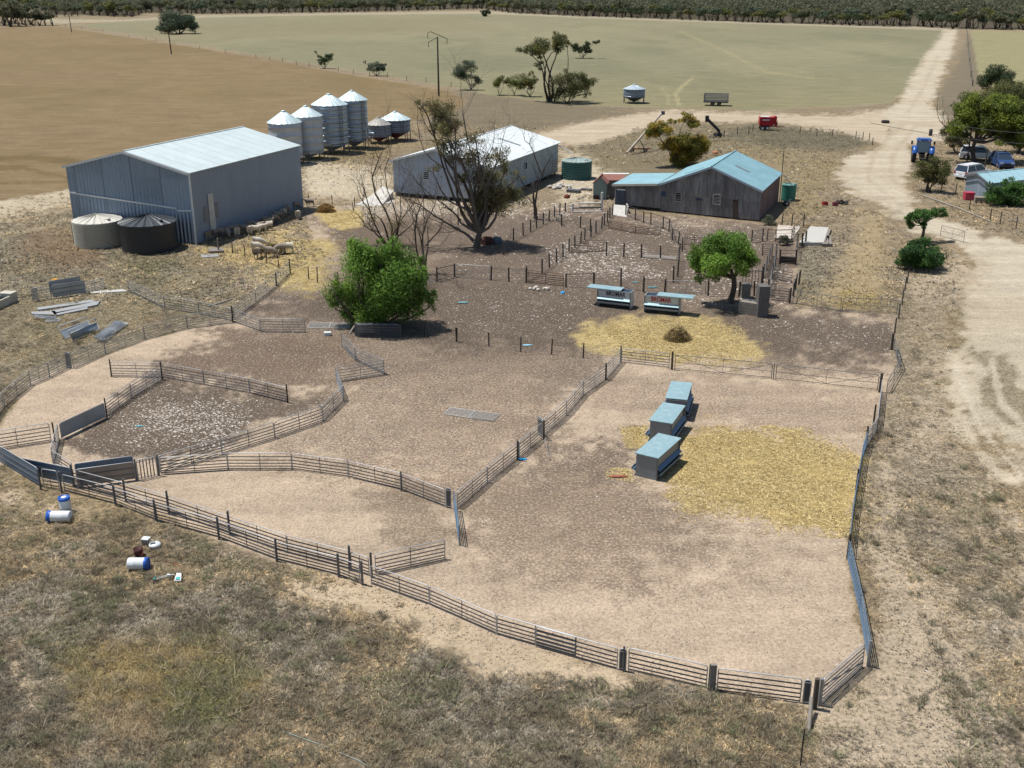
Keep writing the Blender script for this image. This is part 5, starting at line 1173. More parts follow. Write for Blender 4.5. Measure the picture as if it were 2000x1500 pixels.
# ---------- feeders
F_W = mat('white_galvanised', (.50, .53, .54), .5, .2, .25, (.36, .38, .38), 2.0)
F_L = mat('blue_green_lid', (.22, .34, .37), .5, .15, .6, (.36, .47, .48), 3.5)
F_G = mat('grey_feeder_steel', (.22, .24, .26), .55, .3, .3, (.16, .17, .18), 2.0)
F_B = mat('blue_feeder_steel', (.12, .19, .28), .45, .35, .2)  # even blue-grey steel for troughs and flaps of the near feeders
DARKIN = mat('dark_inside', (.03, .045, .075), .7, 0, .1)
def word(txt, w, h, m, parent, loc, rot, name='lettering'):
    cu = bpy.data.curves.new('txt', 'FONT'); cu.body = txt; cu.extrude = .002; cu.offset = .018; cu.align_x = 'CENTER'; cu.align_y = 'CENTER'
    tmp = bpy.data.objects.new('tmp', cu); col.objects.link(tmp); dg = bpy.context.evaluated_depsgraph_get()
    me = bpy.data.meshes.new_from_object(tmp.evaluated_get(dg)); bpy.data.objects.remove(tmp); bpy.data.curves.remove(cu)
    xs = [v.co.x for v in me.vertices]; ys = [v.co.y for v in me.vertices]; sx = w / (max(xs) - min(xs)); sy = h / (max(ys) - min(ys)); cx = (max(xs) + min(xs)) / 2; cy = (max(ys) + min(ys)) / 2
    for v in me.vertices: v.co.x = (v.co.x - cx) * sx; v.co.y = (v.co.y - cy) * sy
    me.materials.clear(); me.materials.append(m); o = link(name, me, parent); o.location = loc; o.rotation_euler = rot
    return o
def feeder(p, rz, L, Wd, H_, label, lid_shift=0.0, group=None, text=None, ends=F_G, body=F_G):
    """local x along the length from p (a base corner), y across; hopper narrows to a trough on both long sides"""
    t = thing('sheep_feeder', label, 'feeder', p, rz, group); e = .03
    for x in (0, L):
        MB().prism([(x, 0, .0), (x, Wd, .0), (x, Wd, H_), (x, 0, H_)], (e if x == 0 else -e, 0, 0)).build('end_plate', ends, t)
    zt = H_ * .52; f = MB()
    for y, s in ((0, 1), (Wd, -1)):
        f.prism([(e, y + s * .02, zt), (L - e, y + s * .02, zt), (L - e, y + s * .02, H_), (e, y + s * .02, H_)], (0, s * .02, 0))
        lo = MB(); lo.prism([(e, y + s * .04, zt), (L - e, y + s * .04, zt), (L - e, y + s * Wd * .38, .22), (e, y + s * Wd * .38, .22)], (0, s * .02, 0)); lo.build('chute', F_G, t)
    f.build('hopper', body, t)
    for x in (0, L): MB().beam((x, -.02, H_ * .98), (x, -.02, .05), .05, .05).build('leg', GALV_D, t)
    for y, s in ((0, -1), (Wd, 1)):
        g = MB(); g.prism([(0, y - s * .1, .22), (L, y - s * .1, .22), (L, y + s * .2, .34), (0, y + s * .2, .34)], (0, 0, .03))
        g.prism([(0, y + s * .2, .30), (L, y + s * .2, .30), (L, y + s * .2, .42), (0, y + s * .2, .42)], (0, s * .02, 0)); g.build('trough', F_B if not text else F_G, t)
        g = MB(); g.prism([(0, y, zt + .05), (L, y, zt + .05), (L, y + s * .16, zt - .08), (0, y + s * .16, zt - .08)], (0, 0, .02)); g.build('rain_flap', F_L if text else F_B, t)
    MB().prism([(e, .05, H_ - .12), (L - e, .05, H_ - .12), (L - e, Wd - .05, H_ - .12), (e, Wd - .05, H_ - .12)], (0, 0, .02)).build('inside', DARKIN, t)
    f = MB(); f.prism([(-.05 + lid_shift, -.07, H_ + .03), (L + .05 + lid_shift, -.07, H_ + .03), (L + .05 + lid_shift, Wd + .07, H_ + .03), (-.05 + lid_shift, Wd + .07, H_ + .03)], (0, 0, .045)); f.build('lid', F_L, t)
    if text: word(text[0], L * .58, .34, text[1], t, (L * text[2], -.006 + .0, H_ - .22), (math.pi / 2, 0, 0))
    return t
def feed_at(fl, fr, **kw):
    A, B = G(*fl), G(*fr); d = B - A; return A, math.atan2(d.y, d.x), d.length
A, rz, L = feed_at((1166.5, 597), (1230, 604.5)); feeder(A, rz, L, .85, 1.24, 'left white feeder with faded dark lettering and lid slid left', -.78, 'white lettered feeders', ('BROMAR', mat('faded_dark_lettering', (.05, .045, .055), .8), .56), F_W, F_W)
A, rz, L = feed_at((1258, 609.5), (1325, 616)); feeder(A, rz, L, .85, 1.24, 'right white feeder with red lettering and lid slid right', .88, 'white lettered feeders', ('BROMAR', mat('red_lettering', (.42, .03, .03), .7), .48), F_W, F_W)
gF = 'three blue-lidded feeders by the big straw patch'
def feed2(fl, fr, la, lb, label, shift=0):
    A, B = G(*fl), G(*fr); w = (B - A).length; H_ = 1.12; d = G(*lb, H_) - G(*la, H_); L = d.length - .1
    feeder(A + (B - A), math.atan2(d.y, d.x), L, w, H_, label, shift, gF)
feed2((1242.5, 928), (1281.5, 939), (1241.2, 885), (1287.5, 846.2), 'nearest grey feeder with a flat blue-green lid')
feed2((1268.5, 862), (1308.5, 869), (1267.5, 821), (1295, 786), 'middle of the three blue-lidded feeders')
feed2((1300, 817), (1337, 822), (1300, 779.5), (1312, 746), 'farthest of the three blue-lidded feeders, lid ajar', .08)

# ---------- sheep
def sheep_mesh(graze, seed):
    sk = bpy.data.meshes.new('sheep_skeleton'); hz = .62
    V = [(-.42, 0, hz), (-.15, 0, hz + .03), (.15, 0, hz + .02), (.38, 0, hz + .04)]; r = [.17, .24, .235, .18]
    E = [(0, 1), (1, 2), (2, 3)]
    if graze: V += [(.55, 0, .42), (.66, 0, .2), (.74, 0, .1)]
    else: V += [(.54, 0, .80), (.66, 0, .86), (.80, 0, .80)]
    r += [.11, .085, .045]; E += [(3, 4), (4, 5), (5, 6)]
    for x, ro in ((-.34, 0), (.30, 3)):
        for y in (-.12, .12):
            i = len(V); V += [(x, y, .42), (x - (.05 if ro == 0 else -.01), y, .22), (x, y, .015)]; r += [.075, .035, .03]; E += [(ro, i), (i, i + 1), (i + 1, i + 2)]
    sk.from_pydata(V, E, []); o = bpy.data.objects.new('sk', sk); col.objects.link(o)
    o.modifiers.new('s', 'SKIN'); 
    for k, d in enumerate(sk.skin_vertices[0].data): d.radius = (r[k], r[k] * (1.08 if k < 4 else 1)); d.use_root = (k == 1)
    ss2 = o.modifiers.new('u', 'SUBSURF'); ss2.levels = 1; ss2.render_levels = 1
    me = bpy.data.meshes.new_from_object(o.evaluated_get(bpy.context.evaluated_depsgraph_get())); bpy.data.objects.remove(o)
    me.polygons.foreach_set('use_smooth', [True] * len(me.polygons)); return me
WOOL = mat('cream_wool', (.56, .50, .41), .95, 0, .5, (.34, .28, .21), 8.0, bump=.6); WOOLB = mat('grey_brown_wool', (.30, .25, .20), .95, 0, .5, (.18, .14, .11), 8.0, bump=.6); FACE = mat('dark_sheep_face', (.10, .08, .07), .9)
def ears():
    f = MB(); 
    return f
sm = {}
for g in (0, 1):
    for c, m in ((0, WOOL), (1, WOOLB)):
        q = sheep_mesh(g, 0); q.materials.clear(); q.materials.append(m); sm[(g, c)] = q
em = {}
for g in (0, 1):
    f = MB(); hx, hz = ((.66, .2) if g else (.66, .86))
    for s in (-1, 1): f.tube([(hx - .02, s * .06, hz + .03), (hx - .03, s * .15, hz + .02)], [.03, .012], 5)
    em[g] = f.mesh('ears', FACE)
def sheep(u, v, rz, g, c, label, group, s=1.0):
    t = thing('sheep', label, 'sheep', G(u, v), R(rz), group); t.scale = (s, s, s)
    link('body', sm[(g, c)], t); link('ears', em[g], t)
gW, gH = 'sheep in the shade of the big grey shed', 'sheep round the hay pile'
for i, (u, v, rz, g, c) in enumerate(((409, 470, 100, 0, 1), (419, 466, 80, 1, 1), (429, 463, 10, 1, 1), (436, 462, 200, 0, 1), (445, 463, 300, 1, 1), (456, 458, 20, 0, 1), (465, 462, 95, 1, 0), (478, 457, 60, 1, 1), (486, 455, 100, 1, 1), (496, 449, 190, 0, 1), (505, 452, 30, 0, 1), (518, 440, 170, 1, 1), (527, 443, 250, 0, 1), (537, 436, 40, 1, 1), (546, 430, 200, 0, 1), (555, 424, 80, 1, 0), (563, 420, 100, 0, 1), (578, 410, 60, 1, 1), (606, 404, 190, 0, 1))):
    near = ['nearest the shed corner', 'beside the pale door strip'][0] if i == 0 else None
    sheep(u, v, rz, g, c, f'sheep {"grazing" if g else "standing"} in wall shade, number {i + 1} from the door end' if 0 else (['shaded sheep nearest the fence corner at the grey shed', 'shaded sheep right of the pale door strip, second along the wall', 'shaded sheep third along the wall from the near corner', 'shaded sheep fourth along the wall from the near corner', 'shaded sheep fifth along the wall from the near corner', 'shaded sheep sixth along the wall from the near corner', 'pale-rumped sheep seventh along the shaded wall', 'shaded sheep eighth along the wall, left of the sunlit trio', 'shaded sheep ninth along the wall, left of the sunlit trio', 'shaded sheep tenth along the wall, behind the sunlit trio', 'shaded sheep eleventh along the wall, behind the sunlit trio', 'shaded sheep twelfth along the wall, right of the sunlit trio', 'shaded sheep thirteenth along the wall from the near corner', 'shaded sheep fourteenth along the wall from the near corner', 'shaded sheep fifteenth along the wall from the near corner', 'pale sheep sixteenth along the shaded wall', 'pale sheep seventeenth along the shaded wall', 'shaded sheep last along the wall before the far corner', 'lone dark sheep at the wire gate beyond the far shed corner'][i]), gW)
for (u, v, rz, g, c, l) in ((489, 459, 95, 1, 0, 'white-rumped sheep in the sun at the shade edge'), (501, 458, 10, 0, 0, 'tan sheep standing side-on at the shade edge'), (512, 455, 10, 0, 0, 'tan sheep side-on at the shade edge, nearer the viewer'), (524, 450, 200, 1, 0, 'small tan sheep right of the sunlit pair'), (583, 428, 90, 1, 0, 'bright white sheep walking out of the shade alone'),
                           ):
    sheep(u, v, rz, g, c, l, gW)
for (u, v, rz, g, c, l) in ((506, 484, 5, 1, 0, 'white sheep behind the hay pile, side-on'), (503, 494, 5, 1, 0, 'white sheep left of the hay pile'), (504, 505, 80, 1, 1, 'brown sheep feeding nearest the camera left of the hay'), (528, 503, 5, 1, 1, 'fat brown sheep side-on before the hay pile'), (548, 497, 200, 1, 1, 'brown sheep with its head in the hay at right'), (563, 495, 190, 1, 0, 'white sheep right of the hay pile facing left')):
    sheep(u, v, rz, g, c, l, gH, 1.12)

# ---------- hay piles, rocks, litter
HAYC = [(.42, .33, .17), (.52, .42, .22), (.26, .20, .10), (.36, .27, .13)]
def blade_mesh(name, P, hgt, wid, cols, seed=0, splay=.5, nb=8, up=1.0, cc=None):
    """P (n,3) tuft origins; each gets nb thin blades"""
    rs = np.random.RandomState(seed); n = len(P); idx = np.repeat(np.arange(n), nb); m = len(idx)
    h = (hgt if np.ndim(hgt) else np.full(n, hgt))[idx] * rs.uniform(.5, 1.2, m); a = rs.uniform(0, 6.283, m); s = rs.uniform(.15, 1, m) * splay
    d = np.stack([np.cos(a) * s, np.sin(a) * s, np.full(m, up) * rs.uniform(.5, 1, m)], 1); d /= np.linalg.norm(d, axis=1, keepdims=True)
    side = np.stack([-np.sin(a), np.cos(a), rs.normal(size=m) * .4], 1) * (wid * rs.uniform(.6, 1.4, m))[:, None]
    o = P[idx] + np.stack([np.cos(a), np.sin(a), a * 0], 1) * (h * .25 * rs.rand(m))[:, None]
    tip = o + d * h[:, None]; mid = o + d * (h * .55)[:, None] + np.array([0, 0, 1]) * (h * .06)[:, None]
    V = np.stack([o - side * .7, o + side * .7, mid + side * .6, tip, mid - side * .6], 1).reshape(-1, 3)
    cols = np.array(cols, np.float32)
    if cc is None: cc = cols[rs.randint(0, len(cols), n)]
    c = cc[idx] * .65 + cols[rs.randint(0, len(cols), m)] * .35; c = c * rs.uniform(.65, 1.3, (m, 1))
    F_ = (np.arange(m) * 5)[:, None] + np.arange(5)
    me = np_mesh(name, V, F_, np.repeat(c, 5, 0)); me.materials.append(STRAWM); return me
STRAWM = vcol_mat('dry_blades', .8, .15)
def hay(u, v, rx, ry, rz_, label, n=900, cols=HAYC, seed=1):
    p = G(u, v); rs = np.random.RandomState(seed); a = rs.uniform(0, 6.28, n); q = rs.rand(n) ** .5
    x, y = rx * q * np.cos(a), ry * q * np.sin(a); z = rz_ * (1 - q ** 1.6) * rs.uniform(.3, 1.05, n) * (1 + .3 * np.sin(a * 3))
    me = blade_mesh('hay', np.stack([x, y, z], 1), .2, .014, cols, seed, 1.4, 7, .4)
    o = link('hay_pile', me); o.location = p; tag(o, label, 'hay pile')
    f = MB(); pr = [(1.0, 0), (.85, .35), (.6, .7), (.3, .92), (0, 1.0)]
    f.lathe(pr, 14); c_ = f.build('core', mat('hay_core', (.16, .115, .055), .95, 0, .6, (.07, .045, .025), 4), o); c_.scale = (rx * .85, ry * .85, rz_ * .8)
hay(1323, 662, .85, .75, .85, 'brown hay heap on the straw circle below the white feeders', 1100)
hay(532, 492, .95, .8, .75, 'olive hay heap that the sheep feed from', 900, [(.27, .23, .11), (.36, .30, .15), (.18, .15, .07)], 2)
hay(637, 414, .95, .5, .55, 'rust-brown hay bale remains beyond the big shed corner', 700, [(.34, .21, .08), (.44, .28, .11), (.2, .12, .05)], 3)
hay(637, 406, .8, .35, .4, 'smaller brown hay heap just behind the rust-brown one', 500, [(.28, .19, .08), (.36, .25, .11)], 4)

# density sampling over photo-surveyed zones
def scatter(n, poly, seed, jit=True):
    rs = np.random.RandomState(seed); us = [p[0] for p in poly]; vs = [p[1] for p in poly]
    A = [G(u_, v_) for u_, v_ in poly]; x0, x1, y0, y1 = min(a.x for a in A), max(a.x for a in A), min(a.y for a in A), max(a.y for a in A)
    X = rs.uniform(x0, x1, n * 3); Y = rs.uniform(y0, y1, n * 3)
    P2 = [(a.x, a.y) for a in A]; d = sdist(X, Y, P2); w_ = fbm(X, Y, 2.5, seed % 9) - .5; cl_ = ss(fbm(X, Y, .9, seed % 7 + 20, 3), .3, .62)
    k = (d + w_ * 3 + rs.normal(size=len(X)) * .8 < 0) & (rs.rand(len(X)) < .15 + cl_)
    X, Y = X[k][:n], Y[k][:n]; return np.stack([X, Y, X * 0], 1)
def chips(name, P, size, cols, seed, flat=.5):
    rs = np.random.RandomState(seed); n = len(P); s = size * rs.uniform(.35, 1.5, n) ** 1.3
    a = rs.uniform(0, 6.28, n); k = 5; V = np.zeros((n, k + 1, 3), np.float32)
    for i in range(k):
        t_ = a + i * 2 * math.pi / k; r_ = s * rs.uniform(.6, 1.15, n); V[:, i] = P + np.stack([np.cos(t_) * r_, np.sin(t_) * r_ * .7, np.full(n, .0)], 1)
    V[:, k] = P + np.stack([rs.normal(size=n) * s * .2, rs.normal(size=n) * s * .2, s * flat * rs.uniform(.5, 1.2, n)], 1)
    F_ = np.concatenate([np.stack([np.arange(n) * (k + 1) + i, np.arange(n) * (k + 1) + (i + 1) % k, np.arange(n) * (k + 1) + k], 1) for i in range(k)])
    cols = np.array(cols, np.float32); c = cols[rs.randint(0, len(cols), n)] * rs.uniform(.75, 1.1, (n, 1))
    me = np_mesh(name, V.reshape(-1, 3), F_, np.repeat(c, k + 1, 0)); me.materials.append(CHIPM); return me
CHIPM = vcol_mat('chips', .9)
WHC = [(.50, .45, .39), (.40, .35, .29), (.58, .53, .47), (.34, .29, .24)]
zones = [(1500, [(300, 790), (430, 775), (490, 830), (430, 880), (280, 860), (230, 820)], .05), (1100, [(210, 800), (330, 740), (560, 790), (640, 790), (540, 850), (320, 910), (140, 890)], .04),
         (1500, [(1100, 470), (1230, 475), (1310, 545), (1130, 540), (1060, 520)], .075), (900, [(860, 440), (1180, 420), (1290, 480), (1320, 560), (900, 550)], .06), (900, [(1230, 420), (1470, 440), (1520, 480), (1340, 520), (1260, 460)], .07),
         (700, [(890, 388), (1080, 395), (1180, 405), (1100, 430), (900, 415)], .09), (500, [(700, 400), (900, 392), (905, 415), (720, 425)], .09), (500, [(1340, 530), (1530, 520), (1545, 600), (1330, 600)], .08),
         (1400, [(470, 640), (700, 700), (800, 740), (740, 880), (480, 905), (640, 800), (660, 740), (480, 690)], .035), (1100, [(860, 570), (1150, 560), (1160, 640), (920, 660)], .045), (500, [(1500, 600), (1740, 620), (1730, 700), (1480, 640)], .05),
         (900, [(560, 440), (640, 420), (700, 480), (640, 600), (520, 600)], .05), (900, [(700, 720), (1150, 740), (1100, 820), (900, 950), (680, 900)], .032), (700, [(900, 1000), (1240, 950), (1560, 1080), (1300, 1180), (960, 1120)], .028),
         (90, [(1620, 1380), (1720, 1280), (1960, 1300), (1990, 1480), (1600, 1490)], .04), (80, [(1700, 880), (1900, 850), (1990, 1100), (1700, 1150)], .045), (450, [(1000, 1180), (1640, 1120), (1680, 1280), (1580, 1360), (1260, 1290)], .02),
         (400, [(590, 310), (760, 345), (770, 395), (600, 395)], .12), (300, [(1090, 340), (1160, 350), (1150, 380), (1085, 375)], .12), (350, [(1570, 480), (1690, 420), (1680, 590), (1560, 590)], .05)]
P_ = []; 
allV = [scatter(n, z, 100 + i) for i, (n, z, s) in enumerate(zones)]
for i, ((n, z, s), Pz) in enumerate(zip(zones, allV)): P_.append((Pz, s))
mes = [chips('litter', Pz, s, WHC, 200 + i) for i, (Pz, s) in enumerate(P_)]
Vt = []; Ft = []; Ct = []; off = 0
for me in mes:
    n = len(me.vertices); v = np.zeros(n * 3, np.float32); me.vertices.foreach_get('co', v); f = np.zeros(len(me.loops), np.int32); me.loops.foreach_get('vertex_index', f); c = np.zeros(n * 4, np.float32); me.color_attributes['Col'].data.foreach_get('color', c)
    Vt.append(v.reshape(-1, 3)); Ft.append(f.reshape(-1, 3) + off); Ct.append(c.reshape(-1, 4)[:, :3]); off += n; bpy.data.meshes.remove(me)
me = np_mesh('stone_litter', np.vstack(Vt), np.vstack(Ft), np.vstack(Ct)); me.materials.append(CHIPM)
tag(link('stone_litter', me), 'white stones, bone and wool scraps strewn over the yards', None, None, 'stuff')

# trampled clods and droppings that speckle the pen soil
cz = [(42000, [(725, 1140), (900, 985), (1212, 706), (1716, 766), (1690, 872), (1650, 1090), (1695, 1300), (1590, 1370), (970, 1235)], .017), (30000, [(430, 915), (660, 770), (750, 735), (680, 690), (900, 665), (1205, 700), (885, 985)], .02), (10000, [(240, 975), (300, 930), (560, 920), (870, 990), (890, 1060), (720, 1130)], .015),
      (13000, [(140, 895), (320, 740), (560, 785), (660, 765), (630, 815), (310, 915)], .022), (11000, [(20, 800), (140, 720), (455, 630), (660, 650), (660, 745), (560, 780), (230, 740), (110, 850), (0, 870)], .02), (22000, [(470, 620), (560, 540), (850, 545), (1540, 595), (1750, 615), (1740, 755), (1210, 700), (760, 680)], .032), (12000, [(860, 430), (1180, 410), (1480, 440), (1540, 590), (850, 540)], .034), (12000, [(1700, 1300), (1690, 880), (1750, 700), (1990, 900), (1990, 1490), (1600, 1490), (1610, 1390)], .03), (5000, [(560, 1130), (725, 1138), (1210, 1310), (1560, 1390), (1200, 1340), (700, 1190)], .025)]
cp_ = [(scatter(n, z, 400 + i), s) for i, (n, z, s) in enumerate(cz)]
DKC = [(.10, .08, .06), (.15, .12, .09), (.08, .06, .047), (.24, .2, .155)]
Vt = []; Ft = []; Ct = []; off = 0
for i, (Pz, s) in enumerate(cp_):
    me = chips('clod', Pz, s, DKC, 500 + i, .8); n = len(me.vertices); v = np.zeros(n * 3, np.float32); me.vertices.foreach_get('co', v); f = np.zeros(len(me.loops), np.int32); me.loops.foreach_get('vertex_index', f); c = np.zeros(n * 4, np.float32); me.color_attributes['Col'].data.foreach_get('color', c)
    Vt.append(v.reshape(-1, 3)); Ft.append(f.reshape(-1, 3) + off); Ct.append(c.reshape(-1, 4)[:, :3]); off += n; bpy.data.meshes.remove(me)
me = np_mesh('clods', np.vstack(Vt), np.vstack(Ft), np.vstack(Ct)); me.materials.append(CHIPM)
tag(link('soil_clods', me), 'trampled clods and droppings on the pen soil', None, None, 'stuff')

# straw blades
SC = [(.66, .52, .25), (.80, .66, .36), (.46, .34, .14), (.58, .45, .2), (.3, .22, .1)]
sp_ = [scatter(15000, [(1345, 850), (1400, 832), (1540, 845), (1650, 885), (1680, 905), (1660, 1000), (1644, 1050), (1500, 1012), (1345, 975), (1300, 950)], 301), scatter(8000, [(1140, 650), (1200, 632), (1270, 622), (1380, 622), (1440, 645), (1480, 690), (1440, 708), (1330, 700), (1210, 690)], 302),
       scatter(500, [(1220, 832), (1262, 834), (1260, 878), (1222, 876)], 303), scatter(250, [(1182, 924), (1215, 914), (1235, 928), (1195, 940)], 304), scatter(6000, [(430, 492), (520, 468), (630, 470), (650, 495), (622, 530), (640, 560), (590, 566), (520, 535)], 305), scatter(1500, [(622, 408), (700, 415), (698, 438), (650, 440)], 306)]
me = blade_mesh('straw', np.vstack(sp_), .13, .014, SC, 8, 2.2, 5, .25); tag(link('scattered_straw', me), 'loose golden straw spread on the yard soil', None, None, 'stuff')

# weeds and dry grass outside the yards
def weeds():
    rs = np.random.RandomState(12); n = 330000
    Y = 24 / (1 - rs.uniform(0, 1, n) * (1 - 24 / 175.0)); X = Y * rs.uniform(-.66, .66, n)
    U, W = PX(X, Y, 0.0)
    d = np.minimum.reduce([sdist(U, W, PEN), sdist(U, W, ROAD), sdist(U, W, TRACK) + 4, sdist(U, W, CROP) + 3])
    jn = fbm(X, Y, 4, 61) - .5; j2 = fbm(X, Y, 1.2, 63) - .5
    dens = ss(d / ((W + 40) * .0426) + jn * 1.5, .0, .8) * ss(j2 + jn * .8, -.42, -.02)
    for poly, q in (([(560, 1130), (725, 1138), (970, 1240), (1210, 1310), (1240, 1350), (1050, 1310), (850, 1260), (700, 1190), (560, 1180)], .93), ([(-100, 920), (130, 962), (240, 992), (180, 1030), (-100, 990)], .75), ([(590, 310), (700, 330), (765, 340), (770, 400), (600, 400)], .8), ([(1090, 290), (1150, 300), (1200, 345), (1150, 375), (1090, 375)], .75),
                    ([(1600, 1380), (1705, 1300), (1680, 1080), (1740, 1100), (1900, 1500), (1580, 1500)], .82), ([(1780, 520), (1900, 520), (1860, 700), (1900, 900), (2000, 1000), (2300, 1200), (2300, 1600), (1700, 1500), (1700, 800)], .66), ([(1690, 415), (1735, 480), (1720, 600), (1590, 596), (1640, 530)], .35), ([(0, 1250), (60, 1310), (90, 1400), (20, 1330)], .7), ([(-200, 400), (140, 366), (150, 400), (-200, 470)], .8)):
        dens *= 1 - q * (1 - ss(sdist(U, W, poly) + jn * 50, -14, 14))
    rects = ((128, 300, 600, 500), (765, 250, 1090, 400), (1195, 296, 1530, 436), (1880, 330, 2100, 400))
    k = (rs.rand(n) < dens)
    for a_, b_, c_, d_ in rects: k &= ~((U > a_) & (U < c_) & (W > b_ + 25) & (W < d_ - 2) & (d_ < 440)) 
    X, Y, U, W = X[k], Y[k], U[k], W[k]; n = len(X)
    base = np.array([(.42, .34, .23), (.33, .275, .19), (.26, .23, .17), (.52, .42, .28), (.2, .18, .125), (.34, .31, .25)], np.float32)
    g = (fbm(X, Y, 5, 71)[:, None] - .5); ci = np.clip(((fbm(X, Y, 6, 73) + rs.normal(size=n) * .16) * 6.5).astype(int) % 6, 0, 5); cc = base[ci] * np.array([1.55, 1.42, 1.2]) * rs.choice([.45, .8, 1.0, 1.35], n)[:, None] * (1.25 - 1.1 * ss(fbm(X, Y, 1.6, 91), .42, .68) * .75)[:, None]
    gy = ss(fbm(X, Y, 3.2, 95), .42, .6)[:, None] * .75; cc = cc * (1 - gy) + (cc.mean(1, keepdims=True) * np.array([.92, .86, .76])) * gy
    for poly, c, w_ in (([(110, 1270), (430, 1240), (520, 1330), (420, 1400), (160, 1400)], (.66, .50, .2), .75), ([(330, 1330), (470, 1300), (450, 1420), (330, 1420)], (.30, .34, .11), .7), ([(100, 1290), (190, 1270), (190, 1330), (110, 1340)], (.2, .22, .09), .6), ([(180, 1380), (300, 1380), (330, 1450), (200, 1460)], (.66, .50, .30), .85),
                        ([(60, 440), (160, 450), (200, 520), (120, 520), (40, 480)], (.32, .18, .10), .6), ([(1690, 415), (1735, 480), (1720, 600), (1590, 596), (1640, 530)], (.6, .47, .26), .8), ([(240, 490), (400, 480), (400, 520), (240, 540)], (.13, .13, .06), .6), ([(1480, 240), (1700, 265), (1700, 290), (1480, 300)], (.12, .115, .075), .8)):
        m_ = (1 - ss(sdist(U, W, poly) + rs.normal(size=n) * 14, -12, 12))[:, None] * w_; cc = cc * (1 - m_) + np.array(c, np.float32) * m_
    lush = (fbm(X, Y, 3, 81) > .63) & (rs.rand(n) < .5) & (Y < 60); cc[lush] = np.array((.17, .19, .08), np.float32)
    hg = np.interp(Y, [25, 60, 110, 170], [.12, .15, .24, .32]) * rs.uniform(.5, 1.5, n) * (1 + .8 * (1 - ss(sdist(U, W, [(110, 1270), (430, 1240), (520, 1330), (330, 1460), (180, 1460)]), -20, 20)))
    tall = (rs.rand(n) < .006) & (Y < 75); hg = np.where(tall, hg * 2.6, hg); cc[tall] = np.array((.62, .52, .36), np.float32)
    P = np.stack([X, Y, (fbm(X, Y, 3, 41) - .5) * .05], 1); near = Y < 75
    me = blade_mesh('weeds', P[near], hg[near], .009, base, 13, 1.6, 8, .7, cc[near]); tag(link('dry_weeds', me), 'dry grass and low weeds outside the yards', None, None, 'stuff')
    me = blade_mesh('weeds_far', P[~near], hg[~near], .03, base, 14, 1.5, 6, .7, cc[~near]); tag(link('dry_grass', me), 'dry grass tussocks round the sheds', None, None, 'stuff')
    print('tufts', n)
    # low twiggy bushes: domes of many short stems
    m = 1500; k2 = rs.choice(np.where(near & (U < 1620))[0], m); k3 = rs.choice(np.where(near & (U >= 1620))[0], 260); k2 = np.concatenate([k2, k3]); m = len(k2); q = 14
    r = rs.uniform(.12, .42, m); i = np.repeat(np.arange(m), q); a = rs.uniform(0, 6.28, m * q); d = rs.rand(m * q) ** .5
    Pb = P[k2][i] + np.stack([np.cos(a) * d * r[i], np.sin(a) * d * r[i], r[i] * .35 * (1 - d ** 2)], 1)
    bc = np.array([(.17, .145, .11), (.22, .18, .13), (.13, .125, .085), (.27, .22, .15), (.19, .2, .11), (.36, .30, .2)], np.float32)
    cb = np.repeat(bc[rs.randint(0, 6, m)], q, 0) * rs.uniform(1.0, 1.9, (m * q, 1))
    me = blade_mesh('bushes', Pb, (r * .62)[i], .008, bc, 15, 1.2, 8, .8, cb); tag(link('low_bushes', me), 'low twiggy dry bushes among the weeds', None, None, 'stuff')
weeds()
# ---------- vehicles
TYRE = mat('tyre_rubber', (.02, .02, .021), .85, 0, .3, (.09, .075, .055)); RIM = mat('alloy_rim', (.45, .45, .46), .4, .5, .2); CHR = mat('lamp_glass', (.6, .62, .65), .2, .2, .1); TAIL = mat('red_lamp', (.35, .02, .02), .3); BLKP = mat('black_plastic', (.03, .03, .032), .6)
def wheel(par, x, y, r, w, rim=RIM, rr=.6):
    f = MB(); f.M = Matrix.Translation((x, y, r)) @ Matrix.Rotation(math.pi / 2, 4, 'X')
    f.lathe([(r * rr, -w / 2), (r * .93, -w / 2), (r, -w * .32), (r, w * .32), (r * .93, w / 2), (r * rr, w / 2)], 28); o = f.build('wheel', TYRE, par)
    g = MB(); g.M = f.M; g.lathe([(0, -w * .4), (r * rr, -w * .46), (r * rr, w * .46), (0, w * .4)], 20); g.build('rim', rim, o)
    return o
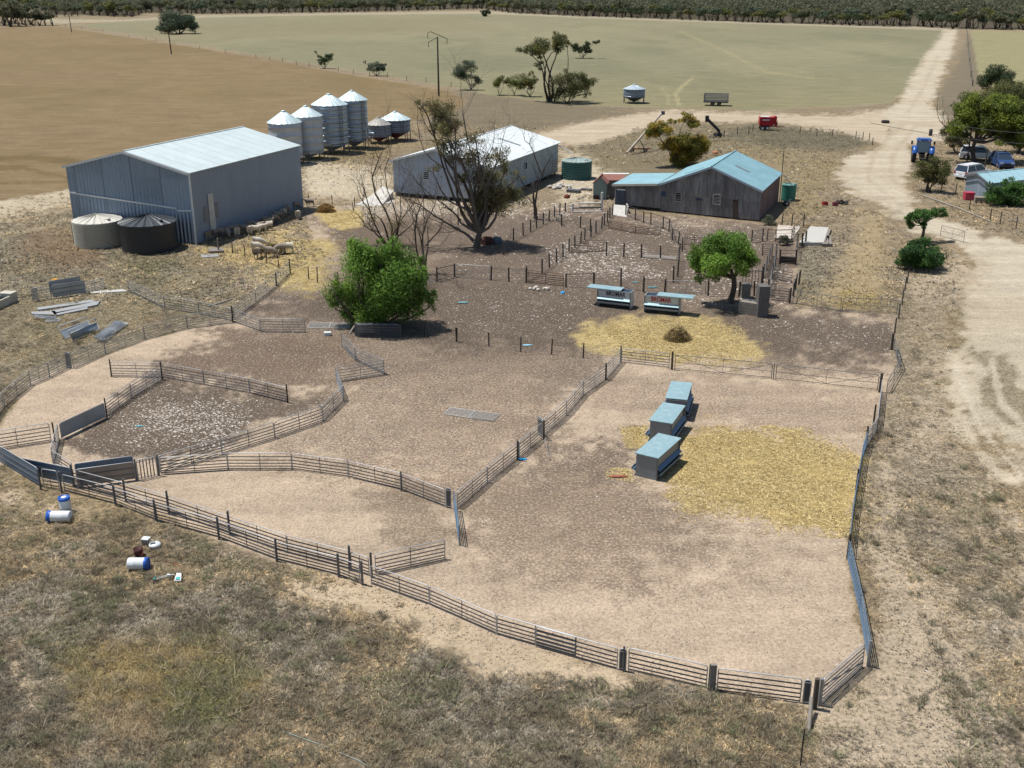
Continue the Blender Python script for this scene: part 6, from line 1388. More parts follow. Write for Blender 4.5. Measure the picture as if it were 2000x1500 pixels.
def car(u, v, rz, paint, label, L=4.7, W=1.85, Hh=1.72, kind='suv'):
    t = thing('parked_car', label, 'car', G(u, v), R(rz)); h = Hh
    # side outline, front at +x ; loft with tumblehome
    low = [(-L / 2, .32), (-L / 2 + .02, .95), (-L / 2 + .12, 1.02), (L / 2 - 1.15, 1.05), (L / 2 - .22, .92), (L / 2, .62), (L / 2 - .02, .32)]
    f = MB(); n = len(low); ys = [-W / 2, -W / 2 + .06, W / 2 - .06, W / 2]; vs = []
    for k, y in enumerate(ys):
        s = .97 if k in (0, 3) else 1.0
        vs += [(x * s, y, .32 + (z - .32) * (s if z > .5 else 1)) for x, z in low]
    fs = [(k * n + i, k * n + (i + 1) % n, (k + 1) * n + (i + 1) % n, (k + 1) * n + i) for k in range(3) for i in range(n)] + [tuple(range(n))[::-1], tuple(range(3 * n, 4 * n))]
    f.add(vs, fs, False); f.build('body', paint, t)
    xb0, xb1 = (-L / 2 + .06, L / 2 - 1.2); xt0, xt1 = (-L / 2 + .35, L / 2 - 2.0)
    if kind == 'ute': xb0, xt0 = -.35, -.2
    yb, yt = W / 2 - .06, W / 2 - .24
    c = [(xb0, -yb, 1.0), (xb1, -yb, 1.04), (xb1, yb, 1.04), (xb0, yb, 1.0), (xt0, -yt, h - .06), (xt1, -yt, h - .04), (xt1, yt, h - .04), (xt0, yt, h - .06)]
    MB().add(c, [(0, 1, 5, 4), (1, 2, 6, 5), (2, 3, 7, 6), (3, 0, 4, 7), (4, 5, 6, 7)]).build('glasshouse', GLS, t)
    r = MB(); r.prism([(xt0 - .04, -yt - .02, h - .07), (xt1 + .06, -yt - .02, h - .05), (xt1 + .06, yt + .02, h - .05), (xt0 - .04, yt + .02, h - .07)], (0, 0, .08)); r.build('roof', paint, t)
    for s in (-1, 1):
        for a, b in (((xb0, s * yb, 1.0), (xt0, s * yt, h - .05)), ((xb1, s * yb, 1.04), (xt1, s * yt, h - .05)), (((xb0 + xb1) / 2 - .1, s * yb, 1.02), ((xt0 + xt1) / 2, s * yt, h - .05))):
            MB().beam(Vector(a) + Vector((0, s * .012, 0)), Vector(b) + Vector((0, s * .012, 0)), .08, .07).build('window_pillar', paint, t)
    for s in (-1, 1):
        MB().tube([(xt0, s * yt, h + .05), (xt1 - .1, s * yt, h + .05)], .025, 5).build('roof_rail', GALV_D, t)
        MB().box((L / 2 - .1, s * (W / 2 - .3), .78), (.12, .42, .16)).build('headlight', CHR, t)
        MB().box((-L / 2 - .005, s * (W / 2 - .16), .88), (.05, .2, .26)).build('tail_light', TAIL, t)
        MB().box((xb1 - .25, s * (W / 2 + .1), 1.1), (.14, .2, .14)).build('mirror', paint, t)
        for x in (-L / 2 + .9, L / 2 - .95):
            wheel(t, x, s * (W / 2 - .1), .37, .25)
            a = MB(); a.M = Matrix.Translation((x, s * (W / 2 - .012), .37)) @ Matrix.Rotation(math.pi / 2, 4, 'X'); a.lathe([(.36, -.014), (.43, -.014), (.43, .014), (.36, .014)], 24); a.build('wheel_arch', BLKP, t)
    MB().box((L / 2 + .005, 0, .66), (.04, W * .5, .22)).build('grille', BLKP, t); MB().box((L / 2 + .02, 0, .42), (.08, W * .85, .14)).build('bumper', BLKP, t)
    MB().box((-L / 2 - .02, 0, .48), (.07, W * .9, .22)).build('rear_bumper', paint, t); MB().box((-L / 2 - .008, 0, .72), (.02, .4, .13)).build('number_plate', WHT, t)
    if kind == 'ute': MB().box((-L / 2 + .9, 0, 1.01), (1.5, W - .25, .05)).build('tray', BLKP, t)
    return t
CW = mat('white_car_paint', (.74, .75, .76), .22, 0, .08, (.5, .47, .42), spec=.6); CB = mat('deep_blue_car_paint', (.035, .08, .22), .22, .1, .15, (.12, .13, .16), spec=.6)
car(1912, 312, -22, CW, 'white wagon parked side-on behind the forked tree trunk', 4.9)
car(1899, 348, 32, CW, 'white wagon parked tail-on beside the corrugated hut', 4.8)
car(1956, 326, -98, CB, 'dark blue car parked nose-on by the hut roof', 4.5)
car(2000, 283, 12, CW, 'white car half hidden under the trees at the right edge', 4.6)

# tractor, seen from behind
TB = mat('tractor_blue', (.02, .09, .34), .35, 0, .2, (.05, .1, .25), spec=.5)
t = thing('tractor', 'blue tractor seen from behind beside the pale road', 'tractor', G(1799, 315), R(74)); t.scale = (1.05, 1.05, 1.05)
def tyre_(x, y, r, w):
    o = wheel(t, x, y, r, w, mat('tractor_rim', (.35, .36, .38), .5), .55); g = MB(); g.M = Matrix.Translation((x, y, r)) @ Matrix.Rotation(math.pi / 2, 4, 'X')
    for k in range(20):
        a = 2 * math.pi * k / 20
        for s in (-1, 1): g.box((math.cos(a + s * .07) * r, math.sin(a + s * .07) * r, s * w * .23), (.09, .09, w * .5), Matrix.Rotation(a, 3, 'Z'))
    g.build('tread', TYRE, o)
for s in (-1, 1): tyre_(-.7, s * .98, .92, .5); tyre_(1.75, s * .9, .62, .4)
f = MB(); f.prism([(.35, -.4, .85), (2.5, -.34, .85), (2.55, -.34, 1.5), (.35, -.42, 1.75)], (0, .8, 0)); f.build('hood', TB, t)
MB().box((.3, 0, .8), (3.6, .5, .4)).build('chassis', BLKP, t)
c = [(-1.15, -.78, 1.25), (.45, -.72, 1.25), (.45, .72, 1.25), (-1.15, .78, 1.25), (-.95, -.72, 2.62), (.25, -.68, 2.62), (.25, .68, 2.62), (-.95, .72, 2.62)]
MB().add(c, [(0, 1, 5, 4), (1, 2, 6, 5), (2, 3, 7, 6), (3, 0, 4, 7), (4, 5, 6, 7), (0, 3, 2, 1)]).build('cab_glass', mat('cab_glass', (.16, .22, .26), .15, 0, .1, spec=.6), t)
f = MB()
for i in range(4): f.beam(c[i], c[i + 4], .09, .09)
f.build('cab_frame', TB, t)
f = MB(); f.prism([(-1.2, -.88, 2.62), (.4, -.85, 2.62), (.4, .85, 2.62), (-1.2, .88, 2.62)], (0, 0, .12)); f.prism([(-1.05, -.7, 2.74), (.25, -.7, 2.74), (.25, .7, 2.74), (-1.05, .7, 2.74)], (0, 0, .1)); f.build('cab_roof', TB, t)
for s in (-1, 1):
    f = MB(); f.M = Matrix.Translation((-.7, s * .98, .92)) @ Matrix.Rotation(math.pi / 2, 4, 'X'); f.lathe([(1.0, -.3), (1.05, -.3), (1.05, .3), (1.0, .3)], 16, ang=(R(15), R(165))); f.build('fender', TB, t)
    MB().beam((.3, s * .75, 2.3), (.35, s * 1.25, 2.3), .03, .03).box((.36, s * 1.3, 2.2), (.06, .22, .4)).build('mirror', BLKP, t)
    MB().box((-1.22, s * .55, 2.68), (.06, .2, .1)).build('work_light', CHR, t)
    MB().beam((-1.1, s * .35, .7), (-1.75, s * .4, .55), .08, .1).build('lift_arm', BLKP, t)
MB().tube([(.6, -.5, 1.4), (.6, -.5, 2.75)], .06, 8).build('exhaust', BLKP, t)
# red seed cart
RP = mat('red_cart_paint', (.36, .012, .02), .4, 0, .25, (.2, .01, .015))
t = thing('seed_cart', 'small red twin-axle cart with white lettering strip on the dry flat', 'trailer', G(1497, 254), R(-4))
f = MB(); f.prism([(-1.15, -.75, .75), (.75, -.75, .75), (1.0, -.75, 1.0), (1.0, -.75, 1.75), (.85, -.75, 2.0), (-1.15, -.75, 2.05), (-1.25, -.75, 1.9), (-1.25, -.75, .9)], (0, 1.5, 0)); f.build('body', RP, t)
MB().lathe([(.42, 1.75), (.45, 2.0), (.3, 2.16), (0, 2.2)], 20, c=(1.05, 0, 0)).lathe([(.42, .95), (.44, 1.8)], 20, c=(1.05, 0, 0)).build('hopper', RP, t)
MB().box((-.3, -.765, 1.62), (1.1, .02, .16)).build('lettering_strip', WHT, t); MB().box((-.4, -.1, 2.06), (1.3, .9, .05)).build('lid', WHT, t)
for x in (-.75, .0):
    for s in (-1, 1): wheel(t, x, s * .72, .36, .22, WHT, .6)
MB().beam((-1.1, 0, .62), (1.3, 0, .62), .9, .12).build('chassis', RP, t); MB().beam((1.2, 0, .6), (2.7, 0, .5), .1, .1).box((1.3, -.2, .95), (.3, .5, .6)).build('drawbar', RP, t)
# stock crate trailer
t = thing('stock_crate', 'grey slatted stock crate on a low trailer at the pasture edge', 'trailer', G(1398, 206), R(-14)); gs = mat('grey_slat', (.27, .26, .27), .8)
for s in (-1, 1):
    for k in range(6): MB().box((0, s * 1.1, .85 + k * .24), (4.4, .05, .15)).build('slat', gs, t)
for x in (-2.2, 2.2):
    for k in range(6): MB().box((x, 0, .85 + k * .24), (.05, 2.2, .15)).build('slat', mat('rusty_slat', (.24, .2, .18), .85), t)
    for s in (-1, 1): MB().box((x * .98, s * 1.12, 1.45), (.1, .08, 1.5)).build('corner_post', gs, t)
MB().box((0, 0, .68), (4.5, 2.3, .14)).build('floor', BLKP, t)
for x in (-.6, .6):
    for s in (-1, 1): wheel(t, x, s * .9, .36, .24, GALV_D)
# grain augers
t = thing('grain_auger', 'long pale grain auger on a rusty frame behind the wattle', 'auger', G(1246, 292)); o = G(1246, 292); a = G(1224, 299, .3) - o; b = AT(1292, 222, o.y + 2) - o
MB().tube([a, b], .16, 8).build('tube', mat('cream_auger', (.42, .37, .29), .7, 0, .4, (.2, .1, .06)), t); m_ = a.lerp(b, .35)
for dx in (-.9, .9): MB().beam(m_, (m_.x + dx, m_.y + .3, .3), .08, .08).build('strut', RUST, t)
MB().beam((m_.x - 1.2, m_.y, .5), (m_.x + 1.6, m_.y, .5), .2, .15).build('axle_frame', mat('red_frame', (.2, .05, .035), .8), t); MB().box(b + Vector((.2, 0, .1)), (.5, .3, .5)).build('spout', GALV_D, t)
for s in (-1, 1): wheel(t, m_.x + s * .9, m_.y, .3, .18)
t = thing('grain_auger', 'short dark folded auger right of the wattle', 'auger', G(1403, 268)); o = G(1403, 268); a = AT(1381, 232, o.y) - o; b = AT(1404, 255, o.y) - o
MB().tube([a, b, Vector((.2, 0, .1))], .22, 8).build('tube', BLKP, t); MB().beam(b, AT(1383, 268, o.y) - o, .12, .12).build('strut', mat('cream_auger', (.42, .37, .29)), t); MB().box(a, (.5, .4, .9)).build('head', BLKP, t)
for s in (-1, 1): wheel(t, .3 * s, .2, .3, .16)

# ---------- power poles and lines
def pole(u, vb, vt, label, arms=True, lean=0):
    p = G(u, vb); h = HG(p, vt); t = thing('power_pole', label, 'power pole', p, 0, 'power poles over the fields'); top = Vector((lean, 0, h))
    MB().tube([(0, 0, -.2), top * .5, top], [.2, .17, .13], 8).build('pole', BARKD, t); ends = []
    if arms:
        for s, dz in ((1, 0), (-1, .25)): pass
        A = [((-1.9, 0, h + .75), (1.9, 0, h - .6)), ]
        MB().beam(top + Vector((-1.4, 0, 1.0)), top + Vector((1.9, 0, -.35)), .12, .12).build('crossarm', BARKD, t); MB().beam(top + Vector((-1.8, 0, -1.0)), top + Vector((0, 0, -.1)), .1, .1).build('crossarm', BARKD, t)
        MB().beam(top + Vector((-1.4, 0, 1.0)), top + Vector((-1.9, 0, .7)), .1, .1).build('crossarm', BARKD, t)
        for q in ((-1.9, .7), (1.9, -.35), (-1.8, -1.0)): MB().tube([top + Vector((q[0], 0, q[1])), top + Vector((q[0], 0, q[1] - 1.0))], .06, 6).build('insulator', BLKP, t); ends.append(p + top + Vector((q[0], 0, q[1] - 1.0)))
    else:
        MB().beam(top + Vector((-.5, 0, -.3)), top + Vector((.5, 0, -.3)), .1, .12).build('crossarm', BARKD, t)
    return t
pole(857, 187, 72, 'tall dark power pole with dropped insulator arms behind the gum'); pole(335, 106, 27, 'dark power pole rising past the wide far tree', False, -.4); pole(140, 63, 28, 'farthest slim power pole at the top left', False, -.2)
lm = mat('house_line', (.05, .05, .05), .6)
def post_line(u, vb, vt, label):
    p = G(u, vb); h = HG(p, vt); o = post(u, vb, label, h, .08, POSTW, 'thin poles by the parked cars', name='service_pole', cat='pole'); return p + Vector((0, 0, h))
e1 = post_line(1888, 318, 246, 'thin bare pole left of the forked tree trunk'); e2 = post_line(1922, 336, 290, 'thin bare pole beside the tail-on white wagon')
def wire_line(a, b, label, r=.03, sag=.6):
    a, b = Vector(a), Vector(b); pts = [a.lerp(b, k / 12) - Vector((0, 0, sag * math.sin(math.pi * k / 12))) for k in range(13)]
    c = pts[0]; tag(MB().tube([p for p in pts], r, 5).build('overhead_wire', lm), label, 'wire', 'overhead wires by the parked cars')
wire_line(AT(1860, 243, 112), AT(2100, 262, 100), 'upper overhead wire across the big yellow-green tree', .025, .3); wire_line(AT(1700, 240, 130), AT(2060, 285, 108), 'lower overhead wire across the parked cars', .025, .4)

# ---------- concrete blocks, slabs and yard furniture
CONC = mat('old_concrete', (.24, .215, .185), .92, 0, .5, (.15, .13, .11), 2.0, (1, 1, 3), .5); SLAB = mat('pale_slab', (.43, .415, .375), .9, 0, .35, (.4, .36, .3), 1.2)
def block(bl, br, vt, dep, label, m=CONC, name='concrete_block', layers=0):
    A, B = G(*bl), G(*br); d = B - A; h = HG(A, vt); t = thing(name, label, 'block', A, math.atan2(d.y, d.x)); L = d.length; n = layers or 1
    for k in range(n):
        z0 = h * k / n; o = MB().box((L / 2 + (.02 if k % 2 else 0), dep / 2, z0 + h / n / 2), (L, dep, h / n - (.015 if n > 1 else 0))); o.build('course' if n > 1 else 'slab', m, t)
    return t
block((1441, 612), (1478, 618), 588, 1.0, 'low banded concrete block right of the round-headed tree', layers=4)
block((1479, 620), (1499, 620), 560, .9, 'tall dark concrete slab beside the low banded block', mat('dark_concrete', (.14, .13, .125), .9, 0, .5), name='concrete_slab'); block((1448, 583), (1465, 583), 556, .6, 'grey concrete pillar behind the low banded block', name='concrete_pillar')  # tall slab has a darker concrete tone
panel((1449, 560), (1486, 561), 'pipe frame standing on the concrete pillars', None, 'bars', h=1.35, m=GALV_D, name='pipe_rack', cat='rack')
for u, v in ((1497, 618), (1488, 560)): post(u, v, f'stout dark post {"at the tall slab corner" if u > 1490 else "behind the tall concrete slab"}', 1.6, .1, POSTW)
def slab(q, label, z=.12, m=SLAB, name='concrete_slab_floor', cat='slab'):
    P = [G(*p) for p in q]; c = sum(P, Vector()) / 4; o = MB().prism([p - c for p in P], (0, 0, z)).build(name, m); o.location = c; tag(o, label, cat); return o
slab([(1560, 480), (1608, 480), (1618, 450), (1582, 448)], 'blank pale concrete slab lying right of the yard floor', .3)
slab([(1512, 466), (1548, 468), (1564, 443), (1520, 441)], 'sandy concrete floor of the small railed yard', .08, mat('sandy_slab', (.50, .44, .37), .9, 0, .4))
slab([(1254, 503), (1320, 509), (1322, 502), (1258, 497)], 'grey boards lying along the fence in the littered pen', .06, POSTG, 'board_walk', 'boards')
for i, (a, b, l) in enumerate((((1566, 482), (1583, 448), 'dark sleeper along the left of the pale slab'), ((1608, 482), (1620, 452), 'weathered beam along the right of the pale slab'), ((1614, 482), (1617, 466), 'short plank lying right of the pale slab'), ((1622, 482), (1618, 465), 'second short plank right of the pale slab'))):
    A, B = G(*a), G(*b); o = MB().beam((0, 0, .15), (B - A) + Vector((0, 0, .15)), .25, .22).build('timber_sleeper', POSTG if i else POSTW); o.location = A; tag(o, l, 'timber')
# dip pen dark boxed wall
block((1524, 514), (1552, 516), 501, .3, 'dark plank wall of the dip pen below the pale slab', POSTW, 'plank_wall', 4)
# white stone pile, trough and boxes by the white shed
def rocks(u, v, rx, ry, n, label, s=.3, c=(.55, .51, .45)):
    rs = random.Random(n); o_ = MB()
    for k in range(n):
        a, q = rs.uniform(0, 6.28), rs.random() ** .5; x, y = rx * q * math.cos(a), ry * q * math.sin(a); r = s * rs.uniform(.5, 1.2); bm = bmesh.new(); bmesh.ops.create_icosphere(bm, subdivisions=1, radius=r)
        vs = [tuple(Vector((w.co.x * rs.uniform(.7, 1.2) + x, w.co.y * rs.uniform(.7, 1.2) + y, max(-.05, w.co.z * rs.uniform(.5, .9)) + r * .25 + (1 - q) * s))) for w in bm.verts]; o_.add(vs, [tuple(w.index for w in f_.verts) for f_ in bm.faces]); bm.free()
    o = o_.build('rock_heap', mat('white_rock', c, .95, 0, .4)); o.location = G(u, v); tag(o, label, 'rock heap', None, 'stuff')
rocks(1095, 367, 1.5, 1.2, 26, 'heap of white rocks by the dark green corrugated tank'); rocks(1052, 566, .8, .35, 14, 'pale fleece-like heap in the middle yard', .18, (.5, .42, .33))
block((1106, 376), (1130, 378), 370, .8, 'grey rectangular stock trough left of the faded green outhouse', GALV_D, 'stock_trough'); 
block((1134, 372), (1152, 374), 368, .6, 'flat grey box on the grass beside the outhouse', GALV_D, 'flat_box')
# rail with hanging red tarp, white posts and thick pipes
t = thing('pipe_rail', 'thick white pipe rail between white posts left of the wool shed ramp', 'rail', G(1118, 414)); o = G(1118, 414)
W_ = mat('white_washed', (.55, .53, .48), .85, 0, .3)
for (u, v, h) in ((1118.5, 414, .85), (1175, 412, 1.9)): MB().tube([G(u, v) - o, G(u, v) - o + Vector((0, 0, h))], .12, 8).build('post', W_, t)
for z, u0 in ((.8, 1128), (.35, 1120)): MB().tube([G(u0, 413) - o + Vector((0, 0, z)), G(1174, 412) - o + Vector((0, 0, z))], .09, 8).build('rail', W_ if z > .5 else POSTG, t)
MB().tube([G(1119, 415) - o + Vector((0, 0, .06)), G(1176, 414) - o + Vector((0, 0, .06))], .07, 8).build('rail', W_, t)
def lump(u, v, r, m, label, cat, name, sc=(1, 1, .7), up=0):
    bm = bmesh.new(); bmesh.ops.create_icosphere(bm, subdivisions=3, radius=r); rs = random.Random(int(u)); 
    for w in bm.verts: w.co *= 1 + .16 * math.sin(w.co.x * 9 / r + u) * math.cos(w.co.y * 7 / r) + rs.uniform(-.05, .05); w.co.x *= sc[0]; w.co.y *= sc[1]; w.co.z = max(w.co.z * sc[2], -r * .2)
    me = bpy.data.meshes.new(name); bm.to_mesh(me); bm.free(); me.materials.append(m); o = link(name, me); o.location = G(u, v) + Vector((0, 0, up + r * .2)); tag(o, label, cat)
lump(1107, 402, .34, mat('red_rag', (.22, .06, .04), .9), 'rust-red bundle hung on the rail left of the white pipes', 'bundle', 'hanging_bundle', (1, .6, 1), .8)
post(1104, 413, 'short dark post under the rust-red bundle', .9, .08, POSTW)
lump(951, 476, .6, mat('rust_drum', (.10, .045, .035), .9), 'rust-coloured bundle in the shade right of the gum trunk', 'bundle', 'shaded_bundle', (1.1, .8, .9))
lump(970, 474, .5, mat('blue_grey_tarp', (.13, .17, .2), .8), 'blue-grey tarp heap right of the gum trunk', 'tarp', 'tarp_heap', (1.1, .7, .9))
post(895, 440, 'tall leaning dark post left of the gum trunk', 1.7, .05, POSTW)
lump(905, 592, .3, mat('teal_twine', (.14, .38, .42), .8), 'torn turquoise plastic scrap in the brown yard', 'plastic scrap', 'plastic_scrap', (1.3, .4, .12)); lump(1099, 573, .16, mat('bright_blue_plastic', (.02, .35, .7), .5), 'small bright blue bag near the left white feeder', 'plastic bag', 'plastic_bag')
lump(1240, 552, .2, mat('teal_twine', (.05, .45, .5)), 'pale blue plastic strip behind the feeders', 'plastic scrap', 'plastic_scrap', (1.4, .4, .15)); lump(1275, 562, .26, mat('teal_twine', (.05, .45, .5)), 'long blue plastic strip by the mesh fence', 'plastic scrap', 'plastic_scrap', (1.5, .3, .1))
lump(1030, 675, .2, mat('pale_blue_plastic', (.25, .5, .62), .6), 'pale blue scrap below the sagging mesh fence', 'plastic scrap', 'plastic_scrap', (1.5, .6, .15)); lump(1020, 898, .16, mat('bright_blue_plastic', (.02, .35, .7)), 'blue scrap caught under the middle diagonal', 'plastic scrap', 'plastic_scrap', (1.6, .5, .3))
lump(272, 833, .12, mat('teal_twine', (.05, .45, .5)), 'tiny turquoise scrap in the white-littered pen', 'plastic scrap', 'plastic_scrap', (1.8, .6, .3))
lump(1208, 932, .22, mat('bone_red', (.3, .1, .06), .8), 'reddish carcass scrap on straw left of the nearest feeder', 'carcass', 'carcass_scrap', (2.2, .5, .25))
A = G(1064, 870); B = G(1074, 899); MB().beam(A + Vector((0, 0, .35)), B + Vector((0, 0, .04)), .05, .05).build('loose_stake', POSTG); tag(bpy.data.objects['loose_stake'], 'thin wooden stake lying off the middle diagonal', 'stake')
# white box
t = thing('plastic_box', 'white plastic box on the soil by the flat pale panel', 'box', G(640, 655), R(8)); k = 1
MB().prism([(-.2, -.12, 0), (.2, -.12, 0), (.22, -.14, .2), (-.22, -.14, .2)], (0, .28, 0)).build('tub', WHT, t); MB().box((0, 0, .215), (.47, .3, .03)).build('lid', WHT, t)
# panels stacked under the pepper tree
for k in range(5): 
    a = (693 + k * 1.2, 655 + k * .9); panel(a, (a[0] + 86, a[1] + 1), ['front dark panel stacked under the bushy tree', 'second dark panel stacked under the bushy tree', 'third dark panel stacked under the bushy tree', 'fourth dark panel stacked under the bushy tree', 'hindmost dark panel stacked under the bushy tree'][4 - k], 'panels stacked under the bushy tree', m=GALV_D, h=.85)
A, B = G(682, 652), AT(712, 606, G(700, 640).y); MB().beam(A, B, .12, .05).build('leaning_plank', POSTG); tag(bpy.data.objects['leaning_plank'], 'grey plank leaning into the bushy tree', 'plank')
t = flat_panel([(838, 552), (850, 548), (826, 538), (812, 545)], 'dark panels tilted beside the bushy tree right edge', m=GALV_D, z=.5)

# ---------- left side scrap: trough, crush and stacked panels
t = thing('concrete_trough', 'cream concrete trough cut by the left photo edge', 'trough', G(8, 598)); o = G(8, 598)
a, b = G(-40, 622) - o, G(36, 588) - o; d = (b - a).normalized(); n_ = Vector((-d.y, d.x, 0))
for s in (0, .75): MB().prism([a + n_ * s, b + n_ * s, b + n_ * s + Vector((0, 0, .6)), a + n_ * s + Vector((0, 0, .6))], n_ * .12).build('side', CREAM, t)
for e in (a, b - d * .12): MB().prism([e + n_ * .12, e + n_ * .75, e + n_ * .75 + Vector((0, 0, .6)), e + n_ * .12 + Vector((0, 0, .6))], d * .12).build('end', CREAM, t)
MB().box((b - d * .45) + n_ * .43 + Vector((0, 0, .62)), (.75, 1.0, .32), Matrix.Rotation(math.atan2(d.y, d.x), 3, 'Z')).build('float_box', CREAM, t)
MB().prism([a + n_ * .12 + Vector((0, 0, .3)), b + n_ * .12 + Vector((0, 0, .3)), b + n_ * .75 + Vector((0, 0, .3)), a + n_ * .75 + Vector((0, 0, .3))], (0, 0, .03)).build('water', DARKIN, t)
panel((104, 583), (168, 573), 'grey sheeted side of the scrapped sheep crush', 'parts of the scrapped crush on the left', 'sheet', h=1.0); panel((98, 575), (160, 564), 'blue back side of the scrapped sheep crush', 'parts of the scrapped crush on the left', 'sheet', h=1.0)
panel((64, 590), (102, 583), 'railed gate at the left end of the scrapped crush', 'parts of the scrapped crush on the left', h=1.0); panel((76, 588), (64, 586), 'narrow barred end of the scrapped crush', 'parts of the scrapped crush on the left', 'bars', h=1.0)
panel((168, 572), (205, 562), 'pale weedy panel standing right of the scrapped crush', 'parts of the scrapped crush on the left', m=PALE, h=.8)
t = thing('plastic_bucket', 'small yellow bucket sitting up on the scrapped crush', 'bucket', G(110, 566)); MB().lathe([(0, .5), (.14, .5), (.19, .85), (.16, .85), (.12, .53)], 16).build('bucket_wall', mat('yellow_plastic', (.7, .36, .01), .5), t)
sk = mat('weathered_sheet', (.30, .31, .315), .7, .1, .5, (.26, .24, .2))
for q, l in (([(72, 604), (180, 588), (186, 592), (76, 608)], 'long pale sheet on the upper scrap stack'), ([(100, 610), (196, 590), (190, 598), (106, 616)], 'buckled grey sheet across the upper scrap stack'), ([(60, 612), (108, 610), (112, 618), (64, 616)], 'short sheet at the left of the upper scrap stack'), ([(104, 614), (170, 602), (172, 606), (108, 619)], 'white-edged sheet on the upper scrap stack')):
    slab(q, l, .12, sk, 'scrap_sheet', 'sheet')
flat_panel([(68, 615), (112, 619), (104, 624), (66, 618)], 'bluish panel lying on the upper scrap stack', z=.25); flat_panel([(88, 624), (118, 622), (116, 628), (90, 628)], 'low white-framed panel below the upper scrap stack', m=PALE, z=.08)
def lean_panel(q, z_, label, sheet=True):
    P = [G(*p, zz) for p, zz in zip(q, z_)]; c = G(*q[3]); t = thing('leaning_hurdle', label, 'hurdle', c, 0, 'sheeted panels dumped on the left'); q = [p - c for p in P]
    MB().tube([*q, q[0]], .03, 6).build('frame', PALE, t); nn = (q[1] - q[0]).cross(q[3] - q[0]).normalized() * .02
    if sheet: a_, b_ = q[0].lerp(q[3], .35), q[1].lerp(q[2], .35); MB().prism([a_, b_, q[2], q[3]], nn).build('sheet', SHEET, t)
    MB().beam(q[0].lerp(q[3], .35), q[1].lerp(q[2], .35), .04, .04).build('rail', PALE, t)
lean_panel([(112, 638), (168, 619), (178, 640), (127, 662)], (.75, .75, .15, .05), 'left one of two tipped sheeted panels in the weeds'); lean_panel([(133, 646), (185, 622), (194, 643), (142, 664)], (.8, .8, .15, .05), 'right one of two tipped sheeted panels in the weeds')
for k in range(4): flat_panel([(184 + k * 2, 658 + k * 1.5), (226 + k * 6, 626 + k * 1), (238 + k * 4, 629 + k), (200 + k * 2, 662 + k)], ['bottom', 'second', 'third', 'topmost'][3 - k] + ' panel of the blue-grey pile by the upper left arc', z=.35 - k * .08, m=SHEET if k < 2 else PALE)
slab([(176, 571), (240, 566), (250, 570), (180, 574)], 'pale concrete strip beside the loose panel end', .06, SLAB, 'ground_slab'); slab([(392, 499), (425, 497), (428, 502), (395, 504)], 'pale sheet lying in grass by the shed corner', .06, sk, 'scrap_sheet', 'sheet')
post(427, 492, 'pale leaning post by the shed corner debris', 1.2, .07, POSTG); post(145, 476, 'dark lone post left of the cream tank', 1.75, .04, STAR, name='star_post')
slab([(408, 488), (436, 488), (438, 494), (410, 495)], 'grey pallet-like junk by the shed corner', .2, POSTG, 'junk_pallet', 'pallet')
# ---------- drums and buckets
PLW = mat('white_plastic', (.66, .68, .68), .45, 0, .2, (.45, .45, .42)); PLB = mat('blue_plastic', (.02, .10, .42), .4, 0, .2)
def drum(u, v, label, lying=None, r=.24, h=.72):
    t = thing('plastic_drum', label, 'drum', G(u, v)); M = Matrix.Identity(4)
    if lying is not None: M = Matrix.Rotation(R(lying), 4, 'Z') @ Matrix.Translation((-h / 2, 0, r)) @ Matrix.Rotation(math.pi / 2, 4, 'Y')
    def mk(pr, nm, m): f = MB(); f.M = M; f.lathe(pr, 28); f.build(nm, m, t)
    mk([(0, 0), (r * .95, 0), (r, .04), (r, h * .3), (r * 1.02, h * .32), (r, h * .34), (r, h * .84)], 'wall', PLW); mk([(r * 1.03, h * .82), (r * 1.05, h * .84), (r * 1.05, h * .99), (r * .92, h), (r * .9, h * .97), (0, h * .97)], 'lid', PLB)
    if lying is None: mk([(r * .5, h * .975), (r * .5, h * 1.0), (0, h * 1.0)], 'cap', PLW)
drum(129, 999, 'upright white drum with a blue rim outside the race'); drum(117, 1018, 'white drum lying on its side touching the upright drum', 180, .24, 1.0); drum(272, 1111, 'grass-tangled white drum lying in the lower weeds', 0, .24, .8)
t = thing('steel_bucket', 'rusty dark open bucket above the grass-tangled drum', 'bucket', G(271, 1085)); MB().lathe([(0, .02), (.15, .02), (.2, .34), (.185, .34), (.14, .04), (0, .04)], 20).build('bucket_wall', mat('dark_red_enamel', (.07, .025, .02), .6), t); MB().tube([(.19, 0, .33), (.24, -.1, .2), (.2, -.24, .12), (.1, -.26, .2)], .012, 5).build('handle', mat('red_handle', (.35, .08, .05)), t)
t = thing('plastic_container', 'white square container above the rusty bucket', 'container', G(286, 1062), R(-10)); MB().box((0, 0, .12), (.28, .26, .24)).build('tub', GALV, t); MB().box((0, 0, .255), (.31, .29, .03)).build('lid', WHT, t)
t = thing('camp_stove', 'round white lidded appliance right of the square container', 'appliance', G(303, 1068), R(20)); MB().lathe([(0, .0), (.22, .02), (.25, .1), (.22, .16), (0, .18)], 24).build('body_shell', WHT, t); MB().box((-.08, .02, .2), (.2, .16, .05)).build('panel_top', SHD, t)
t = thing('pushchair', 'folded pushchair with turquoise and white parts in the weeds', 'pushchair', G(325, 1134), R(6)); TQ = mat('turquoise_plastic', (.02, .42, .42), .5)
for y in (0, .14): MB().tube([(-.42, -.05 + y, .1), (.1, .02 + y * .4, .2), (.34, .08, .22)], .014, 6).build('tube_frame', PALE, t)
MB().box((-.44, .02, .1), (.05, .2, .08)).build('footrest', TQ, t); MB().box((.1, .06, .19), (.12, .1, .1)).build('bracket', WHT, t)
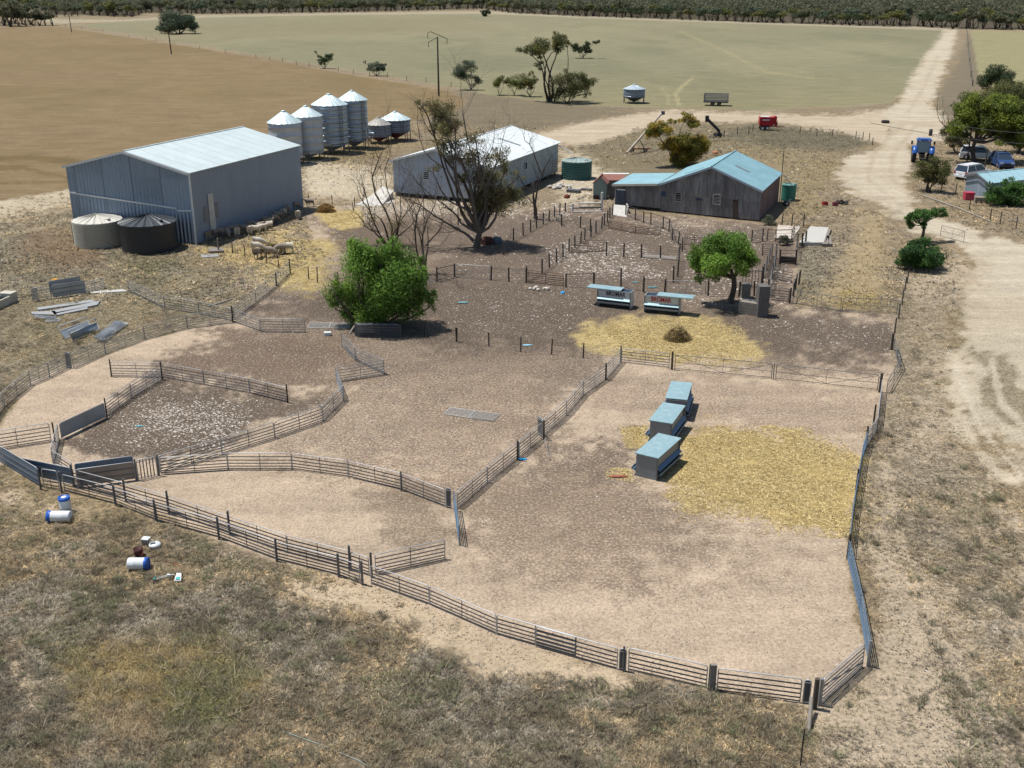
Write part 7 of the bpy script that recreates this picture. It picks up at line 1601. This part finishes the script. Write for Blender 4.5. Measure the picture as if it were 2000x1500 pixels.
MB().prism([(.36, -.26, .08), (.62, -.28, .08), (.58, .08, .2), (.4, .1, .2)], (0, 0, .06)).build('seat', WHT, t); MB().prism([(.4, -.24, .15), (.58, -.25, .15), (.57, -.12, .19), (.42, -.11, .19)], (0, 0, .03)).build('seat_pad', TQ, t)
for x, y in ((-.36, -.22), (.3, .22), (.5, .24)):
    f = MB(); f.M = Matrix.Translation((x, y, .09)) @ Matrix.Rotation(R(50), 4, 'X'); f.lathe([(.07, -.02), (.1, -.02), (.1, .02), (.07, .02)], 18); f.build('wheel', TYRE, t)
A = G(322, 1098); MB().tube([A, G(340, 1100) + Vector((0, 0, .03)), G(358, 1112)], .012, 5).build('frayed_rope', mat('orange_cord', (.45, .14, .05))); tag(bpy.data.objects['frayed_rope'], 'frayed orange rope above the pushchair', 'rope')
MB().tube([G(552, 1428, .02), G(620, 1452, .02), G(700, 1485, .02), G(728, 1503, .02)], .012, 5).build('grey_pipe', mat('pale_pipe', (.34, .4, .36))); tag(bpy.data.objects['grey_pipe'], 'thin pale poly pipe lying in the bottom weeds', 'pipe')
# road side bits
t = thing('old_tyre', 'black tyre lying alone on the pale road junction', 'tyre', G(1729, 240)); MB().lathe([(.35, .02), (.55, .0), (.66, .12), (.66, .3), (.55, .42), (.35, .4), (.35, .02)], 28).build('tread', TYRE, t)
t = thing('oil_drum', 'small black drum standing on the road edge above the tractor', 'drum', G(1817, 265)); MB().lathe([(0, 0), (.26, 0), (.26, .3), (.275, .32), (.26, .34), (.26, .6), (.275, .62), (.26, .64), (.26, .95), (0, .95)], 20).build('wall', BLKP, t)
t = thing('plastic_crate', 'pinkish-red crate standing in front of the corrugated hut', 'crate', G(1891, 390)); cr = mat('pink_red_plastic', (.5, .05, .09), .5)
for y in (-.35, .35): MB().box((0, y, .4), (.95, .04, .75)).build('side', cr, t)
for x in (-.47, .47): MB().box((x, 0, .4), (.04, .7, .75)).build('end', cr, t)
MB().box((0, 0, .79), (1.0, .76, .04)).build('lid', cr, t)
t = thing('timber_pallet', 'stack of pale timber pallets at the hut corner', 'pallet stack', G(1914, 395), R(-15)); 
for k in range(3):
    for x in (-.5, 0, .5): MB().box((x, 0, .08 + k * .2), (.1, 1.0, .1)).build('bearer', POSTG, t)
    for y in (-.4, -.13, .13, .4): MB().box((0, y, .155 + k * .2), (1.2, .12, .03)).build('board', mat('pale_board', (.42, .36, .28), .9), t)
for i, (u, v, m_, l) in enumerate(((1611, 401, mat('red_crate_plastic', (.35, .03, .03), .6), 'small red crate on grass left of the quad parts'), (1631, 402, mat('blue_red_tub', (.22, .05, .06), .6), 'red tub among machine parts by the road'))):
    t = thing('plastic_crate', l, 'crate', G(u, v), R(10)); MB().box((0, 0, .06), (.5, .4, .06)).build('base', m_, t)
    for s in (-1, 1): MB().box((0, s * .2, .22), (.5, .04, .3)).build('side', m_, t); MB().box((s * .25, 0, .22), (.04, .36, .3)).build('end', m_, t)
t = thing('machine_parts', 'tangle of dark red machine parts beside the road', 'machinery', G(1648, 399)); rs = random.Random(3)
for k in range(4): wheel(t, rs.uniform(-.6, .6), rs.uniform(-.3, .3), .2, .14)
for k in range(6): MB().beam((rs.uniform(-.7, .7), rs.uniform(-.3, .3), rs.uniform(.1, .5)), (rs.uniform(-.7, .7), rs.uniform(-.3, .3), rs.uniform(.1, .5)), .07, .07).build('frame_bar', RUST, t)
t = thing('machine_parts', 'dark scrap machinery against the teal tank', 'machinery', G(1536, 402))
for k in range(3): wheel(t, rs.uniform(-.5, .5), rs.uniform(-.2, .2), .25, .14)
for k in range(4): MB().beam((rs.uniform(-.7, .7), rs.uniform(-.3, .3), rs.uniform(.1, .7)), (rs.uniform(-.7, .7), rs.uniform(-.3, .3), rs.uniform(.1, .7)), .06, .06).build('frame_bar', GALV_D, t)
lump(1397, 303, .35, mat('orange_white', (.45, .2, .1), .6), 'orange and white object behind the wool shed ridge', 'container', 'orange_container', (1.2, 1, .9), .2)
def driftlog(a, b, r, label):
    A, B = G(*a), G(*b); o = MB().tube([Vector((0, 0, r)), (B - A) * .5 + Vector((.2, .1, r * 1.3)), (B - A) + Vector((0, 0, r))], [r, r * .9, r * .6], 8).build('fallen_log', BARKW); o.location = A; tag(o, label, 'log')
driftlog((405, 600), (455, 585), .06, 'bleached branch lying above the yard junction'); driftlog((1803, 383), (1935, 434), .07, 'long pale log line edging the hut verge')
driftlog((1672, 274), (1679, 262), .05, 'curved white hoop by the grassy island fence end')
